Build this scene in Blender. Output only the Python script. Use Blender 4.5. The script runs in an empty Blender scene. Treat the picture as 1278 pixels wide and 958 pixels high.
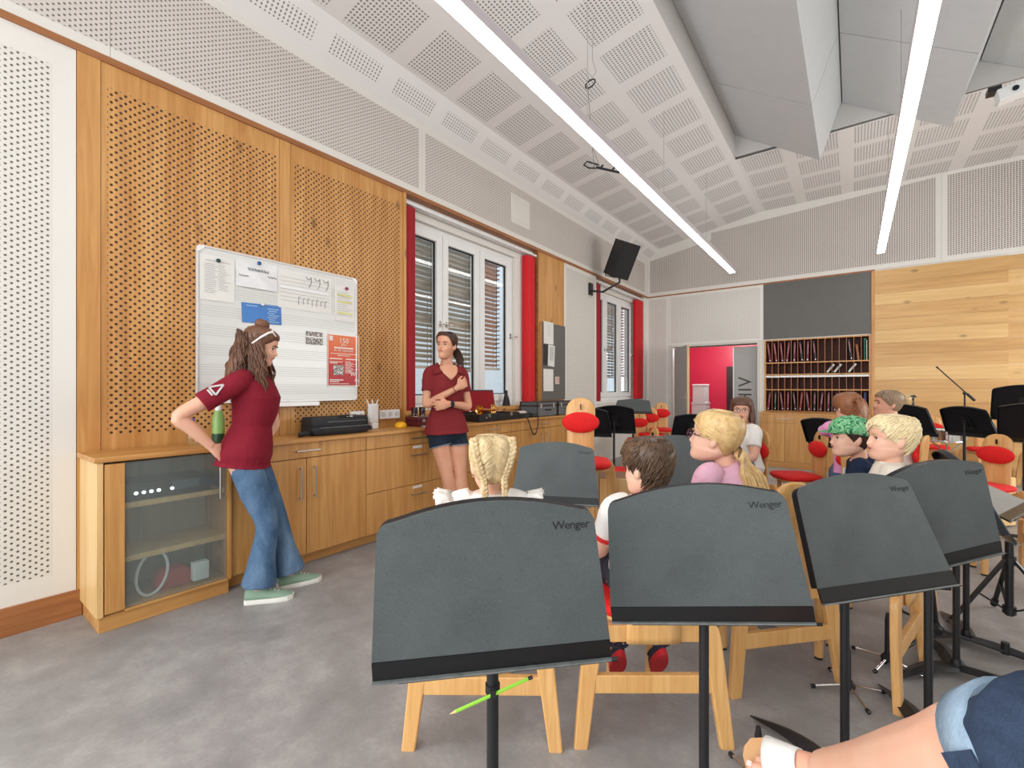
import bpy, bmesh, math, random
from mathutils import Vector, Matrix, noise
V = Vector
PI = math.pi
R = math.radians
sc = bpy.context.scene
COL = sc.collection

# ---------------------------------------------------------------- camera
YAW = R(36.8)
cam = bpy.data.objects.new('camera', bpy.data.cameras.new('camera'))
COL.objects.link(cam)
cam.location = (3.564, 0.0, 1.30)
cam.rotation_euler = (PI / 2, 0, YAW)
cam.data.sensor_width = 36.0
cam.data.lens = 570.0 * 36.0 / 1278.0
cam.data.shift_y = 5.5 / 1278.0
cam.data.clip_start = 0.02
sc.camera = cam

# ---------------------------------------------------------------- daylight, exposure
world = bpy.data.worlds.new('daylight')
sc.world = world
world.use_nodes = True
wbg = world.node_tree.nodes['Background']
wbg.inputs[0].default_value = (0.86, 0.93, 1.0, 1)
wbg.inputs[1].default_value = 1.15
sc.view_settings.view_transform = 'Standard'
sc.view_settings.look = 'None'
sc.view_settings.gamma = 1.0
sc.view_settings.use_curve_mapping = False
sc.view_settings.exposure = 0.22


def area(name, loc, rot, size, power, color=(1, 1, 1)):
    l = bpy.data.lights.new(name, 'AREA')
    l.shape = 'RECTANGLE'
    l.size, l.size_y = size
    l.energy = power
    l.color = color
    o = bpy.data.objects.new(name, l)
    o.location = loc
    o.rotation_euler = rot
    COL.objects.link(o)
    return o


# area lights added as daylight, behind the camera and before the solid left wall
area('window_daylight', (3.0, -3.8, 1.9), (R(90), 0, 0), (6.0, 2.4), 185, (0.97, 0.985, 1.0))
area('window_daylight', (0.25, -2.2, 2.0), (R(90), 0, R(-90)), (3.0, 2.0), 135, (0.95, 0.98, 1.0))

area('window_daylight', (7.8, 6.6, 1.9), (R(68), 0, R(90)), (3.4, 1.8), 120, (1.0, 0.985, 0.96))  # fill light added on the right to brighten the far end

# ---------------------------------------------------------------- mesh helpers
class MB:
    """collects shapes and links them as one mesh object"""

    def __init__(s):
        s.v, s.f, s.mi, s.sm = [], [], [], []
        s.cur = 0
        s.smooth = False

    def add(s, vs, fs, smooth=None):
        b = len(s.v)
        s.v += [tuple(p) for p in vs]
        s.f += [tuple(i + b for i in f) for f in fs]
        s.mi += [s.cur] * len(fs)
        s.sm += [s.smooth if smooth is None else smooth] * len(fs)
        return s

    def box(s, c, d, rot=None):
        c = V(c)
        h = V(d) / 2
        vs = []
        for x in (-1, 1):
            for y in (-1, 1):
                for z in (-1, 1):
                    p = V((x * h.x, y * h.y, z * h.z))
                    if rot is not None:
                        p = rot @ p
                    vs.append(c + p)
        return s.add(vs, [(0, 1, 3, 2), (4, 6, 7, 5), (0, 4, 5, 1), (2, 3, 7, 6), (0, 2, 6, 4), (1, 5, 7, 3)], False)

    def bb(s, a, b):
        a, b = V(a), V(b)
        return s.box((a + b) / 2, (abs(b.x - a.x), abs(b.y - a.y), abs(b.z - a.z)))

    def loft(s, rings, caps=True, smooth=True, closed=False):
        n = len(rings[0])
        vs = [p for r in rings for p in r]
        fs = []
        m = len(rings)
        for i in range(m if closed else m - 1):
            for j in range(n):
                a, b = i * n, ((i + 1) % m) * n
                fs.append((a + j, a + (j + 1) % n, b + (j + 1) % n, b + j))
        s.add(vs, fs, smooth)
        if caps and not closed:
            b = len(s.v) - len(vs)
            s.add(rings[0], [tuple(range(n - 1, -1, -1))], False)
            s.add(rings[-1], [tuple(range(n))], False)
        return s

    def tube(s, pts, r, n=8, caps=True, smooth=True, flat=1.0, up=None, closed=False):
        """tube along pts; r number or list; flat squeezes the section across `up`"""
        pts = [V(p) for p in pts]
        m = len(pts)
        rs = r if isinstance(r, (list, tuple)) else [r] * m
        rings = []
        a = None
        for i, p in enumerate(pts):
            if closed:
                t = (pts[(i + 1) % m] - pts[i - 1]).normalized()
            else:
                t = (pts[min(i + 1, m - 1)] - pts[max(i - 1, 0)])
                t = t.normalized() if t.length > 1e-9 else V((0, 0, 1))
            if up is not None:
                a = V(up) - t * V(up).dot(t)
                a = a.normalized() if a.length > 1e-6 else t.orthogonal().normalized()
            elif a is None:
                a = t.orthogonal().normalized()
            else:
                a = a - t * a.dot(t)
                a = a.normalized() if a.length > 1e-6 else t.orthogonal().normalized()
            b = t.cross(a)
            rr = rs[i]
            ra, rb = (rr if isinstance(rr, (tuple, list)) else (rr * flat, rr))
            rings.append([p + a * (ra * math.cos(2 * PI * k / n)) + b * (rb * math.sin(2 * PI * k / n)) for k in range(n)])
        return s.loft(rings, caps, smooth, closed)

    def bar(s, p, q, w, d, up=(0, 0, 1)):
        """rectangular bar from p to q: d along up, w across"""
        p, q = V(p), V(q)
        t = (q - p).normalized()
        a = V(up) - t * V(up).dot(t)
        a = a.normalized() if a.length > 1e-6 else t.orthogonal().normalized()
        b = t.cross(a)
        rings = [[o + a * d / 2 * i + b * w / 2 * j for i, j in ((-1, -1), (1, -1), (1, 1), (-1, 1))] for o in (p, q)]
        return s.loft(rings, True, False)

    def lathe(s, prof, c=(0, 0, 0), n=20, caps=True, smooth=True, axis=None):
        c = V(c)
        if axis is None:
            X, Y, Z = V((1, 0, 0)), V((0, 1, 0)), V((0, 0, 1))
        else:
            Z = V(axis).normalized()
            X = Z.orthogonal().normalized()
            Y = Z.cross(X)
        return s.loft([[c + X * (r * math.cos(2 * PI * k / n)) + Y * (r * math.sin(2 * PI * k / n)) + Z * z for k in range(n)] for r, z in prof], caps, smooth)

    def prism(s, poly, off, smooth=False):
        """polygon (3d points) extruded by off"""
        off = V(off)
        return s.loft([[V(p) for p in poly], [V(p) + off for p in poly]], True, smooth)

    def ball(s, c, r, n=14, m=9, rot=None):
        c = V(c)
        rx, ry, rz = r if isinstance(r, (tuple, list)) else (r, r, r)
        rings = []
        for i in range(1, m):
            th = PI * i / m
            rg = []
            for k in range(n):
                p = V((rx * math.sin(th) * math.cos(2 * PI * k / n), ry * math.sin(th) * math.sin(2 * PI * k / n), -rz * math.cos(th)))
                rg.append(c + (rot @ p if rot is not None else p))
            rings.append(rg)
        return s.loft(rings, True, True)

    def grid(s, rows, smooth=True):
        """open sheet from rows of points"""
        n = len(rows[0])
        fs = [(i * n + j, i * n + j + 1, (i + 1) * n + j + 1, (i + 1) * n + j) for i in range(len(rows) - 1) for j in range(n - 1)]
        return s.add([p for r in rows for p in r], fs, smooth)

    def xf(s, M, start=0):
        s.v[start:] = [tuple(M @ V(p)) for p in s.v[start:]]
        return s

    def mesh(s, name, mats=None):
        me = bpy.data.meshes.new(name)
        me.from_pydata(s.v, [], s.f)
        if mats:
            for m in mats:
                me.materials.append(m)
        me.polygons.foreach_set('material_index', s.mi)
        me.polygons.foreach_set('use_smooth', s.sm)
        me.update()
        return me

    def build(s, name, mats, parent=None, bevel=0, seg=2, loc=None, rotz=0, thick=0, subsurf=0, fix=True):
        if not isinstance(mats, (list, tuple)):
            mats = [mats]
        me = s.mesh(name, mats)
        if fix:
            bm = bmesh.new()
            bm.from_mesh(me)
            bmesh.ops.recalc_face_normals(bm, faces=bm.faces)
            bm.to_mesh(me)
            bm.free()
        return link(name, me, parent, bevel, seg, loc, rotz, thick, subsurf)


def link(name, me, parent=None, bevel=0, seg=2, loc=None, rotz=0, thick=0, subsurf=0):
    o = bpy.data.objects.new(name, me)
    COL.objects.link(o)
    if loc is not None:
        o.location = loc
    o.rotation_euler.z = rotz
    if parent is not None:
        o.parent = parent
    if thick:
        m = o.modifiers.new('thickness', 'SOLIDIFY')
        m.thickness = thick
        m.offset = 0
    if subsurf:
        m = o.modifiers.new('subsurf', 'SUBSURF')
        m.levels = m.render_levels = subsurf
    if bevel:
        m = o.modifiers.new('bevel', 'BEVEL')
        m.width = bevel
        m.segments = seg
        m.limit_method = 'ANGLE'
        m.angle_limit = R(40)
    return o


def tag(o, label=None, cat=None, group=None, kind=None):
    if label: o['label'] = label
    if cat: o['category'] = cat
    if group: o['group'] = group
    if kind: o['kind'] = kind
    return o


def thing(name, label, cat, loc=(0, 0, 0), rotz=0, group=None):
    o = bpy.data.objects.new(name, None)
    COL.objects.link(o)
    o.empty_display_size = 0.1
    o.location = loc
    o.rotation_euler.z = rotz
    return tag(o, label, cat, group)


def copy_tree(o, parent=None):
    c = o.copy()
    COL.objects.link(c)
    if parent is not None:
        c.parent = parent
    for ch in list(o.children):
        copy_tree(ch, c)
    return c


def dup(root, loc, rotz, label, group=None):
    c = copy_tree(root)
    c.location = loc
    c.rotation_euler.z = rotz
    c['label'] = label
    if group: c['group'] = group
    return c


def rz(a):
    return Matrix.Rotation(a, 3, 'Z')


def rx(a):
    return Matrix.Rotation(a, 3, 'X')


def ry(a):
    return Matrix.Rotation(a, 3, 'Y')


def spline(pts, n):
    """Catmull-Rom through pts (tuples of any length), n samples per span"""
    P = [list(p) for p in pts]
    P = [[2 * a - b for a, b in zip(P[0], P[1])]] + P + [[2 * a - b for a, b in zip(P[-1], P[-2])]]
    out = []
    for i in range(1, len(P) - 2):
        for k in range(n):
            t = k / n
            out.append([0.5 * (2 * b + (c - a) * t + (2 * a - 5 * b + 4 * c - d) * t * t + (3 * b - a - 3 * c + d) * t ** 3)
                        for a, b, c, d in zip(P[i - 1], P[i], P[i + 1], P[i + 2])])
    out.append(P[-2])
    return out


# ---------------------------------------------------------------- materials
MATS = {}


def srgb(r, g, b):
    f = lambda c: (c / 255 / 12.92) if c / 255 <= 0.04045 else ((c / 255 + 0.055) / 1.055) ** 2.4
    return (f(r), f(g), f(b), 1.0)


class NT:
    """small wrapper to write node trees shortly"""

    def __init__(s, name):
        s.m = bpy.data.materials.new(name)
        s.m.use_nodes = True
        s.t = s.m.node_tree
        s.p = s.t.nodes['Principled BSDF']
        s.co = None

    def n(s, typ, **kw):
        nd = s.t.nodes.new(typ)
        for k, v in kw.items():
            setattr(nd, k, v)
        return nd

    def l(s, a, b):
        s.t.links.new(a, b)

    def obj(s):
        if s.co is None:
            s.co = s.n('ShaderNodeTexCoord').outputs['Object']
        return s.co

    def xyz(s):
        sp = s.n('ShaderNodeSeparateXYZ')
        s.l(s.obj(), sp.inputs[0])
        return sp.outputs

    def math(s, op, a, b=None, c=None):
        nd = s.n('ShaderNodeMath', operation=op)
        for i, x in enumerate((a, b, c)):
            if x is None: continue
            if isinstance(x, (int, float)): nd.inputs[i].default_value = x
            else: s.l(x, nd.inputs[i])
        return nd.outputs[0]

    def mapped(s, scale, rot=(0, 0, 0), loc=(0, 0, 0)):
        mp = s.n('ShaderNodeMapping')
        s.l(s.obj(), mp.inputs[0])
        mp.inputs['Scale'].default_value = scale
        mp.inputs['Rotation'].default_value = rot
        mp.inputs['Location'].default_value = loc
        return mp.outputs[0]

    def noise(s, vec, scale=1, detail=3, rough=0.5, dist=0.0):
        nd = s.n('ShaderNodeTexNoise')
        s.l(vec, nd.inputs['Vector'])
        nd.inputs['Scale'].default_value = scale
        nd.inputs['Detail'].default_value = detail
        nd.inputs['Roughness'].default_value = rough
        nd.inputs['Distortion'].default_value = dist
        return nd.outputs[0]

    def ramp(s, fac, stops):
        nd = s.n('ShaderNodeValToRGB')
        el = nd.color_ramp.elements
        while len(el) < len(stops): el.new(0.5)
        for e, (p, c) in zip(el, stops):
            e.position = p
            e.color = c
        s.l(fac, nd.inputs[0])
        return nd.outputs[0]

    def mix(s, fac, a, b):
        nd = s.n('ShaderNodeMix', data_type='RGBA')
        for i, x in ((0, fac), (6, a), (7, b)):
            if isinstance(x, (int, float)): nd.inputs[i].default_value = x
            elif isinstance(x, tuple): nd.inputs[i].default_value = x
            else: s.l(x, nd.inputs[i])
        return nd.outputs[2]

    def bump(s, h, strength=0.3, dist=0.01):
        nd = s.n('ShaderNodeBump')
        nd.inputs['Strength'].default_value = strength
        nd.inputs['Distance'].default_value = dist
        s.l(h, nd.inputs['Height'])
        s.l(nd.outputs[0], s.p.inputs['Normal'])

    def fin(s, col=None, rough=0.5, metal=0.0, spec=None):
        if col is not None:
            if isinstance(col, tuple): s.p.inputs['Base Color'].default_value = col
            else: s.l(col, s.p.inputs['Base Color'])
        if isinstance(rough, (int, float)): s.p.inputs['Roughness'].default_value = rough
        else: s.l(rough, s.p.inputs['Roughness'])
        s.p.inputs['Metallic'].default_value = metal
        if spec is not None: s.p.inputs['Specular IOR Level'].default_value = spec
        return s.m


def plain(name, rgb, rough=0.5, metal=0.0, var=0.06, scale=8, bump=0.0, bscale=120, spec=None):
    if name in MATS: return MATS[name]
    k = NT(name)
    c = srgb(*rgb)
    nz = k.noise(k.obj(), scale, 4)
    d = tuple(x * (1 - var) for x in c[:3]) + (1,)
    e = tuple(min(1, x * (1 + var)) for x in c[:3]) + (1,)
    col = k.ramp(nz, [(0.3, d), (0.7, e)])
    if bump:
        k.bump(k.noise(k.obj(), bscale, 2), bump, 0.004)
    MATS[name] = k.fin(col, rough, metal, spec)
    return MATS[name]


def holes(k, u, v, pu, pv, r, stagger=True):
    """mask 1 inside round perforations on a grid of pitch pu x pv"""
    a = k.math('DIVIDE', u, pu)
    b = k.math('DIVIDE', v, pv)
    if stagger:
        odd = k.math('MODULO', k.math('ADD', k.math('FLOOR', a), 1000.0), 2.0)
        b = k.math('ADD', b, k.math('MULTIPLY', odd, 0.5))
    fa = k.math('MULTIPLY', k.math('SUBTRACT', k.math('FRACT', k.math('ADD', a, 1000.0)), 0.5), pu)
    fb = k.math('MULTIPLY', k.math('SUBTRACT', k.math('FRACT', k.math('ADD', b, 1000.0)), 0.5), pv)
    d = k.math('SQRT', k.math('ADD', k.math('MULTIPLY', fa, fa), k.math('MULTIPLY', fb, fb)))
    mr = k.n('ShaderNodeMapRange')
    k.l(d, mr.inputs[0])
    mr.inputs[1].default_value = r * 1.12
    mr.inputs[2].default_value = r * 0.85
    return mr.outputs[0]


def wood_color(k, axis, light, dark, knots=True, scale=1.0, spread=1.0):
    """spruce/larch grain that runs along axis (0,1,2)"""
    st = [16 * scale] * 3
    st[axis] = 0.9 * scale
    g = k.noise(k.mapped(tuple(st)), 1.6, 5, 0.55, 0.8)
    big = k.noise(k.mapped(tuple(5.0 if i != axis else 0.35 for i in range(3))), 1.0, 2)
    t = k.math('ADD', k.math('MULTIPLY', g, 0.65), k.math('MULTIPLY', big, 0.45))
    mid = tuple((a + b) / 2 for a, b in zip(light, dark))
    col = k.ramp(t, [(0.40, dark), (0.55, mid), (0.68, light)])
    if knots:
        ks = [5.0] * 3
        ks[axis] = 2.6
        vo = k.n('ShaderNodeTexVoronoi', voronoi_dimensions='3D')
        k.l(k.mapped(tuple(ks)), vo.inputs['Vector'])
        vo.inputs['Scale'].default_value = 0.8
        kn = k.ramp(vo.outputs['Distance'], [(0.0, (1, 1, 1, 1)), (0.05, (0.75, 0.75, 0.75, 1)), (0.13, (0, 0, 0, 1))])
        kd = tuple(x * 0.42 for x in dark[:3]) + (1,)
        col = k.mix(k.math('MULTIPLY', kn, 0.85), col, kd)
    return col


def wood(name, axis, light, dark, rough=0.42, knots=True, scale=1.0):
    if name in MATS: return MATS[name]
    k = NT(name)
    MATS[name] = k.fin(wood_color(k, axis, srgb(*light), srgb(*dark), knots, scale), rough)
    return MATS[name]


LW, DW = (210, 158, 94), (182, 124, 62)          # larch furniture
WOODZ = wood('larch_upright', 2, LW, DW)
WOODY = wood('larch_along_wall', 1, LW, DW)
WOODX = wood('larch_across', 0, LW, DW)
WOODSIDE = wood('larch_pale_side', 2, (232, 194, 136), (212, 168, 106), knots=False)
TRIMW = wood('brown_trim_wood', 1, (178, 118, 70), (140, 86, 48), knots=False)
BEECH = wood('beech_chair', 2, (226, 178, 116), (206, 152, 88), 0.38, knots=False, scale=2.2)
WHITE = plain('white_paint', (226, 222, 214), 0.55, var=0.015, scale=1.5)
FRAMEW = plain('white_window_frame', (232, 232, 230), 0.35, var=0.01)
BLACK = plain('black_powder_coat', (22, 22, 25), 0.45, var=0.1)
BLACKG = plain('black_gloss', (14, 14, 16), 0.25, var=0.1)
STEEL = plain('brushed_steel', (196, 194, 190), 0.32, 1.0, 0.05)
CHROME = plain('chrome', (225, 225, 225), 0.12, 1.0, 0.02)
RED = plain('red_upholstery', (214, 22, 20), 0.85, var=0.08, scale=30, bump=0.25, bscale=900)
RUBBER = plain('black_rubber', (26, 25, 25), 0.8)


def perforated(name, axes, base, pu, pv, r, hole, wood_axis=None, ext=None):
    k = NT(name)
    x = k.xyz()
    h = holes(k, x[axes[0]], x[axes[1]], pu, pv, r)
    if wood_axis is None:
        nz = k.noise(k.obj(), 1.2, 3)
        col = k.ramp(nz, [(0.3, tuple(c * 0.97 for c in srgb(*base)[:3]) + (1,)), (0.7, srgb(*base))])
    else:
        col = wood_color(k, wood_axis, srgb(*base[0]), srgb(*base[1]))
    col = k.mix(h, col, srgb(*hole))
    k.bump(k.math('SUBTRACT', 1.0, h), 0.5, 0.004)
    MATS[name] = k.fin(col, 0.55)
    return MATS[name]


PERF_L = perforated('white_acoustic_left', (1, 2), (222, 218, 210), 0.0225, 0.032, 0.0059, (100, 95, 88))
PERF_B = perforated('white_acoustic_back', (0, 2), (226, 222, 214), 0.0225, 0.032, 0.0058, (110, 106, 98))
PERF_BAND_L = perforated('band_acoustic_left', (1, 2), (212, 204, 196), 0.0225, 0.032, 0.0060, (114, 106, 100))
PERF_BAND_B = perforated('band_acoustic_back', (0, 2), (212, 204, 196), 0.030, 0.030, 0.0090, (114, 107, 101))
PERF_W = perforated('larch_acoustic', (1, 2), (LW, DW), 0.0225, 0.045, 0.0079, (64, 38, 20), 2)


def ceiling_mat():
    k = NT('ceiling_acoustic')
    x = k.xyz()
    h = holes(k, x[0], x[1], 0.033, 0.0325, 0.0098, False)

    def inside(c, off, per, w):
        f = k.math('MODULO', k.math('ADD', k.math('SUBTRACT', c, off), per * 50), per)
        return k.math('LESS_THAN', f, w)
    m = k.math('MULTIPLY', inside(x[0], 0.285, 0.657, 0.495), inside(x[1], 0.20, 0.64, 0.4875))
    h = k.math('MULTIPLY', h, m)
    col = k.mix(h, srgb(232, 229, 226), srgb(146, 142, 138))
    k.bump(k.math('SUBTRACT', 1.0, h), 0.5, 0.004)
    return k.fin(col, 0.6)


def chamfer_mat():
    k = NT('ceiling_chamfer_acoustic')
    x = k.xyz()
    h = holes(k, x[0], x[1], 0.022, 0.0325, 0.0075, False)

    def inside(c, off, per, w):
        f = k.math('MODULO', k.math('ADD', k.math('SUBTRACT', c, off), per * 50), per)
        return k.math('LESS_THAN', f, w)
    m = k.math('MULTIPLY', inside(x[0], 0.075, 5.0, 0.11), inside(x[1], 0.20, 0.64, 0.4875))
    h = k.math('MULTIPLY', h, m)
    return k.fin(k.mix(h, srgb(232, 229, 226), srgb(146, 142, 138)), 0.6)


CEIL, CHAMF = ceiling_mat(), chamfer_mat()


def floor_mat():
    k = NT('grey_vinyl_floor')
    a = k.noise(k.mapped((1.0, 1.0, 1.0)), 2.2, 7, 0.62, 0.4)
    b = k.noise(k.mapped((1.0, 1.0, 1.0), loc=(7, 3, 0)), 9.0, 4, 0.6)
    c = k.noise(k.mapped((1.0, 1.0, 1.0), loc=(1, 9, 0)), 60.0, 3, 0.6)
    t = k.math('ADD', k.math('ADD', k.math('MULTIPLY', a, 0.55), k.math('MULTIPLY', b, 0.3)), k.math('MULTIPLY', c, 0.15))
    col = k.ramp(t, [(0.36, srgb(128, 125, 123)), (0.5, srgb(146, 142, 140)), (0.64, srgb(168, 164, 161))])
    k.bump(c, 0.05, 0.002)
    return k.fin(col, k.ramp(b, [(0.3, (0.42,) * 3 + (1,)), (0.7, (0.55,) * 3 + (1,))]), spec=0.4)


FLOOR = floor_mat()


def emit(name, col, strength):
    k = NT(name)
    k.p.inputs['Emission Color'].default_value = col
    k.p.inputs['Emission Strength'].default_value = strength
    return k.fin((0.9, 0.9, 0.9, 1), 0.6)


LED = emit('led_diffuser', (1.0, 0.985, 0.955, 1), 9.0)


def glass_mat(name, rough=0.0, tint=(0.93, 0.97, 0.96, 1), ior=1.45, alpha=None):
    k = NT(name)
    k.p.inputs['Transmission Weight'].default_value = 1.0
    k.p.inputs['IOR'].default_value = ior
    if alpha is not None:
        k.p.inputs['Alpha'].default_value = alpha
    return k.fin(tint, rough)


def pane_mat():
    """thin window glass: mostly clear with a reflection that grows at grazing angles"""
    k = NT('window_glass')
    tr = k.n('ShaderNodeBsdfTransparent')
    gl = k.n('ShaderNodeBsdfGlossy')
    gl.inputs['Roughness'].default_value = 0.02
    lw = k.n('ShaderNodeLayerWeight')
    lw.inputs[0].default_value = 0.5
    f = k.math('ADD', 0.04, k.math('MULTIPLY', k.math('POWER', lw.outputs['Facing'], 4.0), 0.6))
    mx = k.n('ShaderNodeMixShader')
    k.l(f, mx.inputs[0])
    k.l(tr.outputs[0], mx.inputs[1])
    k.l(gl.outputs[0], mx.inputs[2])
    k.l(mx.outputs[0], k.t.nodes['Material Output'].inputs[0])
    return k.m


PANE = pane_mat()


def frost_mat():
    k = NT('frosted_glass')
    tr = k.n('ShaderNodeBsdfTransparent')
    tr.inputs[0].default_value = (0.90, 0.94, 0.93, 1)
    df = k.n('ShaderNodeBsdfPrincipled')
    df.inputs['Base Color'].default_value = srgb(160, 168, 165)
    df.inputs['Roughness'].default_value = 0.22
    mx = k.n('ShaderNodeMixShader')
    mx.inputs[0].default_value = 0.2
    k.l(tr.outputs[0], mx.inputs[1])
    k.l(df.outputs[0], mx.inputs[2])
    k.l(mx.outputs[0], k.t.nodes['Material Output'].inputs[0])
    return k.m


FROST = frost_mat()


def text_obj(name, body, size, mat, parent, M, extrude=0.0006, align='LEFT', shear=0.0, spacing=1.0):
    cu = bpy.data.curves.new(name, 'FONT')
    cu.body = body
    cu.size = size
    cu.extrude = extrude
    cu.align_x = align
    cu.shear = shear
    cu.space_character = spacing
    cu.resolution_u = 2
    o = bpy.data.objects.new(name, cu)
    COL.objects.link(o)
    dg = bpy.context.evaluated_depsgraph_get()
    dg.update()
    me = bpy.data.meshes.new_from_object(o.evaluated_get(dg))
    bpy.data.objects.remove(o)
    me.transform(M)
    me.materials.clear()
    me.materials.append(mat)
    return link(name, me, parent)


def frame(o, xdir, ydir):
    """4x4 matrix with origin o, text x along xdir, text y along ydir"""
    x, y = V(xdir).normalized(), V(ydir).normalized()
    z = x.cross(y)
    return Matrix(((x.x, y.x, z.x, o[0]), (x.y, y.y, z.y, o[1]), (x.z, y.z, z.z, o[2]), (0, 0, 0, 1)))


def struct(name, mb, mats, label, parent=None, **kw):
    o = mb.build(name, mats, parent, **kw)
    if parent is None:
        tag(o, label, name.split('_')[0], kind='structure')
    return o


# ================================================================ ROOM SHELL
YB = 9.64                      # back wall plane
XR = 8.0
m = MB(); m.bb((-0.3, -4, -0.1), (XR, 12.6, 0))
struct('floor', m, FLOOR, 'mottled grey vinyl floor of the rehearsal room')

# ---- left wall: masonry with two window niches
m = MB()
X0, X1 = -0.34, -0.12
m.bb((X0, -4, 0), (X1, 2.96, 4.1))
m.bb((X0, 2.96, 0), (X1, 5.0, 1.08))
m.bb((X0, 2.96, 3.08), (X1, 5.0, 4.1))
m.bb((X0, 5.0, 0), (X1, 7.16, 4.1))
m.bb((X0, 7.16, 0), (X1, 9.2, 1.08))
m.bb((X0, 7.16, 3.08), (X1, 9.2, 4.1))
m.bb((X0, 9.2, 0), (X1, 9.9, 4.1))
wl = struct('wall_left', m, WHITE, 'long left wall with wood and white acoustic panels and two windows')


def panel_l(name, y0, y1, z0, z1, perf=None, base=WHITE, mg=0.05, x1=0.0, x0=-0.12, inner=None):
    q = MB()
    q.bb((x0, y0 + .0015, z0), (x1, y1 - .0015, z1))
    mats = [base]
    if perf:
        q.cur = 1
        a, b, c, d = inner or (y0 + mg, y1 - mg, z0 + mg, z1 - mg)
        q.add([(x1 + .0008, a, c), (x1 + .0008, b, c), (x1 + .0008, b, d), (x1 + .0008, a, d)], [(0, 1, 2, 3)], False)
        mats.append(perf)
    return q.build(name, mats, wl, fix=True)


panel_l('acoustic_panel', -4, 0.6, 0.15, 3.235, PERF_L, mg=.10, inner=(-3.9, 0.50, 0.27, 3.10))
panel_l('wood_post', 0.6, 0.705, 0.0, 3.235, base=WOODZ, x1=.006)
panel_l('wood_panel', 0.705, 1.755, 0.0, 3.235, PERF_W, WOODZ, inner=(0.735, 1.735, 1.02, 3.10))
panel_l('wood_post', 1.755, 1.84, 0.0, 3.235, base=WOODZ, x1=.004)
panel_l('wood_panel', 1.84, 2.965, 0.0, 3.235, PERF_W, WOODZ, inner=(1.875, 2.93, 1.02, 3.10))
panel_l('wood_post', 2.965, 3.0, 0.0, 3.235, base=WOODZ, x1=.012)
panel_l('wood_panel', 5.39, 6.1, 0.0, 3.235, base=WOODZ)
panel_l('acoustic_panel', 6.1, 7.20, 0.15, 3.235, PERF_L, mg=.06)
panel_l('wall_return', 9.45, 9.64, 0.15, 3.235)
panel_l('parapet_panel', 3.0, 5.39, 0.0, 1.03, base=WOODY)
panel_l('parapet_panel', 7.2, 9.45, 0.0, 1.03)
# wooden trim and the white band above it
m = MB(); m.bb((-0.12, -4, 3.235), (0.012, YB, 3.275)); m.build('trim_board', TRIMW, wl)
for a, b in ((-4.0, 0.75), (0.75, 3.22), (3.22, 6.95), (6.95, 9.64)):
    q = MB()
    q.bb((-0.12, a + .001, 3.275), (-0.004, b - .001, 4.1))
    q.cur = 1
    a2, b2 = max(a, -4) + .045, b - .045
    if b > 9: b2 = 9.50
    if a > 6: a2 = 6.955
    if 3 < a < 4: b2 = 6.949
    if a < 1 and a > 0: a2 = 0.751
    if a < 0: b2 = 0.749
    q.add([(-.0032, a2, 3.345), (-.0032, b2, 3.345), (-.0032, b2, 3.955), (-.0032, a2, 3.955)], [(0, 1, 2, 3)], False)
    q.build('band_panel', [WHITE, PERF_BAND_L], wl)
m = MB()
m.bb((-.004, 4.75, 3.47), (.002, 5.17, 3.85))
m.bb((.002, 4.80, 3.52), (.006, 5.12, 3.80))
m.build('access_hatch', WHITE, wl, bevel=.004)
m = MB(); m.bb((0, -4, 0), (0.018, 0.62, 0.15))
struct('baseboard_left', m, TRIMW, 'brown wooden baseboard below the white left wall panel')

# ---- back wall
m = MB()
D0, D1, DH = 0.50, 2.165, 2.15
SX0, SX1, SZ0, SZ1 = 2.235, 3.79, 0.84, 2.19     # niche of the folder shelf
m.bb((-0.34, YB, 0), (D0, YB + .3, 5.2))
m.bb((D0, YB, DH), (D1, YB + .3, 5.2))
m.bb((D1, YB, 0), (SX0, YB + .3, 5.2))
m.bb((SX0, YB, SZ1), (SX1, YB + .3, 5.2))
m.bb((SX0, YB, 0), (SX1, YB + .3, SZ0))
m.bb((SX1, YB, 0), (XR, YB + .3, 5.2))
m.bb((SX0, YB + .3, SZ0), (SX1, YB + .36, SZ1))
wb = struct('wall_back', m, WHITE, 'far end wall with door, folder shelf and wooden boards')


def panel_b(name, x0, x1, z0, z1, perf=None, base=WHITE, mg=.05, y=None, dep=.02, inner=None):
    q = MB()
    yf = YB - dep
    q.bb((x0, yf, z0), (x1, YB + .01, z1))
    mats = [base]
    if perf:
        q.cur = 1
        a, b, c, d = inner or (x0 + mg, x1 - mg, z0 + mg, z1 - mg)
        q.add([(a, yf - .001, c), (b, yf - .001, c), (b, yf - .001, d), (a, yf - .001, d)], [(0, 1, 2, 3)], False)
        mats.append(perf)
    return q.build(name, mats, wb)


panel_b('acoustic_panel', 0.0, 0.46, 0.12, 3.235, PERF_B)
panel_b('acoustic_panel', 0.461, 2.215, DH + .04, 3.235, PERF_B)
GREY = plain('grey_linoleum_board', (98, 96, 92), 0.6, var=.03)
panel_b('pinboard_panel', 2.216, 3.80, SZ1 + .02, 3.235, base=GREY)
panel_b('wood_post', 3.80, 3.845, 0, 3.235, base=WOODZ, dep=.03)
m = MB(); m.bb((0, YB - .024, 3.235), (3.845, YB, 3.262)); m.build('trim_board', TRIMW, wb)
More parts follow.
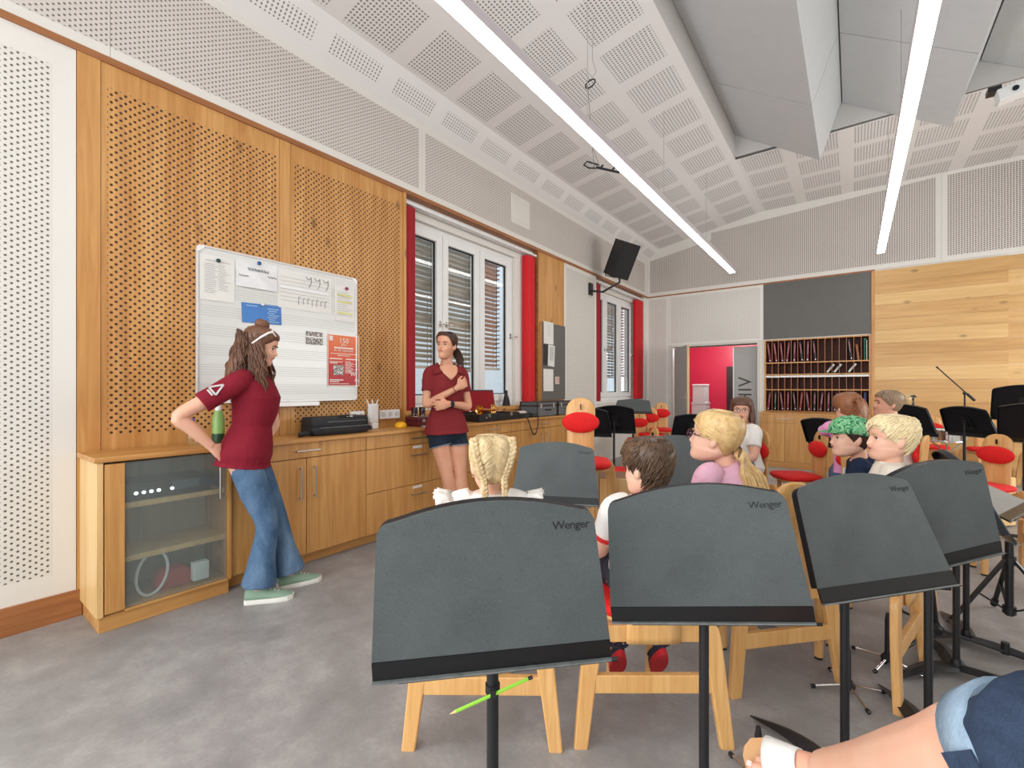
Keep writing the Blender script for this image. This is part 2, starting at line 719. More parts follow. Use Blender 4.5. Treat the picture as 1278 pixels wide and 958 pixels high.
# larch boards, each one separate
rnd = random.Random(4)
WBD = []
for i, (l, d) in enumerate((((224, 186, 126), (206, 164, 102)), ((212, 168, 108), (192, 146, 86)), ((218, 176, 116), (198, 154, 92)), ((208, 162, 102), (186, 140, 80)))):
    WBD.append(wood('larch_board_%s' % 'abcd'[i], 0, l, d, 0.4))
zs = [0.0, .12, .33, .50, .72, .90, 1.09, 1.30, 1.44, 1.66, 1.86, 2.04, 2.26, 2.44, 2.66, 2.85, 3.02, 3.235]
order = [3, 1, 0, 2, 1, 3, 2, 1, 0, 1, 3, 0, 2, 1, 0, 3, 1]
for (a, b, dep, sh) in ((3.845, 5.36, .03, 0), (5.36, 7.99, .004, 1)):
    for i in range(len(zs) - 1):
        q = MB(); q.bb((a, YB - dep, zs[i]), (b, YB + .01, zs[i + 1] - .0025))
        q.build('wood_board', WBD[(order[i] + sh * (i % 2)) % 4], wb)
for a, b in ((0.0, 1.30), (1.30, 4.65), (4.65, 7.99)):
    q = MB()
    q.bb((a, YB - .022, 3.262), (b - .002, YB + .01, 4.72))
    q.cur = 1
    q.add([(a + (.07 if a > 3 or a < .1 else -.0), YB - .023, 3.335), (b - (.07 if b > 3 else 0), YB - .023, 3.335), (b - (.07 if b > 3 else 0), YB - .023, 4.575 if a > .1 else 4.24), (a + (.07 if a > 3 or a < .1 else 0), YB - .023, 4.575 if a > 4 else (4.38 if a > .1 else 4.02))], [(0, 1, 2, 3)], False)
    q.build('band_panel', [WHITE, PERF_BAND_B], wb)

# ---- ceiling: chamfer, rising slope, flat part with the baffle opening
YN = 7.215
m = MB()
m.add([(-.12, -4, 3.915), (.25, -4, 4.25), (.25, YB, 4.25), (-.12, YB, 3.915)], [(0, 1, 2, 3)], False)
m.cur = 1
m.add([(.25, -4, 4.25), (2.196, -4, 4.60), (2.196, YB, 4.60), (.25, YB, 4.25)], [(0, 1, 2, 3)], False)
XO0, XO1 = 2.196, 5.95
for a, b, c, d in ((XO0, XO1, YN, YB), (XO1, XR, -4, YB), (XO0, XO1, -4, -1.0)):
    m.add([(a, c, 4.60 if a < 3 else 4.64), (b, c, 4.64), (b, d, 4.64), (a, d, 4.60 if a < 3 else 4.64)], [(0, 1, 2, 3)], False)
ce = struct('ceiling', m, [CHAMF, CEIL], 'white perforated ceiling with a saw-tooth baffle opening')
CW = plain('white_ceiling_edge', (206, 202, 198), 0.6, var=.01)
m = MB()
m.bb((XO0 - .05, -1, 4.601), (XO0, YN, 5.15))
m.bb((XO1, -1, 4.641), (XO1 + .05, YN, 5.15))
m.bb((XO0, YN, 4.641), (XO1, YN + .05, 5.15))
m.bb((XO0, -1.05, 4.641), (XO1, -1, 5.15))
m.build('opening_reveal', CW, ce)
m = MB(); m.bb((-.4, -4, 5.15), (XR + .2, YB + .3, 5.25)); m.build('roof_slab', CW, ce)
BAF = plain('baffle_grey_white', (206, 208, 208), 0.5, var=.02)
seams = [-1.0, .76, 2.43, 4.10, 5.77, YN]
for k in range(3):
    o = 1.25 * k
    A, B, C = V((2.20 + o, 0, 4.95)), V((3.21 + o, 0, 4.29)), V((3.44 + o, 0, 4.97))
    for y0, y1 in zip(seams[:-1], seams[1:]):
        g = .006
        q = MB()
        ey = V((0, y0 + g, 0)); ly = V((0, y1 - y0 - 2 * g, 0))
        q.prism([A + ey, B + ey, B + ey + V((0, 0, .035)), A + ey + V((0, 0, .035))], ly)
        q.build('baffle_panel', BAF, ce)
        q = MB()
        q.prism([B + ey, C + ey, C + ey + V((-.035, 0, .0)), B + ey + V((-.03, 0, .03))], ly)
        q.build('baffle_panel', BAF, ce)

# ---- right-hand wall with tall windows (outside the picture), rear end stays open to daylight
m = MB()
m.bb((XR, -4, 0), (XR + .2, YB + .3, .9))
m.bb((XR, -4, 3.3), (XR + .2, YB + .3, 5.2))
for y0, y1 in ((-4, 4.9), (8.3, YB + .3)):
    m.bb((XR, y0, .9), (XR + .2, y1, 3.3))
struct('wall_right', m, WHITE, 'right-hand wall with tall window openings')

# ---- door to the archive and the red room behind
REDW = plain('raspberry_wall_paint', (206, 44, 76), 0.35, var=.03, scale=1)
m = MB()
m.bb((-.3, 12.5, 0), (4.2, 12.6, 3.0))
m.bb((-.4, 9.94, 0), (-.3, 12.6, 3.0))
m.bb((4.2, 9.94, 0), (4.3, 12.6, 3.0))
struct('wall_archive', m, REDW, 'raspberry red walls of the archive room seen through the door')
m = MB(); m.bb((-.4, 9.94, 2.6), (4.3, 12.6, 2.7))
struct('ceiling_archive', m, WHITE, 'white ceiling of the archive room')
l = bpy.data.lights.new('archive_fill', 'POINT'); l.energy = 60; l.shadow_soft_size = .3  # unseen point light, added to brighten the archive room
o = bpy.data.objects.new('archive_fill', l); o.location = (1.2, 11.0, 2.35); COL.objects.link(o)
m = MB(); m.bb((1.0, 12.44, 0), (1.75, 12.5, 1.85))
tag(m.build('dark_doorway', plain('dark_brown_door', (44, 22, 24), .5), bevel=.004), 'dark brown door at the back of the red archive room', 'door', kind='structure')

DG = plain('grey_door_laminate', (166, 164, 160), 0.4, var=.02)
DFR = plain('door_frame_grey_white', (206, 202, 194), .45, var=.01)
dr = thing('door_1', 'grey half-open door leaf with long steel handle plate beside the red archive', 'door', (0, 0, 0)); dr['kind'] = 'structure'
m = MB()
m.bb((D0, YB - .03, 0), (D0 + .05, YB + .2, DH))
m.bb((D1 - .05, YB - .03, 0), (D1, YB + .2, DH))
m.bb((D0, YB - .03, DH), (D1, YB + .2, DH + .045))
m.build('door_frame', DFR, dr, bevel=.004)
H = V((D0 + .10, YB - .02, 0)); E = V((1.10, 8.76, 0)); u = (E - H).normalized(); n = V((u.y, -u.x, 0))
Mq = Matrix(((u.x, -n.x, 0), (u.y, -n.y, 0), (0, 0, 1)))      # local x along leaf, -y towards the room side n
q = MB()
L = (E - H).length
q.box(H + u * L / 2 + V((0, 0, 1.065)), (L, .042, 2.09), Mq)
q.build('door_leaf', DG, dr, bevel=.003)
q = MB(); q.box(E + u * .004 + V((0, 0, 1.065)), (.008, .044, 2.09), Mq); q.build('edge_band', wood('pale_edge_band', 2, (226, 190, 150), (206, 166, 124), knots=False), dr)
for sd in (1, -1):
    q = MB()
    q.box(E - u * .09 + n * (.024 * sd) + V((0, 0, 1.06)), (.055, .006, .30), Mq)
    hp = q.build('handle_plate', STEEL, dr, bevel=.002)
    q = MB()
    c = E - u * .09 + V((0, 0, 1.12))
    q.tube([c + n * .024 * sd, c + n * .07 * sd, c + n * .075 * sd - u * .13], .010, 8)
    q.build('lever', STEEL, hp)
q = MB()
for zz in (.25, 1.05, 1.9):
    q.tube([H + V((.0, -.02, zz - .05)), H + V((0, -.02, zz + .05))], .011, 8)
q.build('hinge', STEEL, dr)

dr = thing('door_2', 'grey sliding door panel with large vertical ARCHIV lettering', 'door'); dr['kind'] = 'structure'
m = MB(); m.bb((1.70, YB + .05, 0.02), (D1 - .05, YB + .095, DH - .05))
m.build('door_leaf', DG, dr, bevel=.003)
m = MB(); m.bb((1.685, YB + .045, 0.02), (1.70, YB + .1, DH - .05)); m.build('edge_band', STEEL, dr)
text_obj('lettering', 'ARCHIV', .33, plain('charcoal_lettering', (58, 58, 60), .5), dr, frame((2.005, YB + .0485, 0.30), (0, 0, 1), (-1, 0, 0)), spacing=1.06)

# ---- neighbouring building and ground outside the left windows
m = MB(); m.bb((-6.2, -4, -.3), (-6.0, 22, 9)); struct('wall_outside', m, plain('pale_blue_stucco', (226, 240, 246), .8, var=.03), 'pale blue neighbouring facade outside the left windows')
m = MB(); m.bb((-6.0, -4, -.4), (-.34, 22, -.3)); struct('floor_outside', m, plain('pale_paving', (196, 192, 184), .8), 'pale paving outside the left windows')

# ---- windows: white frame with three casements, outside slats
BL = plain('grey_beige_blind_slat', (196, 188, 174), .5, var=.04)
BL2 = plain('pinkish_blind_slat', (206, 168, 150), .5, var=.04)
slat = MB()
slat.add([(-.026, 0, -.026), (-.020, 0, -.008), (.020, 0, .010), (.026, 0, .024), (-.026, 1, -.026), (-.020, 1, -.008), (.020, 1, .010), (.026, 1, .024)],
         [(0, 1, 5, 4), (1, 2, 6, 5), (2, 3, 7, 6)], False)
slat_me = [slat.mesh('slat', [BL]), slat.mesh('slat', [BL2])]


def handle(parent, x, y, z):
    q = MB()
    q.box((x + .006, y, z), (.012, .03, .07))
    q.tube([(x + .01, y, z), (x + .05, y, z), (x + .052, y + .045, z), (x + .052, y + .10, z - .005)], .009, 8)
    q.build('handle', CHROME, parent)


def window(n, y0, name_lab):
    w = thing('window_%d' % n, name_lab, 'window'); w['kind'] = 'structure'
    y1, z0, z1, x = y0 + 2.04, 1.08, 3.08, -.24
    q = MB()
    f = .055
    q.bb((x, y0, z0), (x + .07, y0 + f, z1)); q.bb((x, y1 - f, z0), (x + .07, y1, z1))
    q.bb((x, y0 + f, z0), (x + .07, y1 - f, z0 + f)); q.bb((x, y0 + f, z1 - f), (x + .07, y1 - f, z1))
    q.build('window_frame', FRAMEW, w, bevel=.004)
    sw = (2.04 - 2 * f) / 3
    for i in range(3):
        a, b = y0 + f + i * sw + .004, y0 + f + (i + 1) * sw - .004
        c, d = z0 + f + .004, z1 - f - .004
        s = .088
        q = MB()
        xs, xe = x + .012, x + .092
        q.bb((xs, a, c), (xe, a + s, d)); q.bb((xs, b - s, c), (xe, b, d))
        q.bb((xs, a + s, c), (xe, b - s, c + s)); q.bb((xs, a + s, d - s), (xe, b - s, d))
        ca = q.build('casement', FRAMEW, w, bevel=.006)
        q = MB()
        g = .012
        q.bb((xs + .03, a + s, c + s), (xs + .05, a + s + g, d - s)); q.bb((xs + .03, b - s - g, c + s), (xs + .05, b - s, d - s))
        q.bb((xs + .03, a + s + g, c + s), (xs + .05, b - s - g, c + s + g)); q.bb((xs + .03, a + s + g, d - s - g), (xs + .05, b - s - g, d - s))
        q.build('gasket', RUBBER, ca)
        q = MB(); q.bb((xs + .036, a + s + .004, c + s + .004), (xs + .042, b - s - .004, d - s - .004)); q.build('pane', PANE, ca)
        if i == 0: handle(ca, xe, b - .045, 2.02)
        if i == 1: handle(ca, xe, a + .045, 2.02)
        if i == 2: handle(ca, xe, b - .03, 2.0)
    # blinds outside the glass
    for i in range(3):
        bl = thing('venetian_blind', ('half-lowered outside slatted blind of the nearer window', 'half-lowered outside slatted blind of the farther window')[n - 1] + (', behind the left casement', ', behind the middle casement', ', behind the right casement')[i], 'blind', (-.315, y0 + f + i * sw + .035, 0), group='outside blinds of the %s window' % ('nearer', 'farther')[n - 1])
        wd = sw - .006 - (.10 if i == 2 else 0)
        zz = 3.06
        zend = (1.56, 1.54, 1.58)[i]
        k = 0
        while zz > zend:
            o = bpy.data.objects.new('slat', slat_me[1 if i == 2 else 0]); COL.objects.link(o)
            o.parent = bl; o.location = (0, 0, zz); o.scale = (1, wd, 1)
            o.rotation_euler = (0, R((14, 20, 26, 17)[k % 4] - (46 if (k in (10, 17) and i < 2) else 0)), 0)
            zz -= .058
            k += 1
        q = MB()
        q.box((0, wd / 2, zend - .02), (.06, wd, .028)); q.build('bottom_rail', BL, bl)
        q = MB()
        for yy in (.08, wd - .08):
            q.tube([(-.03, yy, zend), (-.03, yy, 3.1)], .003, 5); q.tube([(.03, yy, zend), (.03, yy, 3.1)], .003, 5)
        tag(q.build('ladder_cord', RUBBER, bl), kind='stuff')
    # sill, niche lining
    q = MB(); q.bb((-.15, y0 + .03, 1.03), (.03 if n == 1 else .02, y1 + .36 if n == 1 else y1 + .2, 1.075))
    q.build('window_sill', WOODY if n == 1 else FRAMEW, w, bevel=.004)
    return w


window(1, 2.96, 'nearer white three-part window with red curtains in the left wall')
window(2, 7.16, 'farther white three-part window with red curtains in the left wall')
# niche side of the wood panel and a soffit strip
m = MB(); m.bb((-.12, 5.375, 1.03), (0.002, 5.392, 3.235)); struct('trim_1', m, TRIMW, 'brown wooden return beside the right curtain of the nearer window')
# curtains: gathered fabric panels
RC = plain('red_curtain', (206, 18, 30), .75, var=.04, scale=3)
RC2 = plain('shaded_red_curtain', (150, 10, 28), .75, var=.04, scale=3)  # same red fabric, with its backlit shade put into the colour


def curtain(y0, y1, z0, label, mat, grp, n=4):
    t = thing('curtain', label, 'curtain', (-.06, (y0 + y1) / 2, z0), group=grp)
    q = MB()
    rows = []
    z1 = 3.13
    w = (y1 - y0) / 2
    for j in range(13):
        f = j / 12
        z = (z1 - z0) * f
        row = []
        for i in range(64):
            a = 2 * PI * i / 64
            fold = .10 * math.cos(a * 9 + .6 * math.sin(z * 1.4)) * (1 - .25 * f)
            row.append((.052 * math.copysign(abs(math.cos(a)) ** .45, math.cos(a)) * (1 + fold), w * math.copysign(abs(math.sin(a)) ** .45, math.sin(a)) * (1 + fold * .35), z))
        rows.append(row)
    q.loft(rows)
    q.build('fabric', mat, t)
    q = MB()
    for k in range(5):
        yy = -w * .8 + 1.6 * w * k / 4
        q.tube([(0, yy, z1 - z0 - .005), (0, yy, z1 - z0 + .03)], .004, 6)
    q.build('curtain_hook', STEEL, t)
    return t


curtain(3.005, 3.145, 1.04, 'red gathered curtain left of the nearer window, coloured for its backlit shade', RC2, 'red curtains')
curtain(5.13, 5.325, 1.09, 'bright red gathered curtain right of the nearer window', RC, 'red curtains')
curtain(7.22, 7.40, 1.04, 'red gathered curtain left of the farther window, coloured for its backlit shade', RC2, 'red curtains')
curtain(9.08, 9.44, 1.09, 'bright red gathered curtain in the far left corner', RC, 'red curtains')
for y0, y1, lab in ((3.0, 5.39, 'white curtain rail above the nearer window'), (7.2, 9.45, 'white curtain rail above the farther window')):
    m = MB(); m.bb((-.10, y0 + .005, 3.155), (-.02, y1 - .005, 3.185)); m.bb((-.10, y0 + .005, 3.185), (-.085, y1 - .005, 3.235))
    tag(m.build('curtain_rail', FRAMEW, bevel=.003), lab, 'curtain rail', 'curtain rails')

LEDUP = emit('led_uplight', (0.93, 0.97, 1.0, 1), 4.0)


# ---- LED line lamps hung from the ceiling
def lamp(x, y0, y1, label):
    t = thing('linear_lamp', label, 'lamp', (x, y0, 3.40), group='suspended LED line lamps')
    L = y1 - y0
    q = MB(); q.bb((-.05, 0, .012), (.05, L, .085)); q.build('housing', plain('lamp_housing_grey', (196, 188, 190), .4, var=.01), t, bevel=.004)
    q = MB(); q.bb((-.045, .004, -.004), (.045, L - .004, .0115)); q.build('diffuser', LED, t)
    q = MB(); q.bb((-.035, .004, .0855), (.035, L - .004, .094)); q.build('upper_diffuser', LEDUP, t)
    zc = 4.52 if x < 2 else 4.62
    k = .8
    while k < L:
        q = MB()
        q.tube([(0, k, .08), (0, k, zc - 3.40 if (x < 2 or y0 + k > YN) else 1.25)], .0025, 5)
        q.build('suspension_wire', STEEL, t)
        k += 1.9
    return t


lamp(1.80, -1.2, 9.05, 'long glowing LED line lamp hanging near the left wall')
lamp(3.90, -1.2, 9.10, 'long glowing LED line lamp hanging on the right below the baffles')


# ================================================================ CABINETS ALONG THE LEFT WALL
def bar_handle(parent, a, b, out, name='handle', r=.006):
    a, b, out = V(a), V(b), V(out)
    q = MB()
    d = (b - a).normalized()
    q.tube([a + out - d * .015, b + out + d * .015], r, 8)
    q.tube([a, a + out], r * .85, 6)
    q.tube([b, b + out], r * .85, 6)
    return q.build(name, STEEL, parent)


# ---- glass-fronted corner cabinet
XF = .39
gc = thing('glass_cabinet', 'larch cabinet with frosted glass door at the left end of the sideboard', 'cabinet', (0, .605, 0))
gc.location = (0, 0, 0)
m = MB()
m.bb((.008, .612, .087), (XF - .004, .640, .905)); m.build('side_panel', WOODSIDE, gc, bevel=.002)
m = MB(); m.bb((.008, 1.240, .087), (XF - .004, 1.262, .905)); m.build('side_panel', WOODZ, gc, bevel=.002)
m = MB(); m.bb((.008, .642, .085), (XF - .03, 1.238, .105)); m.build('bottom_panel', WOODY, gc)
m = MB(); m.bb((.008, .642, .105), (.02, 1.238, .9)); m.build('back_panel', wood('pale_cabinet_back', 2, (196, 184, 164), (176, 162, 140), knots=False), gc)  # back board colour lightened so the interior reads brighter
m = MB(); m.bb((.02, .624, .0), (XF - .022, 1.252, .084)); m.build('plinth', WOODY, gc, bevel=.002)
m = MB(); m.bb((.008, .600, .907), (XF + .006, 1.262, .935)); m.build('top_board', WOODY, gc, bevel=.003)
for zz in (.34, .635):
    m = MB(); m.bb((.03, .642, zz), (XF - .045, 1.238, zz + .03)); m.build('shelf', WOODSIDE, gc)
dd = bpy.data.objects.new('door', None); COL.objects.link(dd); dd.parent = gc
m = MB()
m.bb((XF - .018, .645, .10), (XF + .002, .728, .895)); m.build('door_stile', WOODZ, dd, bevel=.002)
m = MB(); m.bb((XF - .014, .729, .10), (XF - .007, 1.232, .895)); m.build('frosted_pane', FROST, dd)
m = MB(); m.bb((XF - .018, .729, .088), (XF + .002, 1.238, .0995)); m.build('door_rail', WOODY, dd)
bar_handle(dd, (XF - .007, 1.186, .63), (XF - .007, 1.186, .83), (.035, 0, 0))
# things inside it
t = thing('audio_mixer', 'dark audio device with small lit buttons on the top shelf of the glass cabinet', 'device', (.2, .95, .665))
m = MB(); m.box((0, 0, .05), (.26, .42, .10)); m.build('body', BLACK, t, bevel=.006)
m = MB()
for i in range(5): m.lathe([(.010, .0), (.010, .006)], (.131, -.16 + .035 * i + (.03 if i == 4 else 0), .045), 10, axis=(1, 0, 0))
m.build('lit_button', emit('button_light', (.9, .97, 1, 1), 2.0), t)
m = MB(); m.box((.128, .08, .06), (.008, .14, .05)); m.build('display', plain('blue_grey_display', (70, 88, 98), .3), t)
t = thing('cable_coil', 'white cable loop behind the frosted glass on the cabinet bottom', 'cable', (.31, .87, .105))
m = MB(); m.tube([(0, .075 * math.cos(a), .125 + .12 * math.sin(a) + .02 * math.cos(a)) for a in [2 * PI * i / 36 for i in range(36)]], .008, 8, closed=True)
m.build('loop', FRAMEW, t)
t = thing('socket_box', 'white socket box behind the frosted glass', 'socket', (.33, 1.105, .105))
m = MB(); m.box((0, 0, .075), (.05, .085, .11)); m.build('housing', FRAMEW, t, bevel=.005)
m = MB(); m.lathe([(.028, 0), (.026, -.008), (.02, -.008), (.02, -.004)], (.0305, 0, .085), 16, axis=(1, 0, 0)); m.build('outlet', FRAMEW, t)
t = thing('red_pouch', 'red pouch behind the frosted glass beside the white socket box', 'pouch', (.22, .99, .105))
m = MB(); m.loft([[(.06 * sx * s, .09 * sy * s, z) for sx, sy in ((-1, -1), (1, -1), (1, 1), (-1, 1))] for s, z in ((1, 0), (1.05, .05), (.8, .10), (.4, .115))]); m.build('pouch_body', plain('red_pouch_cloth', (190, 60, 46), .8), t, bevel=.01)

# ---- row of sideboard units
XC = .36
wt = MB(); wt.bb((.013, 1.264, .907), (XF, 6.1, .932))
tag(wt.build('worktop', WOODY, bevel=.003), 'long larch worktop running below the windows', 'worktop')
HBW = {}


def unit(y0, y1, label, fronts, plug=True):
    t = thing('sideboard_unit', label, 'cabinet', (0, y0, 0), group='sideboard units along the left wall')
    w = y1 - y0
    q = MB()
    q.bb((.013, .001, .085), (XC - .021, .019, .905)); q.bb((.013, w - .019, .085), (XC - .021, w - .001, .905))
    q.bb((.013, .019, .085), (XC - .021, w - .019, .103)); q.bb((.013, .019, .887), (XC - .021, w - .019, .905)); q.bb((.013, .019, .103), (.024, w - .019, .887))
    q.build('carcass', WOODSIDE, t)
    q = MB(); q.bb((.03, 0, 0), (XC - .075, w, .083)); q.build('plinth', WOODY, t)
    for kind, a, b, z0, z1, hand in fronts:
        q = MB(); q.bb((XC - .020, a * w + .0025, z0), (XC, b * w - .0025, z1))
        axis = WOODZ if kind == 'door' else WOODZ
        f = q.build('door' if kind == 'door' else 'drawer', axis, t, bevel=.0015)
        mid = (a + b) / 2 * w
        if hand == 'h': bar_handle(f, (XC, mid - .075, (z0 + z1) / 2 + (.0 if z1 - z0 < .2 else .085)), (XC, mid + .075, (z0 + z1) / 2 + (.0 if z1 - z0 < .2 else .085)), (.032, 0, 0))
        if hand == 'r': bar_handle(f, (XC, b * w - .055, .51), (XC, b * w - .055, .72), (.032, 0, 0))
        if hand == 'l': bar_handle(f, (XC, a * w + .055, .51), (XC, a * w + .055, .72), (.032, 0, 0))
        if hand == 'h' and z1 - z0 > .2:
            q = MB(); q.box((XC + .0008, mid, z1 - .025), (.0016, .11, .022)); q.build('name_strip', FRAMEW, f)
    return t


D2 = [('drawer', 0, 1, .795, .903, 'h'), ('door', 0, .5, .09, .790, 'r'), ('door', .5, 1, .09, .790, 'l')]
D3 = [('drawer', 0, 1, .795, .903, 'h'), ('drawer', 0, 1, .43, .790, 'h'), ('drawer', 0, 1, .09, .425, 'h')]
unit(1.265, 2.285, 'larch sideboard unit with one drawer above two doors beside the glass cabinet', D2)
unit(2.286, 3.385, 'larch sideboard unit with three labelled drawers behind the arms-crossed woman', D3)
unit(3.386, 4.45, 'larch sideboard unit with three drawers below the open instrument case', D3)
unit(4.451, 5.46, 'larch sideboard unit with drawer and two doors below the flight cases', D2)
unit(5.461, 6.1, 'last narrow sideboard unit, partly hidden by the tall chair', [('drawer', 0, 1, .795, .903, 'h'), ('door', 0, 1, .09, .79, 'l')])

# ================================================================ THINGS ON THE WALL
WBM = plain('whiteboard_enamel', (218, 218, 214), 0.18, var=.01, scale=1)
ALU = plain('light_aluminium', (214, 212, 210), .35, .35, var=.02)
wbd = thing('whiteboard', 'large whiteboard with printed music staves on the perforated wood panel', 'whiteboard', (0.0, 1.186, 1.195))
BW, BH = 1.238, 1.078
XW = .012
m = MB(); m.bb((XW, .012, .012), (XW + .016, BW - .012, BH - .012)); m.build('board', WBM, wbd)
m = MB()
for a, b in (((XW, .02, 0), (XW + .022, BW - .02, .014)), ((XW, .02, BH - .014), (XW + .022, BW - .02, BH)), ((XW, 0, .02), (XW + .022, .014, BH - .02)), ((XW, BW - .014, .02), (XW + .022, BW, BH - .02))): m.bb(a, b)
m.build('frame', ALU, wbd, bevel=.003)
for a in (0, BW):
    for b in (0, BH):
        q = MB()
        sa, sb = (1 if a == 0 else -1), (1 if b == 0 else -1)
        q.prism([(XW - .001, a, b + sb * .045), (XW - .001, a + sa * .006, b + sb * .012), (XW - .001, a + sa * .012, b + sb * .006), (XW - .001, a + sa * .045, b), (XW - .001, a + sa * .045, b + sb * .016), (XW - .001, a + sa * .016, b + sb * .045)], (.025, 0, 0))
        q.build('corner_cap', FRAMEW, wbd)
m = MB(); m.bb((XW, .42, -.035), (XW + .06, .86, 0)); m.build('pen_tray', ALU, wbd, bevel=.003)
GL = plain('faint_grey_print', (172, 172, 170), .5)
XB = XW + .0164
for z0 in (.065, .20, .335, .47, .605, .74, .875):
    q = MB()
    for k in range(5):
        z = z0 + k * .017
        if z < BH - .03: q.bb((XB, .022, z), (XB + .0004, BW - .022, z + .0022))
    q.build('printed_stave', GL, wbd)


def squiggle(name, pts, w, mat, parent, x):
    q = MB()
    pts = [V((x, a, b)) for a, b in pts]
    for p, n in zip(pts[:-1], pts[1:]):
        if (n - p).length > 1e-4: q.bar(p, n, w, .0012, up=(1, 0, 0))
    return q.build(name, mat, parent)


MARK = plain('grey_marker_ink', (120, 122, 128), .5)
INK = plain('dark_pen_ink', (84, 86, 96), .5)
PAPER = plain('white_paper', (226, 224, 218), .6, var=.01)
rn = random.Random(8)


def sheet(name, label, cat, y, z, w, h, mat=PAPER, rot=0.0, x=.030, thick=.0007, group=None, curl=.0022):
    t = thing(name, label, cat, (x, y, z), 0, group)
    t.rotation_euler.x = rot
    q = MB()
    rows = [[(curl * math.sin(PI * i / 6) * (1 - j / 6) + curl * .5 * (1 - j / 6), w * (i / 6 - .5), h * (j / 6 - .5)) for i in range(7)] for j in range(7)]
    q.grid(rows, False)
    q.build('sheet', mat, t, thick=thick)
    return t


def printed(t, w, h, rows, mat, x=.0062, name='printed_line'):
    """rows of text-like strokes: (z, y0, y1, height)"""
    q = MB()
    for z, a, b, hh in rows:
        q.bb((x, a * w, z * h - hh / 2), (x + .0006, b * w, z * h + hh / 2))
    return q.build(name, mat, t)


def magnet(y, z, mat, label, x=.042):
    t = thing('magnet', label, 'magnet', (x, y, z), group='round board magnets')
    q = MB(); q.lathe([(.013, -.008), (.014, -.002), (.012, .003), (.006, .005)], (0, 0, 0), 16, axis=(1, 0, 0)); q.build('disc', mat, t)


y0 = 0
t = sheet('paper_sheet', 'tall printed sheet at the upper left corner of the whiteboard', 'paper', 1.313, 2.06, .215, .31)
printed(t, .215, .31, [(.38, -.35, .38, .003)] + [(.30 - .045 * i, -.38, -.38 + .28 + .1 * rn.random(), .003) for i in range(15)] + [(.30 - .045 * i, .02, .02 + .15 + .2 * rn.random(), .003) for i in range(13)], GL)
magnet(1.315, 2.185, plain('dark_green_magnet', (18, 60, 60), .4), 'dark green magnet on the tall printed sheet', .045)
FOIL = plain('crumpled_clear_foil', (226, 226, 226), .2, bump=.9, bscale=14)
t = sheet('plastic_sleeve', 'shiny crumpled plastic sleeve with handwriting on the whiteboard', 'sleeve', 1.575, 2.135, .29, .20, FOIL, x=.031, curl=.008)
squiggle('handwriting', [(-.07 + .006 * i, .035 + .012 * math.sin(i * 2.3)) for i in range(26)], .003, INK, t, .012)
squiggle('handwriting', [(-.13 + .006 * i, -.02 + .006 * math.sin(i * 2.1)) for i in range(12)], .003, INK, t, .012)
squiggle('handwriting', [(.07 + .006 * i, .0 + .007 * math.sin(i * 1.7)) for i in range(12)], .003, INK, t, .012)
magnet(1.585, 2.225, plain('blue_magnet', (20, 84, 150), .4), 'blue magnet on the crumpled plastic sleeve', .05)
t = sheet('paper_sheet', 'white sheet with lines beside the crumpled plastic sleeve', 'paper', 1.95, 2.075, .45, .30, PAPER, x=.0295, curl=.001)
printed(t, .45, .30, [(.30 - .10 * i, -.46, .46, .002) for i in range(7)], GL)
m = MB(); m.bb((.002, -.21, .0), (.0035, .2, .028)); m.build('white_tape', FRAMEW, t)
for i in range(3):   # three rests written with a marker
    a = .0 + .075 * i
    squiggle('marker_rest', [(a, .125), (a + .012, .108), (a + .03, .105), (a + .045, .125), (a + .045, .08), (a + .035, .055), (a + .025, .04)], .0045, MARK, t, .004)
for i in range(7):
    a = -.06 + .038 * i
    squiggle('marker_note', [(a, -.11 + .006 * (i % 3)), (a, -.05 - .008 * (i % 2)), (a + .018, -.052)], .003, MARK, t, .004)
t = sheet('paper_sheet', 'sheet with yellow highlighted lines at the upper right of the whiteboard', 'paper', 2.30, 2.03, .19, .30)
printed(t, .19, .30, [(.33 - .06 * i, -.4, .1 + .3 * rn.random(), .003) for i in range(12)], GL)
for hl in ((.24, -.38, .4, .012), (.05, -.38, .36, .012), (-.27, -.38, .4, .012)):
    printed(t, .19, .30, [hl], plain('yellow_highlighter', (226, 222, 130), .6), .0064, 'highlighted_line')
magnet(2.315, 2.165, plain('magenta_magnet', (150, 26, 96), .4), 'magenta magnet on the highlighted sheet', .045)
BLUE = plain('blue_leaflet_print', (62, 122, 190), .45, var=.06, scale=6)
t = sheet('leaflet', 'blue unfolded leaflet with pale printed lines above the woman in jeans', 'leaflet', 1.612, 1.855, .285, .145, BLUE, rot=0.03)
PB = plain('pale_blue_print', (168, 200, 228), .5)
printed(t, .285, .145, [(.36, -.40, -.12, .005)] + [(.28 - .11 * i, .12 + .04 * (i % 2), .42 - .05 * (i % 3), .005) for i in range(7)], PB)
magnet(1.612, 1.925, ALU, 'small silver magnet on the blue leaflet', .045)
PH = NT('dark_group_photo')
vo = PH.n('ShaderNodeTexVoronoi'); PH.l(PH.mapped((1, 60, 60)), vo.inputs['Vector']); vo.inputs['Scale'].default_value = 1.4
PHOTO = PH.fin(PH.ramp(vo.outputs['Distance'], [(.1, srgb(34, 34, 40)), (.5, srgb(110, 96, 88)), (.8, srgb(214, 206, 198))]), .3)
t = sheet('photo_print', 'small dark group photo left of the orange poster', 'photo', 2.024, 1.71, .145, .105, PHOTO, curl=.001)
q = MB(); q.bb((.0018, -.07, .004), (.0030, .07, .014)); q.build('white_stripe', FRAMEW, t)

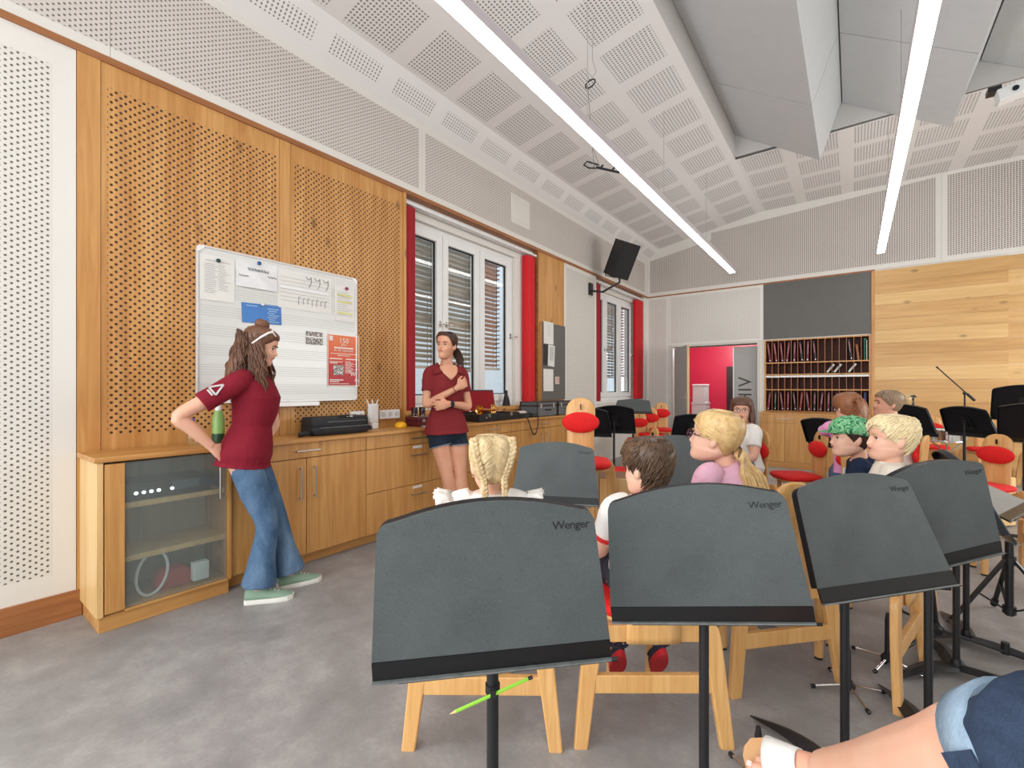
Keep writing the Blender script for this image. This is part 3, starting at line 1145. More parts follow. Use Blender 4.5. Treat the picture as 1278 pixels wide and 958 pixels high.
PO = NT('poster_orange_to_red')
zz = PO.xyz()[2]
mr = PO.n('ShaderNodeMapRange'); PO.l(zz, mr.inputs[0]); mr.inputs[1].default_value = -.22; mr.inputs[2].default_value = .22
POSTER = PO.fin(PO.ramp(mr.outputs[0], [(0, srgb(176, 44, 52)), (.47, srgb(196, 38, 36)), (.53, srgb(214, 82, 44)), (1, srgb(226, 122, 70))]), .45)
t = sheet('poster', 'orange and red event poster announcing 150 years at the right edge of the whiteboard', 'poster', 2.292, 1.54, .305, .44, POSTER, x=.031, curl=.001)
PW = plain('white_poster_print', (240, 226, 214), .5)
q = MB(); fr = .006
for a, b in (((-.1525, -.22), (-.1525 + fr, .22)), ((.1525 - fr, -.22), (.1525, .22)), ((-.1525, -.22), (.1525, -.22 + fr)), ((-.1525, .22 - fr), (.1525, .22))): q.bb((.0022, a[0], a[1]), (.0032, b[0], b[1]))
q.build('white_border', PW, t)
text_obj('poster_number', '150', .062, PW, t, frame((.0035, .0, .150), (0, 1, 0), (0, 0, 1)), align='CENTER')
text_obj('poster_word', 'Jahre', .026, PW, t, frame((.0035, .0, .128), (0, 1, 0), (0, 0, 1)), align='CENTER')
text_obj('poster_date', '06.-08. September', .0255, PW, t, frame((.0035, .0, .078), (0, 1, 0), (0, 0, 1)), align='CENTER')
printed(t, .305, .44, [(.245, -.30, .30, .012), (.13, -.42, .44, .005), (.095, -.2, .2, .005), (.03, -.44, -.05, .009), (.03, .06, .44, .009), (-.03, -.44, -.04, .006), (-.055, -.44, -.2, .006), (-.38, -.44, -.02, .009), (-.415, -.44, -.15, .007), (-.455, -.44, .16, .004)]
        + [(-.02 - .022 * i, .04, .04 + .18 + .2 * ((i * 7) % 5) / 5, .004) for i in range(11)], PW, .0026)
q = MB(); q.bb((.0024, -.1, -.125), (.0034, .0, -.04)); q.build('poster_picture', PHOTO, t)
q = MB(); q.bb((.0024, -.138, .165), (.0034, -.105, .205)); q.build('poster_crest', PW, t)
squiggle('poster_ornament', [(.05, -.09), (.07, -.10), (.075, -.13), (.09, -.10), (.10, -.13), (.12, -.09), (.13, -.12), (.14, -.085), (.12, -.15), (.108, -.18), (.13, -.16), (.145, -.18)], .006, PW, t, .003)

# wall sockets and router on the perforated wood
for a, b, lab in ((2.36, 2.50, 'white double wall socket left of the router'), (2.665, 2.90, 'white long wall socket strip right of the router')):
    t = thing('wall_socket', lab, 'socket', (0.012, (a + b) / 2, 1.055), group='white wall sockets')
    w = b - a
    q = MB(); q.box((.012, 0, 0), (.024, w, .085)); q.build('housing', FRAMEW, t, bevel=.005)
    nn = 2 if w < .2 else 3
    for k in range(nn):
        yy = -w / 2 + w * (k + .5) / nn
        q = MB(); q.lathe([(.024, 0), (.022, .003), (.020, .003), (.019, -.002), (0.001, -.002)], (.0245, yy, 0), 18, axis=(1, 0, 0)); q.build('outlet', plain('socket_inner_white', (205, 204, 200), .4), t)
t = thing('router', 'small white upright router with three antennas between the wall sockets', 'router', (.03, 2.572, .934))
q = MB(); q.box((.03, 0, .140), (.045, .098, .17)); q.build('body', FRAMEW, t, bevel=.012)
q = MB(); q.box((.03, 0, .028), (.07, .07, .055)); q.build('stand', FRAMEW, t, bevel=.006)
for dy, tl in ((-.04, -.35), (0, 0), (.04, .35)):
    q = MB(); q.tube([(.02, dy, .22), (.02, dy + .065 * math.sin(tl) * 1.0, .22 + .045)], [.006, .004], 8); q.build('antenna', FRAMEW, t)

# grey notice panel beside the window
t0 = thing('notice_board', 'narrow grey pinboard with papers right of the nearer window', 'pinboard', (.004, 5.41, 1.135))
m = MB(); m.bb((0, 0.01, 0), (.028, .672, 1.11)); m.build('board', GREY, t0, bevel=.002)
m = MB(); m.bb((0, 0, 0), (.03, .01, 1.11)); m.build('edge', WOODZ, t0)
t = sheet('paper_sheet', 'upper white sheet on the grey pinboard', 'paper', 5.60, 2.10, .26, .32, x=.036)
printed(t, .26, .32, [(.35 - .09 * i, -.2, .2, .004) for i in range(6)], GL)
t = sheet('paper_sheet', 'tilted white sheet in the middle of the grey pinboard', 'paper', 5.67, 1.775, .18, .31, x=.038, rot=-.06)
printed(t, .18, .31, [(.40 - .055 * i, -.3, .3, .004) for i in range(12)], INK)
t = sheet('paper_sheet', 'lower blank white sheet on the grey pinboard', 'paper', 5.595, 1.42, .265, .32, x=.036)
t = sheet('dark_card', 'dark card behind the tilted sheet on the grey pinboard', 'card', 5.52, 1.78, .12, .30, plain('dark_card_print', (44, 42, 42), .6), x=.034, curl=.0)
t = sheet('small_note', 'small pale note with red print low on the grey pinboard', 'note', 5.84, 1.42, .12, .11, plain('pale_pink_note', (222, 200, 190), .6), x=.035)
printed(t, .12, .11, [(.3 - .2 * i, -.35, .35, .006) for i in range(4)], plain('red_print', (180, 70, 60), .5))

# ================================================================ THINGS ON THE WORKTOP
TOP = .933
BAGM = plain('black_nylon', (24, 25, 30), .6, bump=.2, bscale=400)
t = thing('instrument_bag', 'black nylon instrument bag lying on the worktop below the whiteboard', 'bag', (.17, 2.13, TOP))
q = MB()
q.loft([[(sx * .125 * s, sy * .255 * s2, z) for sx, sy in [(math.copysign(abs(math.cos(a)) ** .35, math.cos(a)), math.copysign(abs(math.sin(a)) ** .35, math.sin(a))) for a in [2 * PI * i / 28 for i in range(28)]]] for s, s2, z in ((.93, .97, .003), (1, 1, .02), (1, 1, .055), (.985, .99, .06), (.985, .99, .065), (1, 1, .07), (.96, .985, .125), (.88, .96, .14))])
q.build('bag_body', BAGM, t)
q = MB(); q.tube([(.127, -.22, .062), (.127, .23, .062)], .003, 6); q.tube([(.126, -.15, .105), (.126, .2, .105)], .0025, 6); q.build('zip', plain('grey_zip', (120, 122, 128), .4, .5), t)
q = MB(); q.tube([(.06, -.24, .02), (.10, -.32, .03), (.09, -.36, .022), (.05, -.34, .012), (.02, -.25, .02)], (.006), 8, flat=2.6, up=(0, 0, 1)); q.build('strap', BAGM, t)
q = MB(); q.tube([(.0, .25, .05), (.03, .285, .045), (.07, .285, .03), (.1, .25, .03)], .016, 8); q.build('side_handle', BAGM, t)
q = MB(); q.tube([(.11, -.05, .135), (.118, -.04, .15), (.118, .04, .15), (.11, .05, .135)], .007, 8); q.build('grip', BAGM, t)
q = MB(); q.box((.105, .055, .141), (.02, .05, .006)); q.build('metal_tag', STEEL, t)
# bottles at the left end
t = thing('water_bottle', 'small clear water bottle with violet cap on the glass cabinet', 'bottle', (.11, 1.135, .936))
CLEAR = glass_mat('clear_plastic', .05)
q = MB(); q.lathe([(.028, 0), (.031, .01), (.031, .06), (.028, .07), (.031, .08), (.030, .115), (.014, .145), (.013, .155)], n=18); q.build('bottle_body', CLEAR, t)
q = MB(); q.lathe([(.0155, .148), (.0155, .166), (.012, .168)], n=16); q.build('cap', plain('violet_cap', (110, 92, 170), .4), t)
t = thing('drink_bottle', 'green drink bottle behind the arm of the woman in jeans', 'bottle', (.12, 1.285, .936))
q = MB(); q.lathe([(.036, 0), (.038, .01), (.038, .06)], n=18); q.build('base_band', plain('dark_green_band', (30, 66, 40), .4), t)
q = MB(); q.lathe([(.038, .06), (.038, .15), (.03, .19), (.018, .22)], n=18); q.build('bottle_body', plain('light_green_bottle', (132, 172, 96), .35), t)
q = MB(); q.lathe([(.02, .215), (.02, .245), (.016, .25)], n=14); q.build('cap', FRAMEW, t)

t = thing('yellow_half_ball', 'yellow dome shaker lying on the worktop right of the wall sockets', 'shaker', (.17, 2.80, TOP))
q = MB(); q.lathe([(.052, 0), (.056, .012), (.054, .028), (.044, .043), (.026, .053), (.002, .056)], n=24); q.build('dome', plain('yellow_plastic', (246, 182, 6), .4), t)
q = MB(); q.lathe([(.053, .0), (.0575, .004), (.0575, .009), (.056, .012)], n=24, caps=False); q.build('rim', plain('yellow_rim', (226, 160, 4), .4), t)
MAR = plain('maroon_leatherette', (86, 16, 26), .4)
t = thing('maroon_case', 'small closed maroon case on the worktop behind the arms-crossed woman', 'case', (.16, 3.06, TOP))
q = MB(); q.box((0, 0, .028), (.20, .24, .054)); q.build('case_bottom', MAR, t, bevel=.008)
q = MB(); q.box((0, 0, .073), (.20, .24, .034)); q.build('case_lid', MAR, t, bevel=.010)
q = MB(); q.box((.102, -.06, .058), (.006, .03, .022)); q.box((.102, .06, .058), (.006, .03, .022)); q.build('latch', STEEL, t)
for dy, lab in ((-.06, 'left drinking glass standing on the maroon case'), (.04, 'right drinking glass standing on the maroon case')):
    t = thing('drinking_glass', lab, 'glass', (.13, 3.06 + dy, TOP + .091), group='drinking glasses on the maroon case')
    q = MB(); q.lathe([(.028, 0), (.033, .09), (.031, .09), (.026, .006), (.001, .006)], n=18, caps=True); q.build('glass_body', CLEAR, t)
    q = MB(); q.lathe([(.033, .088), (.0335, .091), (.031, .091)], n=18, caps=False); q.build('rim', CLEAR, t)
t = thing('white_paper_stack', 'white papers lying at the worktop edge behind the arms-crossed woman', 'papers', (.30, 3.10, TOP))
for k in range(3):
    q = MB(); q.box((0, 0, .002 + .003 * k), (.15, .23, .002), rz(.12 * k)); q.build('sheet', PAPER, t)

# open instrument case with horn
VEL = plain('crimson_velvet', (140, 10, 24), .9, var=.1, scale=20)
t = thing('open_instrument_case', 'open black instrument case with crimson lining on the worktop', 'case', (.20, 4.10, TOP))
CWD, CLN = .27, .74
q = MB()
for a, b in (((-CWD / 2, -CLN / 2, 0), (CWD / 2, CLN / 2, .012)), ((-CWD / 2, -CLN / 2, .012), (-CWD / 2 + .012, CLN / 2, .085)), ((CWD / 2 - .012, -CLN / 2, .012), (CWD / 2, CLN / 2, .085)), ((-CWD / 2 + .012, -CLN / 2, .012), (CWD / 2 - .012, -CLN / 2 + .012, .085)), ((-CWD / 2 + .012, CLN / 2 - .012, .012), (CWD / 2 - .012, CLN / 2, .085))): q.bb(a, b)
q.build('case_bottom', BLACK, t, bevel=.003)
q = MB(); q.bb((-CWD / 2 + .013, -CLN / 2 + .013, .0125), (CWD / 2 - .013, CLN / 2 - .013, .06)); q.build('lining', VEL, t)
q = MB()
q.box((-CWD / 2 - .045, -.05, .215), (.03, CLN - .12, .27), ry(-.16)); ld = q.build('case_lid', BLACK, t, bevel=.006)
q = MB(); q.box((-CWD / 2 - .027, -.05, .218), (.010, CLN - .16, .235), ry(-.16)); q.build('lid_lining', VEL, ld)
q = MB()
for yy in (-.2, .2): q.box((CWD / 2 + .003, yy, .07), (.006, .035, .04))
q.lathe([(.012, 0), (.012, .008)], (CWD / 2 + .002, -.26, .045), 12, axis=(1, 0, 0)); q.build('latch', STEEL, t)
q = MB(); q.tube([(CWD / 2, -.06, .05), (CWD / 2 + .03, -.05, .052), (CWD / 2 + .03, .05, .052), (CWD / 2, .06, .05)], .008, 8); q.build('carry_handle', BLACK, t)
BRASS = plain('lacquered_brass', (226, 176, 104), .2, 1.0, .05)
t = thing('trumpet', 'brass trumpet lying in the open instrument case', 'trumpet', (.20, 4.08, TOP + .062))
q = MB(); q.lathe([(.009, 0), (.010, .12), (.014, .20), (.026, .27), (.045, .31), (.060, .33), (.057, .331), (.02, .26), (.006, .2)], (.03, .1, .062), 20, axis=(0, -1, 0)); q.build('bell', BRASS, t)
q = MB(); q.tube([(.03, .1, .062), (.03, .24, .062), (.01, .275, .062), (-.02, .275, .05), (-.04, .24, .04), (-.04, -.1, .04), (-.02, -.14, .05), (.01, -.12, .06)], .007, 8)
q.tube([(-.04, -.05, .04), (-.04, -.26, .05)], .006, 8); q.build('tubing', BRASS, t)
for k in range(3):
    q = MB(); q.lathe([(.010, 0), (.010, .10), (.004, .10), (.004, .115), (.009, .118), (.009, .122)], (0, .02 + .03 * k, .012), 12); q.build('valve', BRASS, t)
q = MB(); q.lathe([(.005, 0), (.006, .04), (.013, .06), (.010, .062)], (-.04, -.25, .05), 12, axis=(0, -1, 0)); q.build('mouthpiece', CHROME, t)
t = thing('camera_bag', 'flat black bag with a strap hanging over the worktop edge', 'bag', (.22, 4.66, TOP))
q = MB(); q.loft([[(sx * s, sy * s * 1.5, z) for sx, sy in ((-.09, -.09), (.09, -.09), (.09, .09), (-.09, .09))] for s, z in ((1, 0), (1.02, .03), (.85, .06))]); q.build('bag_body', BAGM, t, bevel=.012)
q = MB(); q.tube(spline([(.08, -.09, .05), (.15, -.10, .03), (.178, -.09, -.03), (.182, -.03, -.15), (.182, .02, -.20), (.18, .08, -.17), (.178, .12, -.02), (.15, .12, .035), (.08, .1, .05)], 4), .004, 8, flat=2.6, up=(0, 1, 0)); q.build('strap', BAGM, t)
q = MB(); q.loft([[(.05 * math.cos(a) * s, .11 * math.sin(a) * s, z) for a in [2 * PI * i / 12 for i in range(12)]] for s, z in ((1, .06), (.9, .075), (.5, .085))]); q.build('pale_cloth', plain('pale_pink_cloth', (206, 186, 180), .8, bump=.5, bscale=60), t)
ALC = plain('flight_case_grey', (108, 112, 118), .45, .2, var=.03)
for a, b, lab in ((4.87, 5.35, 'nearer grey flight case with metal edges on the worktop'), (5.38, 5.86, 'farther grey flight case with metal edges behind the tall chair')):
    t = thing('flight_case', lab, 'case', (.19, (a + b) / 2, TOP), group='grey flight cases')
    L = b - a
    q = MB(); q.box((0, 0, .07), (.27, L - .01, .135)); q.build('case_bottom', ALC, t)
    q = MB(); q.box((0, 0, .166), (.27, L - .01, .045)); q.build('case_lid', ALC, t)
    q = MB()
    for x in (-.135, .135):
        for y in (-L / 2 + .005, L / 2 - .005):
            q.bb((x - .006, y - .006, .002), (x + .006, y + .006, .192))
        for z in (.006, .138, .148, .188): q.bb((x - .006, -L / 2, z - .005), (x + .006, L / 2, z + .005))
    for y in (-L / 2 + .005, L / 2 - .005):
        for z in (.006, .138, .148, .188): q.bb((-.135, y - .006, z - .005), (.135, y + .006, z + .005))
    q.build('metal_edging', plain('dark_edge_metal', (92, 86, 82), .35, .8), t)
    q = MB()
    for y in (-L * .32, L * .32): q.box((.143, y, .14), (.008, .035, .06))
    q.build('latch', STEEL, t, bevel=.002)
    q = MB(); q.tube([(.138, -.06, .09), (.165, -.055, .088), (.165, .055, .088), (.138, .06, .09)], .008, 8); q.build('grip', RUBBER, t)
t = thing('metronome', 'slim black metronome cone on the sill of the nearer window', 'metronome', (-.06, 4.72, 1.076))
q = MB(); q.loft([[(.035 * sx * s, .045 * sy * s, z) for sx, sy in ((-1, -1), (1, -1), (1, 1), (-1, 1))] for s, z in ((1, 0), (.95, .02), (.28, .20))]); q.build('housing', BLACK, t, bevel=.004)
q = MB(); q.tube([(.02, 0, .03), (.016, .012, .19)], .003, 6); q.build('pendulum', STEEL, t)

# ================================================================ SPEAKER AND HANGING MICROPHONES
t = thing('loudspeaker', 'black loudspeaker tilted on a wall bracket between the windows', 'loudspeaker', (.44, 7.20, 3.46))
f = V((.78, -.42, -.44)).normalized(); up = (V((.22, .0, 1)) - f * V((.22, 0, 1)).dot(f)).normalized(); sd = f.cross(up)
Ms = Matrix((sd, f, up)).transposed()
q = MB()
q.prism([Ms @ V((x, y, -.29)) for x, y in ((-.18, .17), (.18, .17), (.12, -.17), (-.12, -.17))], Ms @ V((0, 0, .58))); q.build('cabinet', plain('speaker_black', (30, 29, 31), .6), t, bevel=.012)
q = MB(); q.box(Ms @ V((0, .176, 0)), (.33, .012, .54), Ms); q.build('grille', plain('speaker_grille', (20, 20, 22), .7, bump=.6, bscale=500), t, bevel=.01)
q = MB(); q.tube([Ms @ V((-.12, -.1, -.29)), Ms @ V((-.1, -.1, -.32)), Ms @ V((.1, -.1, -.32)), Ms @ V((.12, -.1, -.29))], .008, 8); q.build('handle_bar', BLACK, t)
q = MB()
p0 = V((-.428, -.25, -.52))
q.box(p0 + V((.012, 0, .03)), (.02, .12, .20)); q.tube([p0 + V((.01, 0, .0)), p0 + V((.2, .06, -.03)), V((-.02, .02, -.38)), V((-.04, .04, -.2))], .018, 8); q.build('wall_bracket', BLACK, t)

t = thing('hanging_mic_ring', 'small dark ring hanging from the ceiling by a wire right of the first lamp', 'microphone mount', (1.75, 3.55, 3.92))
q = MB(); q.tube([(.045 * math.cos(a), .02 * math.sin(a), .045 * math.sin(a)) for a in [2 * PI * i / 24 for i in range(24)]], .006, 6, closed=True); q.build('ring', BLACK, t)
q = MB(); q.tube([(.02, 0, .042), (.05, .01, .09), (.02, 0, .2), (.02, .02, .59)], .0028, 6); q.build('wire', STEEL, t)
t = thing('hanging_stereo_mic', 'black stereo microphone bar hanging beside the first lamp', 'microphone', (1.45, 4.30, 3.60))
q = MB(); q.tube([(-.16, .0, .05), (-.10, .0, .0), (-.03, .03, -.01), (-.02, .05, .03), (-.13, .02, .085), (-.16, .0, .05)], .008, 6); q.build('frame_loop', BLACK, t)
q = MB(); q.tube([(-.03, .03, .0), (.06, .12, -.02), (.14, .22, -.03)], .013, 8); q.build('bar', BLACK, t)
q = MB()
q.tube([(.0, .07, .0), (.01, .1, .035)], .01, 8); q.tube([(.08, .16, -.02), (.1, .19, .02)], .01, 8); q.build('capsule', BLACK, t)
q = MB(); q.tube([(-.05, .02, .0), (-.06, .0, .2), (-.10, -.03, .88)], .003, 6); q.tube([(0, .06, .0), (-.06, .0, .2)], .003, 6); q.build('cable', plain('grey_cable', (120, 116, 112), .5), t)
t = thing('ceiling_projector_box', 'small white box fixed to a ceiling baffle at the upper right', 'projector', (4.86, 6.75, 4.30))
q = MB(); q.box((0, 0, 0), (.24, .16, .12), ry(-.2)); q.build('body', FRAMEW, t, bevel=.008)
q = MB(); q.box((-.14, -.0, .06), (.1, .12, .05)); q.build('mount', BLACK, t)
q = MB(); q.lathe([(.025, 0), (.025, .012)], (0.0, -.082, 0), 14, axis=(0, -1, 0)); q.build('lens', BLACKG, t)

# ================================================================ FOLDER SHELF AND LOW CABINET AT THE END WALL
t = thing('folder_shelf', 'larch pigeonhole shelf for music folders set in the end wall', 'shelf', (SX0, YB, SZ0))
W_, H_ = SX1 - SX0, SZ1 - SZ0
YF = -.02
SHW = wood('shelf_red_brown', 2, (178, 116, 78), (150, 88, 56), knots=False)
q = MB(); q.bb((0, .27, 0), (W_, .285, H_)); q.build('back_panel', plain('shelf_back_brown', (104, 58, 44), .6), t)
for x in (0, W_ - .022):
    q = MB(); q.bb((x, YF, 0), (x + .022, .27, H_)); q.build('side_panel', WOODZ, t)
zsh = [0.0, .36, .565, .655, .86, H_ - .02]
zsh = [0.035, .425, .66, .70, .915, H_ - .02]
for k, z in enumerate(zsh):
    q = MB(); q.bb((.022, YF, z), (W_ - .022, .27, z + (.02 if k != 2 else .032)))
    q.build('shelf_board', WOODX if k != 2 else FRAMEW, t)
NC = 15
cw = (W_ - .044) / NC
spans = [(.055, .425), (.445, .66), (.692, .915), (.935, H_ - .02)]
spans[2] = (.72, .915)
dv = {}
for r, (a, b) in enumerate(spans):
    for k in range(1, NC):
        q = MB(); q.bb((-.004, YF + .002, a), (.004, .27, b))
        if r not in dv: dv[r] = q.mesh('divider', [SHW])
        o = link('divider', dv[r], t); o.location = (.022 + cw * k, 0, 0)
FOLD = [plain('folder_%s' % n, c, .5, var=.1) for n, c in (('burgundy', (112, 34, 50)), ('plum', (84, 34, 60)), ('dark_red', (128, 30, 36)), ('black', (36, 32, 36)), ('navy', (36, 48, 96)), ('green', (24, 110, 76)), ('pale', (196, 204, 196)), ('tan', (150, 92, 56)))]
rf = random.Random(12)
fold_me = {}


def folder(x, z, h, mat_i, lean, label, ring=True):
    o = thing('music_folder', label, 'folder', (x, YB + .005, z), group='music folders in the shelf')
    o.rotation_euler.y = lean
    key = (mat_i, round(h, 2))
    if key not in fold_me:
        q = MB(); q.bb((-.015, 0, 0), (.015, .24, h)); fold_me[key] = (q.mesh('cover', [FOLD[mat_i]]), MB().lathe([(.008, 0), (.008, .003)], (0, 0, .035), 10, axis=(0, -1, 0)).mesh('finger_hole', [STEEL]), MB().bb((-.006, -.001, h * .4), (.006, .001, h * .88)).mesh('spine_label', [plain('spine_label_pink', (176, 120, 124), .5)]))
    link('cover', fold_me[key][0], o)
    if ring:
        link('finger_ring', fold_me[key][1], o)
        link('spine_label', fold_me[key][2], o)


names = ['burgundy', 'plum', 'dark red', 'black', 'navy', 'green', 'pale', 'tan']
rows = {0: 'x0 x1 x0 x2 x3 0 0 3 1 1 1 0 1 2 4'.split(), 3: '0 0 0 0 2 x3 0 1 . . . . 3 7 5'.split()}
lower = [0, 3, 1, 0, 3, 2, 0, 3, 1, 1, 1, 0, 1, 2, 4]
upper = [0, 2, 0, 0, 0, 3, 0, 3, None, None, None, None, 3, 7, 5]
ordn = ['first', 'second', 'third', 'fourth', 'fifth', 'sixth', 'seventh', 'eighth', 'ninth', 'tenth', 'eleventh', 'twelfth', 'thirteenth', 'fourteenth', 'last']
for r, lst, rl in ((0, lower, 'bottom row'), (3, upper, 'top row')):
    a, b = spans[r]
    for k, mi in enumerate(lst):
        if mi is None: continue
        h = b - a - (.035 if mi != 7 else .13)
        x = .022 + cw * (k + .5)
        ln = rf.choice((-.12, -.1, .02, .1, -.11)) if mi not in (4, 5) else 0
        lab = '%s music folder in the %s pigeonhole from the left, %s of the shelf' % (names[mi], ordn[k], rl)
        folder(SX0 + x + (-ln * h / 2), SZ0 + a + .002 + .015 * abs(ln), h, mi, ln, lab, mi not in (4, 5, 7))
folder(SX1 - .06, SZ0 + spans[3][0], .33, 6, 0, 'pale folder beside the green folder, top row of the shelf', False)
for k in (9, 10, 12):
    folder(SX0 + .022 + cw * (k + .3), SZ0 + spans[2][0] + .02, .17, 6, .62, 'pale booklet leaning in the %s narrow pigeonhole from the left' % ordn[k], False)

t = thing('low_cabinet', 'larch low cabinet with drawer and double doors below the folder shelf', 'cabinet', (2.30, 8.66, 0))
q = MB(); q.bb((0, .02, .0), (1.46, .955, .87)); q.build('carcass', WOODSIDE, t)
q = MB(); q.bb((-.012, 0, .872), (1.47, .955, .897)); q.build('top_board', WOODX, t, bevel=.003)
for a, b in ((0, .73), (.73, 1.46)):
    q = MB(); q.bb((a + .003, 0, .735), (b - .003, .019, .868)); d = q.build('drawer', WOODZ, t, bevel=.0015)
    bar_handle(d, (a + .26, 0, .80), (a + .46, 0, .80), (0, -.03, 0))
for a, b in ((0, .365), (.365, .73), (.73, 1.095), (1.095, 1.46)):
    q = MB(); q.bb((a + .003, 0, .10), (b - .003, .019, .73)); q.build('door', WOODZ, t, bevel=.0015)
q = MB(); q.bb((.0, .004, 0.001), (1.46, .0195, .095)); q.build('plinth', WOODX, t)
# white boxes in the archive
for z0, z1, w, lab in ((.0, .50, .36, 'lowest white storage box of the stack beyond the door'), (.50, .98, .32, 'middle white storage box of the stack beyond the door'), (.98, 1.40, .28, 'topmost white storage box of the stack beyond the door')):
    t = thing('white_storage_box', lab, 'box', (.70, 11.2, z0), group='white boxes in the archive')
    h = z1 - z0
    q = MB(); q.bb((-w / 2, -.17, .001), (w / 2, .17, h - .05)); q.build('box_body', FRAMEW, t, bevel=.01)
    q = MB(); q.bb((-w / 2 - .008, -.178, h - .049), (w / 2 + .008, .178, h - .002)); q.build('lid', FRAMEW, t, bevel=.008)


# ================================================================ MUSIC STANDS
def speckle(name, rgb, rough):
    k = NT(name)
    a = k.noise(k.mapped((1, 1, 1)), 420, 2, .6)
    b = k.noise(k.mapped((1, 1, 1), loc=(3, 1, 2)), 5, 4, .6)
    c = srgb(*rgb)
    col = k.ramp(k.math('ADD', k.math('MULTIPLY', a, .55), k.math('MULTIPLY', b, .45)), [(.32, tuple(x * .72 for x in c[:3]) + (1,)), (.68, tuple(x * 1.3 for x in c[:3]) + (1,))])
    k.bump(a, .12, .001)
    return k.fin(col, rough, spec=.22)


DESK = speckle('dark_grey_desk_plastic', (82, 87, 87), .42)
DESKB = speckle('black_desk_back', (20, 20, 24), .45)
LEDGE = plain('black_ledge', (15, 15, 17), .3, var=.1)
LEDGEE = plain('worn_grey_ledge_edge', (120, 124, 122), .35, .3, var=.2, scale=40)
LOGO = plain('black_logo_print', (24, 26, 26), .5)
PENCIL = plain('green_pencil_lacquer', (138, 196, 60), .35)


def desk_outline(wb, wt, hc, hm, inset=0.0):
    pts = [(-wb + inset, inset), (wb - inset, inset)]
    r = .030
    side = V((wt - wb, hc)).normalized() if False else None
    for s in (1, -1):
        arc = []
        for i in range(6):
            a = PI / 2 * i / 5
            arc.append((s * (wt - r + r * math.cos(a) - inset), hc - r + r * math.sin(a) * 1.05 - inset))
        top = []
        for i in range(1, 9):
            x = (wt - r) * (1 - i / 8)
            top.append((s * x, hc + (hm - hc) * (1 - (x / (wt - r)) ** 2) - inset))
        if s == 1: pts += arc + top
        else: pts += (arc + top[:-1])[::-1]
    return pts


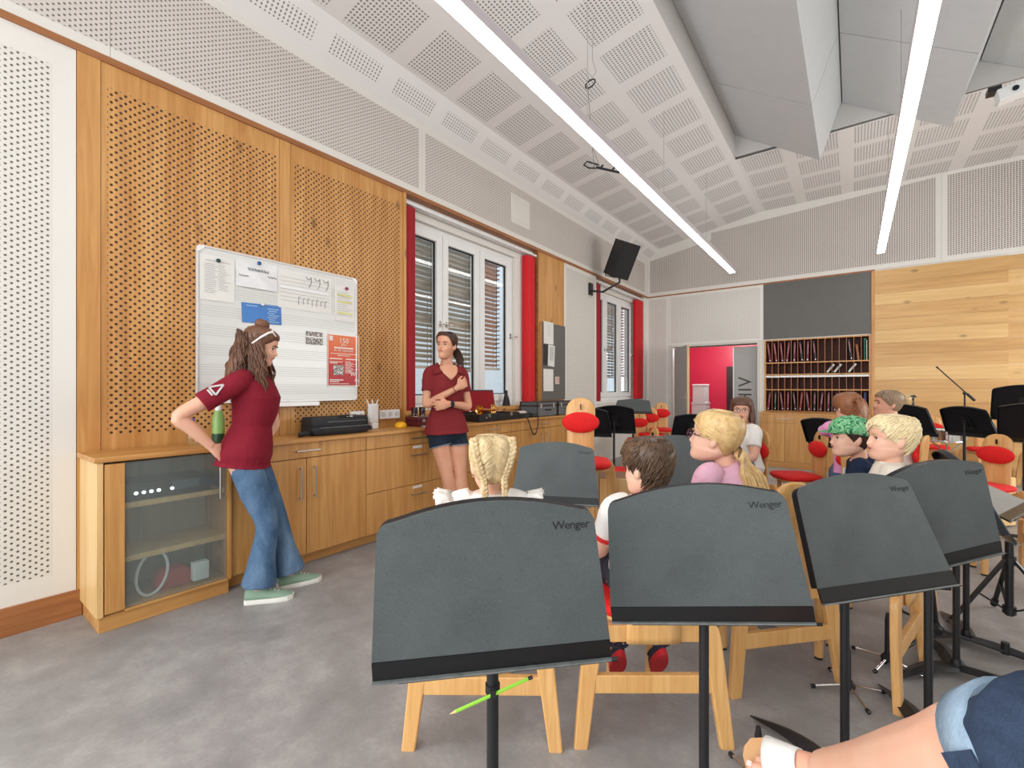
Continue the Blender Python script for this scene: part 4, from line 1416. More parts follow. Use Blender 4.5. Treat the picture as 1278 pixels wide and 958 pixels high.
def stand(label, x, y, zb, yaw, tilt, roll=0.0, front=DESK, logo=True, hc=.295, hm=.328, blades=0.4, pole_px=0.0, group='dark grey music stands', pole_low=True):
    """(x, y, zb): bottom centre of the desk; the player sits on the local -Y side"""
    d = .13 * math.sin(tilt) + .045
    c, s = math.cos(yaw), math.sin(yaw)
    px, py = pole_px, d
    root = thing('music_stand', label, 'music stand', (x + c * px - s * py, y + s * px + c * py, 0), yaw, group)
    o = V((-px, -py, zb))
    u, n, v = V((1, 0, 0)), V((0, -1, 0)), V((0, math.sin(tilt), math.cos(tilt)))
    nn = V((0, -math.cos(tilt), math.sin(tilt)))
    u, v = u * math.cos(roll) + v * math.sin(roll), v * math.cos(roll) - u * math.sin(roll)
    P = lambda a, b, e=0: o + u * a + v * b + nn * e
    out = desk_outline(.254, .226, hc, hm)
    q = MB()
    q.prism([P(a, b, -.004) for a, b in out], nn * .003)
    q.cur = 1
    q.prism([P(a, b, -.001) for a, b in out], nn * .004)
    q.build('desk', [DESKB, front], root, bevel=.0012)
    # folded rim along the back of the desk
    q = MB()
    n_ = len(out)
    ins = desk_outline(.254, .226, hc, hm, .004)
    for i in range(1, n_):
        j = (i + 1) % n_
        q.loft([[P(*out[k], -.004), P(*ins[k], -.004), P(*ins[k], -.024), P(*out[k], -.024)] for k in (i, j)], True, False)
    q.build('rim', DESKB, root)
    q = MB(); q.prism([P(-.2545, -.0405, -.003), P(.2545, -.0405, -.003), P(.254, -.0005, -.003), P(-.254, -.0005, -.003)], nn * .0075); lg = q.build('ledge_lip', LEDGE, root, bevel=.001)
    q = MB(); q.prism([P(-.2555, -.041, -.003), P(.2555, -.041, -.003), P(.2545, -.041, .012), P(-.2555, -.041, .012)], v * -.0045); q.build('ledge_edge', LEDGEE, lg, bevel=.001)
    q = MB(); q.prism([P(-.20, -.0457, -.003), P(.272, -.0457, -.003), P(.268, -.0457, .010), P(-.20, -.0457, .010)], v * -.0025); q.build('ledge_extension', LEDGE, lg)
    # bracket and pole
    q = MB()
    q.prism([P(-.055, .06, -.004), P(.055, .06, -.004), P(.035, .20, -.004), P(-.035, .20, -.004)], nn * -.012)
    q.prism([P(-.02, .08, -.012), P(.02, .08, -.012), P(.02, .18, -.012), P(-.02, .18, -.012)], nn * -.03)
    q.build('bracket', BLACK, root, bevel=.003)
    zt = zb + .13 * math.cos(tilt)
    zm = zt - .10
    q = MB(); q.tube([(0, 0, zm - .02), (0, 0, zt)], .0095, 12); q.build('inner_pole', BLACK, root)
    q = MB(); q.tube([(0, 0, .03), (0, 0, zm)], .0132, 14); q.build('outer_pole', BLACK, root)
    q = MB(); q.tube([(0, 0, zm - .005), (0, 0, zm + .012)], .0142, 14); q.build('collar', BLACKG, root)
    q = MB(); q.lathe([(.022, .012), (.024, .03), (.017, .06)], n=14); q.build('base_hub', BLACK, root)
    for k in range(3):
        a = blades + k * 2 * PI / 3
        q = MB()
        rows = []
        for i in range(9):
            f = i / 8
            r = .012 + .33 * f
            w = .040 * (1 - f ** 2.6) + .003
            z = .030 + .022 * math.sin(PI * min(1, f * 1.05)) - .022 * f
            sw = .05 * f * f
            ctr = V((r * math.cos(a) - sw * math.sin(a), r * math.sin(a) + sw * math.cos(a), 0))
            t_ = V((-math.sin(a), math.cos(a), 0))
            rows.append([ctr + t_ * w + V((0, 0, z * .8)), ctr + V((0, 0, z + .010 * (1 - f))), ctr - t_ * w + V((0, 0, z * .8)), ctr + V((0, 0, max(.001, z * .8 - .014)))])
        q.loft(rows, True, False)
        q.build('foot_blade', BLACK, root, bevel=.002)
    if logo:
        b0 = hc - .038
        xl, yl = u, v
        o2 = P(.135, b0, .0034)
        text_obj('logo', 'Wenger', .026, LOGO, root, frame(o2, xl, yl), extrude=.0003, spacing=.9)
    return root


s1 = stand('nearest dark grey music stand with a green pencil clipped to its pole', 2.948, .757, .742, .735, -.10, .05, blades=2.2)
stand('second front-row dark grey music stand, right behind it sits the brown-haired boy', 3.246, 1.297, .715, .38, -.04, .13, blades=.9)
stand('third front-row dark grey music stand, its pole beside the bare leg', 3.645, 1.829, .709, .84, .36, .03, blades=1.66, pole_px=-.055)
stand('fourth dark grey music stand in the front row, standing behind the third one', 3.817, 2.211, .714, .815, .024, .13, blades=1.0)
stand('black music stand leaning left behind the fourth front stand, seen from its back', 4.04, 2.91, .715, 1.67, .431, .0, logo=False, blades=2.17, group='black stand backs')
stand('dark grey music stand in front of the girl with braids', 2.161, 2.29, .669, .438, .376)
stand('dark grey music stand between the brown-haired boy and the door', 2.74, 2.75, .70, .50, .28)
stand('dark grey music stand leaning behind the ponytail of the girl in pink', 2.90, 3.988, .645, 2.034, .511, logo=False, group='black stand backs')
stand('black music stand back in front of the wooden end wall, left of the microphone boom', 4.105, 6.88, .813, 2.40, .352, logo=False, group='black stand backs')
stand('black music stand back directly below the microphone boom', 4.60, 7.0, .812, 2.354, .44, logo=False, group='black stand backs')
stand('black music stand back at the right picture edge, higher of the two', 4.95, 6.75, 1.02, 2.75, .25, logo=False, group='black stand backs')
stand('black music stand back at the right picture edge, lower of the two', 4.83, 5.80, .87, 2.65, .35, logo=False, group='black stand backs')
stand('black music stand back above the empty chair beside the boy with the green cap', 3.36, 6.0, .70, 2.55, .5, logo=False, group='black stand backs')
stand('black music stand back near the grey door leaf', 1.86, 6.2, .68, 3.55, .45, logo=False, group='black stand backs')
stand('black music stand back beside the tall red-cushioned chair', 1.25, 5.15, .80, 3.55, .40, logo=False, group='black stand backs')
stand('second black music stand back half hidden beside the tall chair', 1.10, 4.80, .78, 3.45, .40, logo=False, group='black stand backs')
stand('flat-tilted grey music stand before the farther window', 1.12, 6.05, .98, .35, 1.05, logo=False)
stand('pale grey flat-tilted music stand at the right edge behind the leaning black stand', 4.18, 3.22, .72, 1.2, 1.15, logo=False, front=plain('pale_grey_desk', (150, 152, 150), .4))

# ---- pencil
t = thing('pencil', 'green pencil clipped to the pole of the nearest music stand', 'pencil')
px_, py_ = s1.location.x, s1.location.y
nrm = V((math.sin(.735), -math.cos(.735), 0))
pc = V((px_, py_, .640)) + nrm * .022
uu = V((math.cos(.735), math.sin(.735), 0))
dr_ = (uu * .93 + V((0, 0, .36))).normalized()
q = MB(); q.tube([pc - dr_ * .085, pc + dr_ * .082], .0038, 6, smooth=False); q.build('shaft', PENCIL, t)
q = MB(); q.tube([pc - dr_ * .085, pc - dr_ * .099], [.0038, .0008], 6); q.build('tip', plain('pencil_wood', (214, 176, 120), .6), t)
q = MB(); q.tube([pc + dr_ * .0825, pc + dr_ * .092], .004, 8); q.build('dark_cap', BLACKG, t)
q = MB(); q.tube([(0, 0, .632), (0, 0, .650)], .0165, 12); q.box((0, -.018, .641), (.012, .016, .016)); q.build('pencil_clip', RUBBER, s1)

# ================================================================ CHAIRS
def make_chair(name, label, raise_=0.0, group='beech chairs with red cushions'):
    t = thing(name, label, 'chair', group=group)
    z = raise_
    # seat board and cushion
    sh = [(.19 * math.copysign(abs(math.cos(a)) ** .55, math.cos(a)), .18 * math.copysign(abs(math.sin(a)) ** .55, math.sin(a)) + .0) for a in [2 * PI * i / 32 for i in range(32)]]
    q = MB(); q.loft([[(x * k * (1 + .08 * y), y * k, zz) for x, y in sh] for k, zz in ((.97, .425 + z), (1, .432 + z), (1, .440 + z), (.97, .444 + z))]); q.build('seat', BEECH, t)
    q = MB(); q.loft([[(x * k * 1.06, y * k * 1.05 + .012, zz) for x, y in sh] for k, zz in ((.96, .445 + z), (1, .455 + z), (1, .470 + z), (.95, .482 + z), (.75, .489 + z), (.3, .491 + z))]); q.build('seat_cushion', RED, t)
    # back plank
    prof = [(-.202, .375), (-.203, .44), (-.203, .475), (-.204, .53), (-.207, .62), (-.215, .74), (-.228, .86), (-.234, .90)]
    prof = spline(prof, 3)
    rows = []
    for y, zz in prof:
        f = max(0, (zz - .44) / .46)
        w = .098 - .006 * math.sin(PI * min(1, f * 1.3)) + .012 * f
        if zz > .80: w *= math.sqrt(max(.02, 1 - ((zz - .80) / .103) ** 2))
        rows.append([(-w, y, zz + z), (-w * .5, y - .004, zz + z), (0, y - .006, zz + z), (w * .5, y - .004, zz + z), (w, y, zz + z)])
    q = MB(); q.grid(rows); q.build('back_plank', BEECH, t, thick=.014)
    q = MB(); q.bb((-.0035, -.214, .815 + z), (.0035, -.196, .855 + z)); q.build('slot', plain('dark_slot', (30, 22, 16), .8), t)
    q = MB(); q.ball((0, -.186, .722 + z), (.136, .036, .077), 24, 12); q.build('back_cushion', RED, t)
    for s in (1, -1):
        # rear legs, splayed, with a rounded head
        q = MB()
        pth = spline([(s * .198, -.185, .445 + z), (s * .212, -.187, .40 + z * .9), (s * .236, -.192, .24 + z * .5), (s * .265, -.205, .0)], 3)
        rr = [.022, .030, .034, .035, .034, .033, .031, .029, .027, .025]
        q.loft([[V(p) + V((a * rr[i], b * .015 - .0 * i, 0)) for a, b in ((-1, -1), (1, -1), (1, 1), (-1, 1))] for i, p in enumerate(pth)], True, False)
        q.build('leg', BEECH, t, bevel=.006)
        q = MB(); q.tube([(s * .085, .12, .425 + z), (s * .085, .125, .012)], .020, 8, smooth=False); lg = q.build('leg', BEECH, t)
        q = MB(); q.tube([(s * .085, .125, .012), (s * .085, .125, .0)], .018, 8); q.build('foot_cap', RUBBER, lg)
    q = MB(); q.bar((-.215, -.193, .225 + z * .5), (.215, -.193, .225 + z * .5), .026, .066); q.build('stretcher', BEECH, t, bevel=.004)
    q = MB(); q.bar((-.19, -.182, .402 + z), (.19, -.182, .402 + z), .022, .06); q.bar((0, -.11, .415 + z), (0, .14, .415 + z), .05, .02); q.build('under_frame', BEECH, t, bevel=.003)
    return t


ch = make_chair('beech_chair', 'beech chair below the girl with braids, partly behind the nearest music stand')
ch.location = (2.37, 1.42, 0); ch.rotation_euler.z = .63
dup(ch, (2.86, 1.80, 0), .64, 'beech chair below the brown-haired boy with red shoes')
dup(ch, (3.19, 2.44, 0), .83, 'beech chair below the girl in pink, behind the second front stand')
dup(ch, (3.57, 2.70, 0), 1.335, 'beech chair below the blond boy, behind the third front stand')
dup(ch, (3.68, 3.415, 0), 1.335, 'beech chair below the boy with the green cap')
dup(ch, (3.13, 5.13, 0), 2.15, 'empty beech chair with red seat facing left, beside the boy with the green cap')
dup(ch, (4.43, 5.56, 0), 2.45, 'empty beech chair with red back cushion at the right edge')
dup(ch, (4.40, 4.62, 0), 1.75, 'beech chair of which only the red seat shows at the right edge')
dup(ch, (2.72, 4.66, 0), 2.35, 'beech chair below the woman with glasses near the door')
dup(ch, (3.84, 5.30, 0), 1.25, 'beech chair below the woman with sunglasses on her head')
dup(ch, (3.56, 4.78, 0), .1, 'beech chair below the child in pink behind the boy with the green cap')
dup(ch, (4.45, 8.85, 0), 3.0, 'empty red-cushioned chair in the last row, left below the microphone boom')
dup(ch, (5.02, 8.9, 0), 3.1, 'empty red-cushioned chair in the last row, right of the snare drum')
dup(ch, (5.60, 8.8, 0), 3.2, 'empty red-cushioned chair in the last row at the right picture edge')
dup(ch, (1.78, 4.42, 0), 2.3, 'empty beech chair behind the brown wooden box drum and the tall chair')
tall = make_chair('tall_chair', 'tall beech chair with big oval red back cushion before the flight cases', .33)
tall.location = (2.06, 2.80, 0); tall.rotation_euler.z = 3.64
lab = ['lowest of the stacked beech chairs beside the door', 'middle of the stacked beech chairs beside the door', 'topmost of the stacked beech chairs beside the door']
for k in range(3):
    dup(ch, (.80 + .13 * k, 7.15 + .16 * k, .012 + .075 * k), 3.55, lab[k], 'stacked beech chairs')

# wooden boxes and percussion
def cajon(label, loc, rot, size, mat=WOODZ):
    t = thing('cajon', label, 'drum', loc, rot, 'wooden box drums')
    w, d, h = size
    q = MB(); q.bb((-w / 2, -d / 2 + .006, .012), (w / 2, d / 2, h)); q.build('body', mat, t, bevel=.006)
    q = MB(); q.bb((-w / 2, -d / 2, .014), (w / 2, -d / 2 + .005, h - .002)); q.build('front_plate', WOODSIDE, t, bevel=.002)
    for x in (-1, 1):
        for y in (-1, 1):
            q = MB(); q.lathe([(.016, 0), (.016, .012)], (x * (w / 2 - .04), y * (d / 2 - .04), 0), 10); q.build('foot', RUBBER, t)


cajon('brown wooden box drum left of the brown-haired boy', (2.13, 3.28, 0), .5, (.30, .30, .64), wood('brown_box', 2, (150, 108, 80), (124, 86, 62), knots=False))
cajon('pale wooden box drum below the microphone boom', (4.50, 6.2, 0), .9, (.5, .34, .46), WOODSIDE)
t = thing('snare_drum', 'chrome snare drum on a stand between the music stand backs', 'drum', (4.47, 7.62, 0))
q = MB(); q.lathe([(.165, .66), (.165, .80)], n=32, caps=False); q.build('shell', CHROME, t)
q = MB(); q.lathe([(.170, .655), (.172, .66), (.172, .672), (.167, .674)], n=32, caps=False); q.lathe([(.167, .788), (.172, .79), (.172, .803), (.166, .806)], n=32, caps=False); q.build('hoop', CHROME, t)
q = MB(); q.lathe([(.164, .799), (.01, .8)], n=32); q.build('drum_head', FRAMEW, t)
for k in range(8):
    a = 2 * PI * k / 8
    q = MB(); q.tube([(.174 * math.cos(a), .174 * math.sin(a), .68), (.174 * math.cos(a), .174 * math.sin(a), .785)], .006, 6); q.build('lug', STEEL, t)
for k in range(3):
    a = 2 * PI * k / 3 + .4
    q = MB(); q.tube([(0, 0, .50), (.17 * math.cos(a), .17 * math.sin(a), .65)], .008, 6); q.build('arm', STEEL, t)
    q = MB(); q.tube([(0, 0, .28), (.24 * math.cos(a), .24 * math.sin(a), .012)], .009, 6); q.build('leg', STEEL, t)
q = MB(); q.tube([(0, 0, .22), (0, 0, .55)], .013, 10); q.build('pole', STEEL, t)


def tripod_parts(t, hub, reach, a0, mat=BLACK, zf=.012):
    for k in range(3):
        a = a0 + 2 * PI * k / 3
        e = V((reach * math.cos(a), reach * math.sin(a), zf))
        q = MB(); q.tube([(0, 0, hub), e], .009, 8); l_ = q.build('leg', mat, t)
        q = MB(); q.ball(e, .014, 10, 7); q.build('rubber_foot', RUBBER, l_)


def mic_stand(label, loc, h, boom=None, a0=0.3, top=None):
    t = thing('microphone_stand', label, 'microphone stand', loc)
    tripod_parts(t, .12, .30, a0)
    q = MB(); q.tube([(0, 0, .08), (0, 0, h)], .010, 10); q.build('pole', BLACK, t)
    q = MB(); q.tube([(0, 0, .10), (0, 0, .16)], .020, 12); q.build('hub', BLACK, t)
    if boom:
        a, b = V(boom[0]), V(boom[1])
        q = MB(); q.tube([a, b], .0075, 8); q.build('boom', BLACK, t)
        q = MB(); q.ball((0, 0, h), .022, 10, 7); q.build('clutch', BLACK, t)
        q = MB(); q.tube([b, b + (b - a).normalized() * -.12], .016, 10); q.build('counterweight', BLACK, t)
        q = MB(); q.tube([a, a + (a - b).normalized() * .03], [.008, .012], 8); q.build('microphone_clip', RUBBER, t)
    if top:
        q = MB(); q.lathe([(.03, 0), (.034, .012), (.012, .03)], (0, 0, h), 14); q.build('top_disc', BLACK, t)
    return t


mic_stand('black microphone boom stand before the wooden end wall', (4.73, 8.35, 0), 1.236, ((-.257, -.02, 1.568), (.096, .01, 1.14)))
mic_stand('thin black stand with a small top disc behind the woman with sunglasses', (4.14, 7.32, 0), 1.19, top=True)

# drum throne without its seat at the right edge
t = thing('tripod_base', 'black double-braced tripod base standing on the floor at the right edge', 'tripod', (4.24, 3.60, 0))
q = MB(); q.tube([(0, 0, .07), (0, 0, .47)], .018, 12); q.build('pole', BLACK, t)
for zz in (.10, .37):
    q = MB(); q.tube([(0, 0, zz - .02), (0, 0, zz + .02)], .028, 12); q.build('hub', BLACK, t)
for k in range(3):
    a = PI + .55 + 2 * PI * k / 3
    e = V((.30 * math.cos(a), .30 * math.sin(a), .014))
    mdl = V((.16 * math.cos(a), .16 * math.sin(a), .19))
    q = MB(); q.bar((.02 * math.cos(a), .02 * math.sin(a), .37), e, .02, .014); l_ = q.build('leg', BLACK, t, bevel=.002)
    q = MB(); q.bar((.02 * math.cos(a), .02 * math.sin(a), .10), mdl, .014, .008); q.build('brace', BLACK, t)
    q = MB(); q.tube([e - (e - V((0, 0, .37))).normalized() * .05, e], .016, 10); q.build('rubber_foot', RUBBER, l_)

# long low microphone stand with folded pole
t = thing('folded_boom_stand', 'black boom stand with long thin floor legs and tilted pole behind the front stands', 'microphone stand', (3.90, 3.14, 0))
for k, (ex, ey) in enumerate(((-.22, -.36), (.34, .06), (-.12, .34))):
    q = MB(); q.tube([(0, 0, .085), (ex, ey, .012)], .008, 8); l_ = q.build('leg', BLACK, t)
    q = MB(); q.ball((ex, ey, .014), .014, 10, 7); q.build('rubber_foot', RUBBER, l_)
q = MB(); q.ball((0, 0, .09), .032, 12, 8); q.tube([(.0, -.03, .09), (.0, -.055, .09)], .018, 10); q.build('hub', BLACK, t)
q = MB(); q.tube([(0, 0, .09), (-.02, -.03, .30), (-.05, -.02, .50)], .011, 10); q.build('pole', BLACK, t)
q = MB(); q.tube([(-.02, -.03, .30), (.05, .0, .30)], .010, 8); q.build('tension_lever', BLACK, t)
q = MB(); q.tube([(.25, .05, .02), (.25, .05, .075)], .016, 10); q.build('leg_clamp', BLACK, t)


def peg(label, loc, h, rot):
    t = thing('instrument_peg', label, 'instrument stand', loc, rot, 'small peg stands on the floor')
    q = MB(); q.tube([(0, 0, .03), (0, 0, h * .85), (0, 0, h)], [.012, .0115, .007], 12); q.build('peg', BLACK, t)
    q = MB(); q.lathe([(.026, .018), (.028, .03), (.016, .048)], n=14); q.build('hub', RUBBER, t)
    for k in range(4):
        a = k * PI / 2 + .3
        e = V((.145 * math.cos(a), .145 * math.sin(a), .010))
        q = MB(); q.tube([(.015 * math.cos(a), .015 * math.sin(a), .028), e], .0052, 8); l_ = q.build('leg', CHROME, t)
        q = MB(); q.tube([e * .9 + V((0, 0, .001)), e], .0085, 8); q.build('rubber_tip', RUBBER, l_)


peg('small black peg stand with chrome legs beside the rear leg of the pink girl\'s chair', (3.544, 2.436, 0), .20, .2)
peg('small black peg stand with chrome legs below the third front music stand', (3.693, 2.791, 0), .24, .9)
peg('small black peg stand beside the white sandal', (3.318, 1.655, 0), .21, .5)


# ================================================================ PEOPLE
def skin_mat(name, rgb, blush=0.10):
    k = NT(name)
    c = srgb(*rgb)
    d = (c[0] * .97, c[1] * (.90 - blush * .3), c[2] * (.86 - blush * .3), 1)
    col = k.ramp(k.noise(k.obj(), 9, 4), [(.35, d), (.65, c)])
    k.p.inputs['Subsurface Weight'].default_value = .12
    k.p.inputs['Subsurface Radius'].default_value = (.012, .005, .003)
    k.p.inputs['Subsurface Scale'].default_value = .6
    return k.fin(col, .5, spec=.35)


def hair_mat(name, light, dark, rough=.42, axis_scale=(90, 90, 9)):
    k = NT(name)
    a = k.noise(k.mapped(axis_scale), 1.6, 4, .6, .3)
    b = k.noise(k.mapped((7, 7, 5)), 1.0, 2)
    t = k.math('ADD', k.math('MULTIPLY', a, .6), k.math('MULTIPLY', b, .4))
    col = k.ramp(t, [(.36, srgb(*dark)), (.64, srgb(*light))])
    k.bump(a, .22, .002)
    return k.fin(col, rough, spec=.35)


def cloth(name, rgb, var=.10, wrinkle=.6, ws=9):
    k = NT(name)
    c = srgb(*rgb)
    n1 = k.noise(k.mapped((1, 1, .6)), ws, 4, .55, .7)
    n2 = k.noise(k.obj(), 500, 2)
    d = tuple(x * (1 - var) for x in c[:3]) + (1,)
    e = tuple(min(1, x * (1 + var)) for x in c[:3]) + (1,)
    k.bump(k.math('ADD', n1, k.math('MULTIPLY', n2, .05)), wrinkle, .03)
    return k.fin(k.ramp(n2, [(.3, d), (.7, e)]), .85, spec=.2)


def denim(name, rgb, fade):
    k = NT(name)
    n1 = k.noise(k.mapped((1, 1, .5)), 5, 4, .6, .6)
    n2 = k.noise(k.mapped((300, 300, 60)), 1.5, 2)
    n3 = k.noise(k.mapped((1, 1, .8)), 14, 4, .55, .8)
    t = k.math('ADD', k.math('MULTIPLY', n1, .75), k.math('MULTIPLY', n2, .25))
    k.bump(n3, .3, .03)
    return k.fin(k.ramp(t, [(.38, srgb(*rgb)), (.66, srgb(*fade))]), .85, spec=.2)


def fuse(q, voxel, smooth=2, factor=.5):
    """union all closed shapes in q into one smooth continuous surface"""
    me = q.mesh('tmp')
    bm = bmesh.new(); bm.from_mesh(me)
    bmesh.ops.recalc_face_normals(bm, faces=bm.faces)
    bm.to_mesh(me); bm.free()
    o = bpy.data.objects.new('tmp', me); COL.objects.link(o)
    r = o.modifiers.new('r', 'REMESH'); r.mode = 'VOXEL'; r.voxel_size = voxel; r.use_smooth_shade = True
    if smooth:
        s = o.modifiers.new('s', 'SMOOTH'); s.factor = factor; s.iterations = smooth
    dg = bpy.context.evaluated_depsgraph_get(); dg.update()
    m2 = bpy.data.meshes.new_from_object(o.evaluated_get(dg))
    bpy.data.objects.remove(o)
    return m2


def fused(name, q, mat, parent, voxel, smooth=2):
    me = fuse(q, voxel, smooth)
    me.materials.clear(); me.materials.append(mat)
    me.polygons.foreach_set('use_smooth', [True] * len(me.polygons))
    return link(name, me, parent)


# ---- head: half width, front and back per height (head-local metres, eye line at z = 0)
HT = [(-.116, .020, .070, .030), (-.110, .034, .084, .010), (-.098, .044, .091, -.015), (-.082, .052, .092, -.040), (-.064, .058, .088, -.058), (-.048, .062, .091, -.068),
      (-.028, .067, .090, -.078), (-.006, .071, .086, -.088), (.018, .0745, .091, -.095), (.045, .0765, .091, -.099), (.070, .0745, .081, -.095), (.090, .066, .060, -.080), (.104, .050, .034, -.056), (.112, .028, .010, -.028)]
HTS = spline(HT, 3)


def head_row(z):
    for a, b in zip(HTS[:-1], HTS[1:]):
        if a[0] <= z <= b[0]:
            t = (z - a[0]) / (b[0] - a[0])
            return [a[i] + (b[i] - a[i]) * t for i in range(4)]
    return HTS[0] if z < HTS[0][0] else HTS[-1]


def head_pt(z, az, off=0.0):
    """az 0 = face front, pi/2 = right ear"""
    _, w, f, b = head_row(z)
    cy = 0.0 if z > -.05 else (f + b) / 2 * min(1, (-.05 - z) / .05)
    c, s = math.cos(az), math.sin(az)
    ly = (f - cy) if c > 0 else (cy - b)
    e = .86
    x = (w + off) * math.copysign(abs(s) ** e, s)
    y = cy + (ly + off) * math.copysign(abs(c) ** e, c)
    return V((x, y, z + (off * max(0, (z - .04) / .07) if z > .04 else 0)))


def head_shapes(q, M, child=0.0, fem=0.0):
    N = 40
    rings = []
    for row in HTS:
        z = row[0]
        rg = []
        for k in range(N):
            p = head_pt(z, 2 * PI * k / N)
            for sx in (-1, 1):        # eye sockets, cheeks
                d = (p - V((sx * .032, .088, .0)))
                p = p + V((0, -.011, 0)) * math.exp(-(d.x ** 2 + d.z ** 2 * 1.6) / (2 * .0155 ** 2)) * (1 if p.y > .02 else 0)
                d = (p - V((sx * .040, .075, -.035)))
                p = p + V((sx * .003, .005, 0)) * math.exp(-(d.length_squared) / (2 * .020 ** 2))
            d = p - V((0, .09, -.052))
            if p.y > .03: p = p + V((0, .0045, 0)) * math.exp(-(d.x ** 2 / (2 * .020 ** 2) + d.z ** 2 / (2 * .010 ** 2)))
            if child and z < -.05: p = V((p.x * (1 + .10 * child), p.y, p.z * (1 - .06 * child)))
            if fem: p = V((p.x * (1 - (.05 + .13 * max(0, min(1, (-.02 - z) / .08))) * fem), p.y, p.z))
            rg.append(M @ p)
        rings.append(rg)
    q.loft(rings)
    ns = 1 - .25 * child
    q.loft([[M @ V((x, y, z)) for x, y in ((-w, yb), (w, yb), (w * .55, yf), (-w * .55, yf))] for z, w, yb, yf in ((.012, .008, .07, .091), (-.012, .010, .07, .091 + .011 * ns), (-.030, .015, .07, .091 + .021 * ns), (-.037, .015, .07, .091 + .016 * ns), (-.042, .009, .07, .090))])
    for s in (-1, 1):
        for zz, zc in ((.0098, .001), (-.0100, -.0015)):
            q.tube([M @ V((s * x, y, zc + zz * k)) for x, y, k in ((.017, .074, .2), (.024, .0775, .95), (.0315, .0780, 1.08), (.039, .0755, .95), (.046, .069, .2))], [.0026 * M.to_scale().x, .0036 * M.to_scale().x, .0038 * M.to_scale().x, .0036 * M.to_scale().x, .0026 * M.to_scale().x], 8)
        q.ball(M @ V((s * .074, -.008, -.010)), (.010, .018, .031), 10, 8, M.to_3x3().normalized() @ (rz(s * .35) @ rx(.15)))


def face_parts(root, M, iris=(70, 50, 36), brow=(70, 46, 30), lip=(176, 92, 84), smile=0.0, open_mouth=False, child=0.0):
    sc_ = M.to_scale().x
    for s in (-1, 1):
        q = MB(); q.ball(M @ V((s * .0315, .0682, -.001)), .0110 * sc_, 12, 8); e = q.build('eye', EYEW, root)
        q = MB(); q.ball(M @ V((s * .0315, .0728, -.0012)), .0076 * sc_, 10, 7); q.build('iris', plain('iris_%d' % iris[0], iris, .2), e)
        q = MB(); q.tube([M @ V((s * x, y, z)) for x, y, z in ((.019, .0790, .001), (.026, .0820, .0062), (.036, .0810, .0062), (.0445, .0750, .001))], [.001 * sc_, .002 * sc_, .002 * sc_, .001 * sc_], 6); q.build('upper_lash', LASH, e)
        q = MB(); q.tube([M @ V((s * x, y, z)) for x, y, z in ((.015, .0925, .017), (.026, .0925, .0225), (.038, .087, .023), (.048, .076, .018))], [.0022 * sc_, .003 * sc_, .0026 * sc_, .001 * sc_], 6); q.build('eyebrow', plain('brow_%d' % brow[0], brow, .7), root)
    lm = plain('lips_%d' % lip[0], lip, .45)
    q = MB()
    w = .022 + .005 * smile
    pts = [(-w, .0845, -.050 + .006 * smile), (-w * .5, .0925, -.0515), (0, .0950, -.0525), (w * .5, .0925, -.0515), (w, .0845, -.050 + .006 * smile)]
    q.tube([M @ V(p) for p in pts], [.0012 * sc_, .0042 * sc_, .0046 * sc_, .0042 * sc_, .0012 * sc_], 8)
    q.build('lips', lm, root)
    if open_mouth:
        q = MB(); q.ball(M @ V((0, .089, -.064)), (.015 * sc_, .006 * sc_, .012 * sc_), 12, 8, M.to_3x3().normalized()); q.build('open_mouth', plain('mouth_dark', (92, 30, 30), .5), root)


EYEW = plain('eye_white', (226, 224, 220), .25, var=.01)
LASH = plain('dark_lash', (40, 28, 24), .7)


def hand_shapes(q, wr, d, nrm, thumb, s=1.0, curl=.35, spread=.06):
    """wr wrist, d direction of the hand, nrm where the palm faces, thumb side direction"""
    d = V(d).normalized(); nrm = V(nrm); nrm = (nrm - d * nrm.dot(d)).normalized(); th = V(thumb); th = (th - d * th.dot(d) - nrm * th.dot(nrm)).normalized()
    wr = V(wr)
    N = 12
    rings = []
    for t, w, h in ((-.01, .024, .017), (.02, .032, .016), (.05, .040, .014), (.082, .041, .012), (.092, .038, .010)):
        c = wr + d * t * s
        rings.append([c + th * (w * s * math.cos(2 * PI * k / N)) + nrm * (h * s * math.sin(2 * PI * k / N)) for k in range(N)])
    q.loft(rings)
    for i, (x, L) in enumerate(((.031, .070), (.0105, .079), (-.0105, .073), (-.031, .057))):
        p = wr + d * (.080 * s) + th * (x * s)
        dd = (d + th * (spread * (1.5 - i))).normalized()
        pts = [p]; a = 0
        for L_ in (.45, .30, .25):
            a += curl * (1 + .15 * i)
            pts.append(pts[-1] + (dd * math.cos(a) + nrm * math.sin(a)) * (L * L_ * s))
        q.tube(pts, [.0092 * s, .0088 * s, .0080 * s, .0066 * s], 8)
    p = wr + d * (.028 * s) + th * (.026 * s)
    q.tube([p, p + (th * .75 + d * .6 + nrm * .25) * .030 * s, p + (th * .85 + d * 1.5 + nrm * .6) * .034 * s, p + (th * .8 + d * 2.2 + nrm * .9) * .036 * s], [.013 * s, .0115 * s, .0100 * s, .0075 * s], 8)


def ell(c, X, Y, rx_, ry_, N=24, e=.82):
    out = []
    for k in range(N):
        a = 2 * PI * k / N
        out.append(c + X * (rx_ * math.copysign(abs(math.cos(a)) ** e, math.cos(a))) + Y * (ry_ * math.copysign(abs(math.sin(a)) ** e, math.sin(a))))
    return out


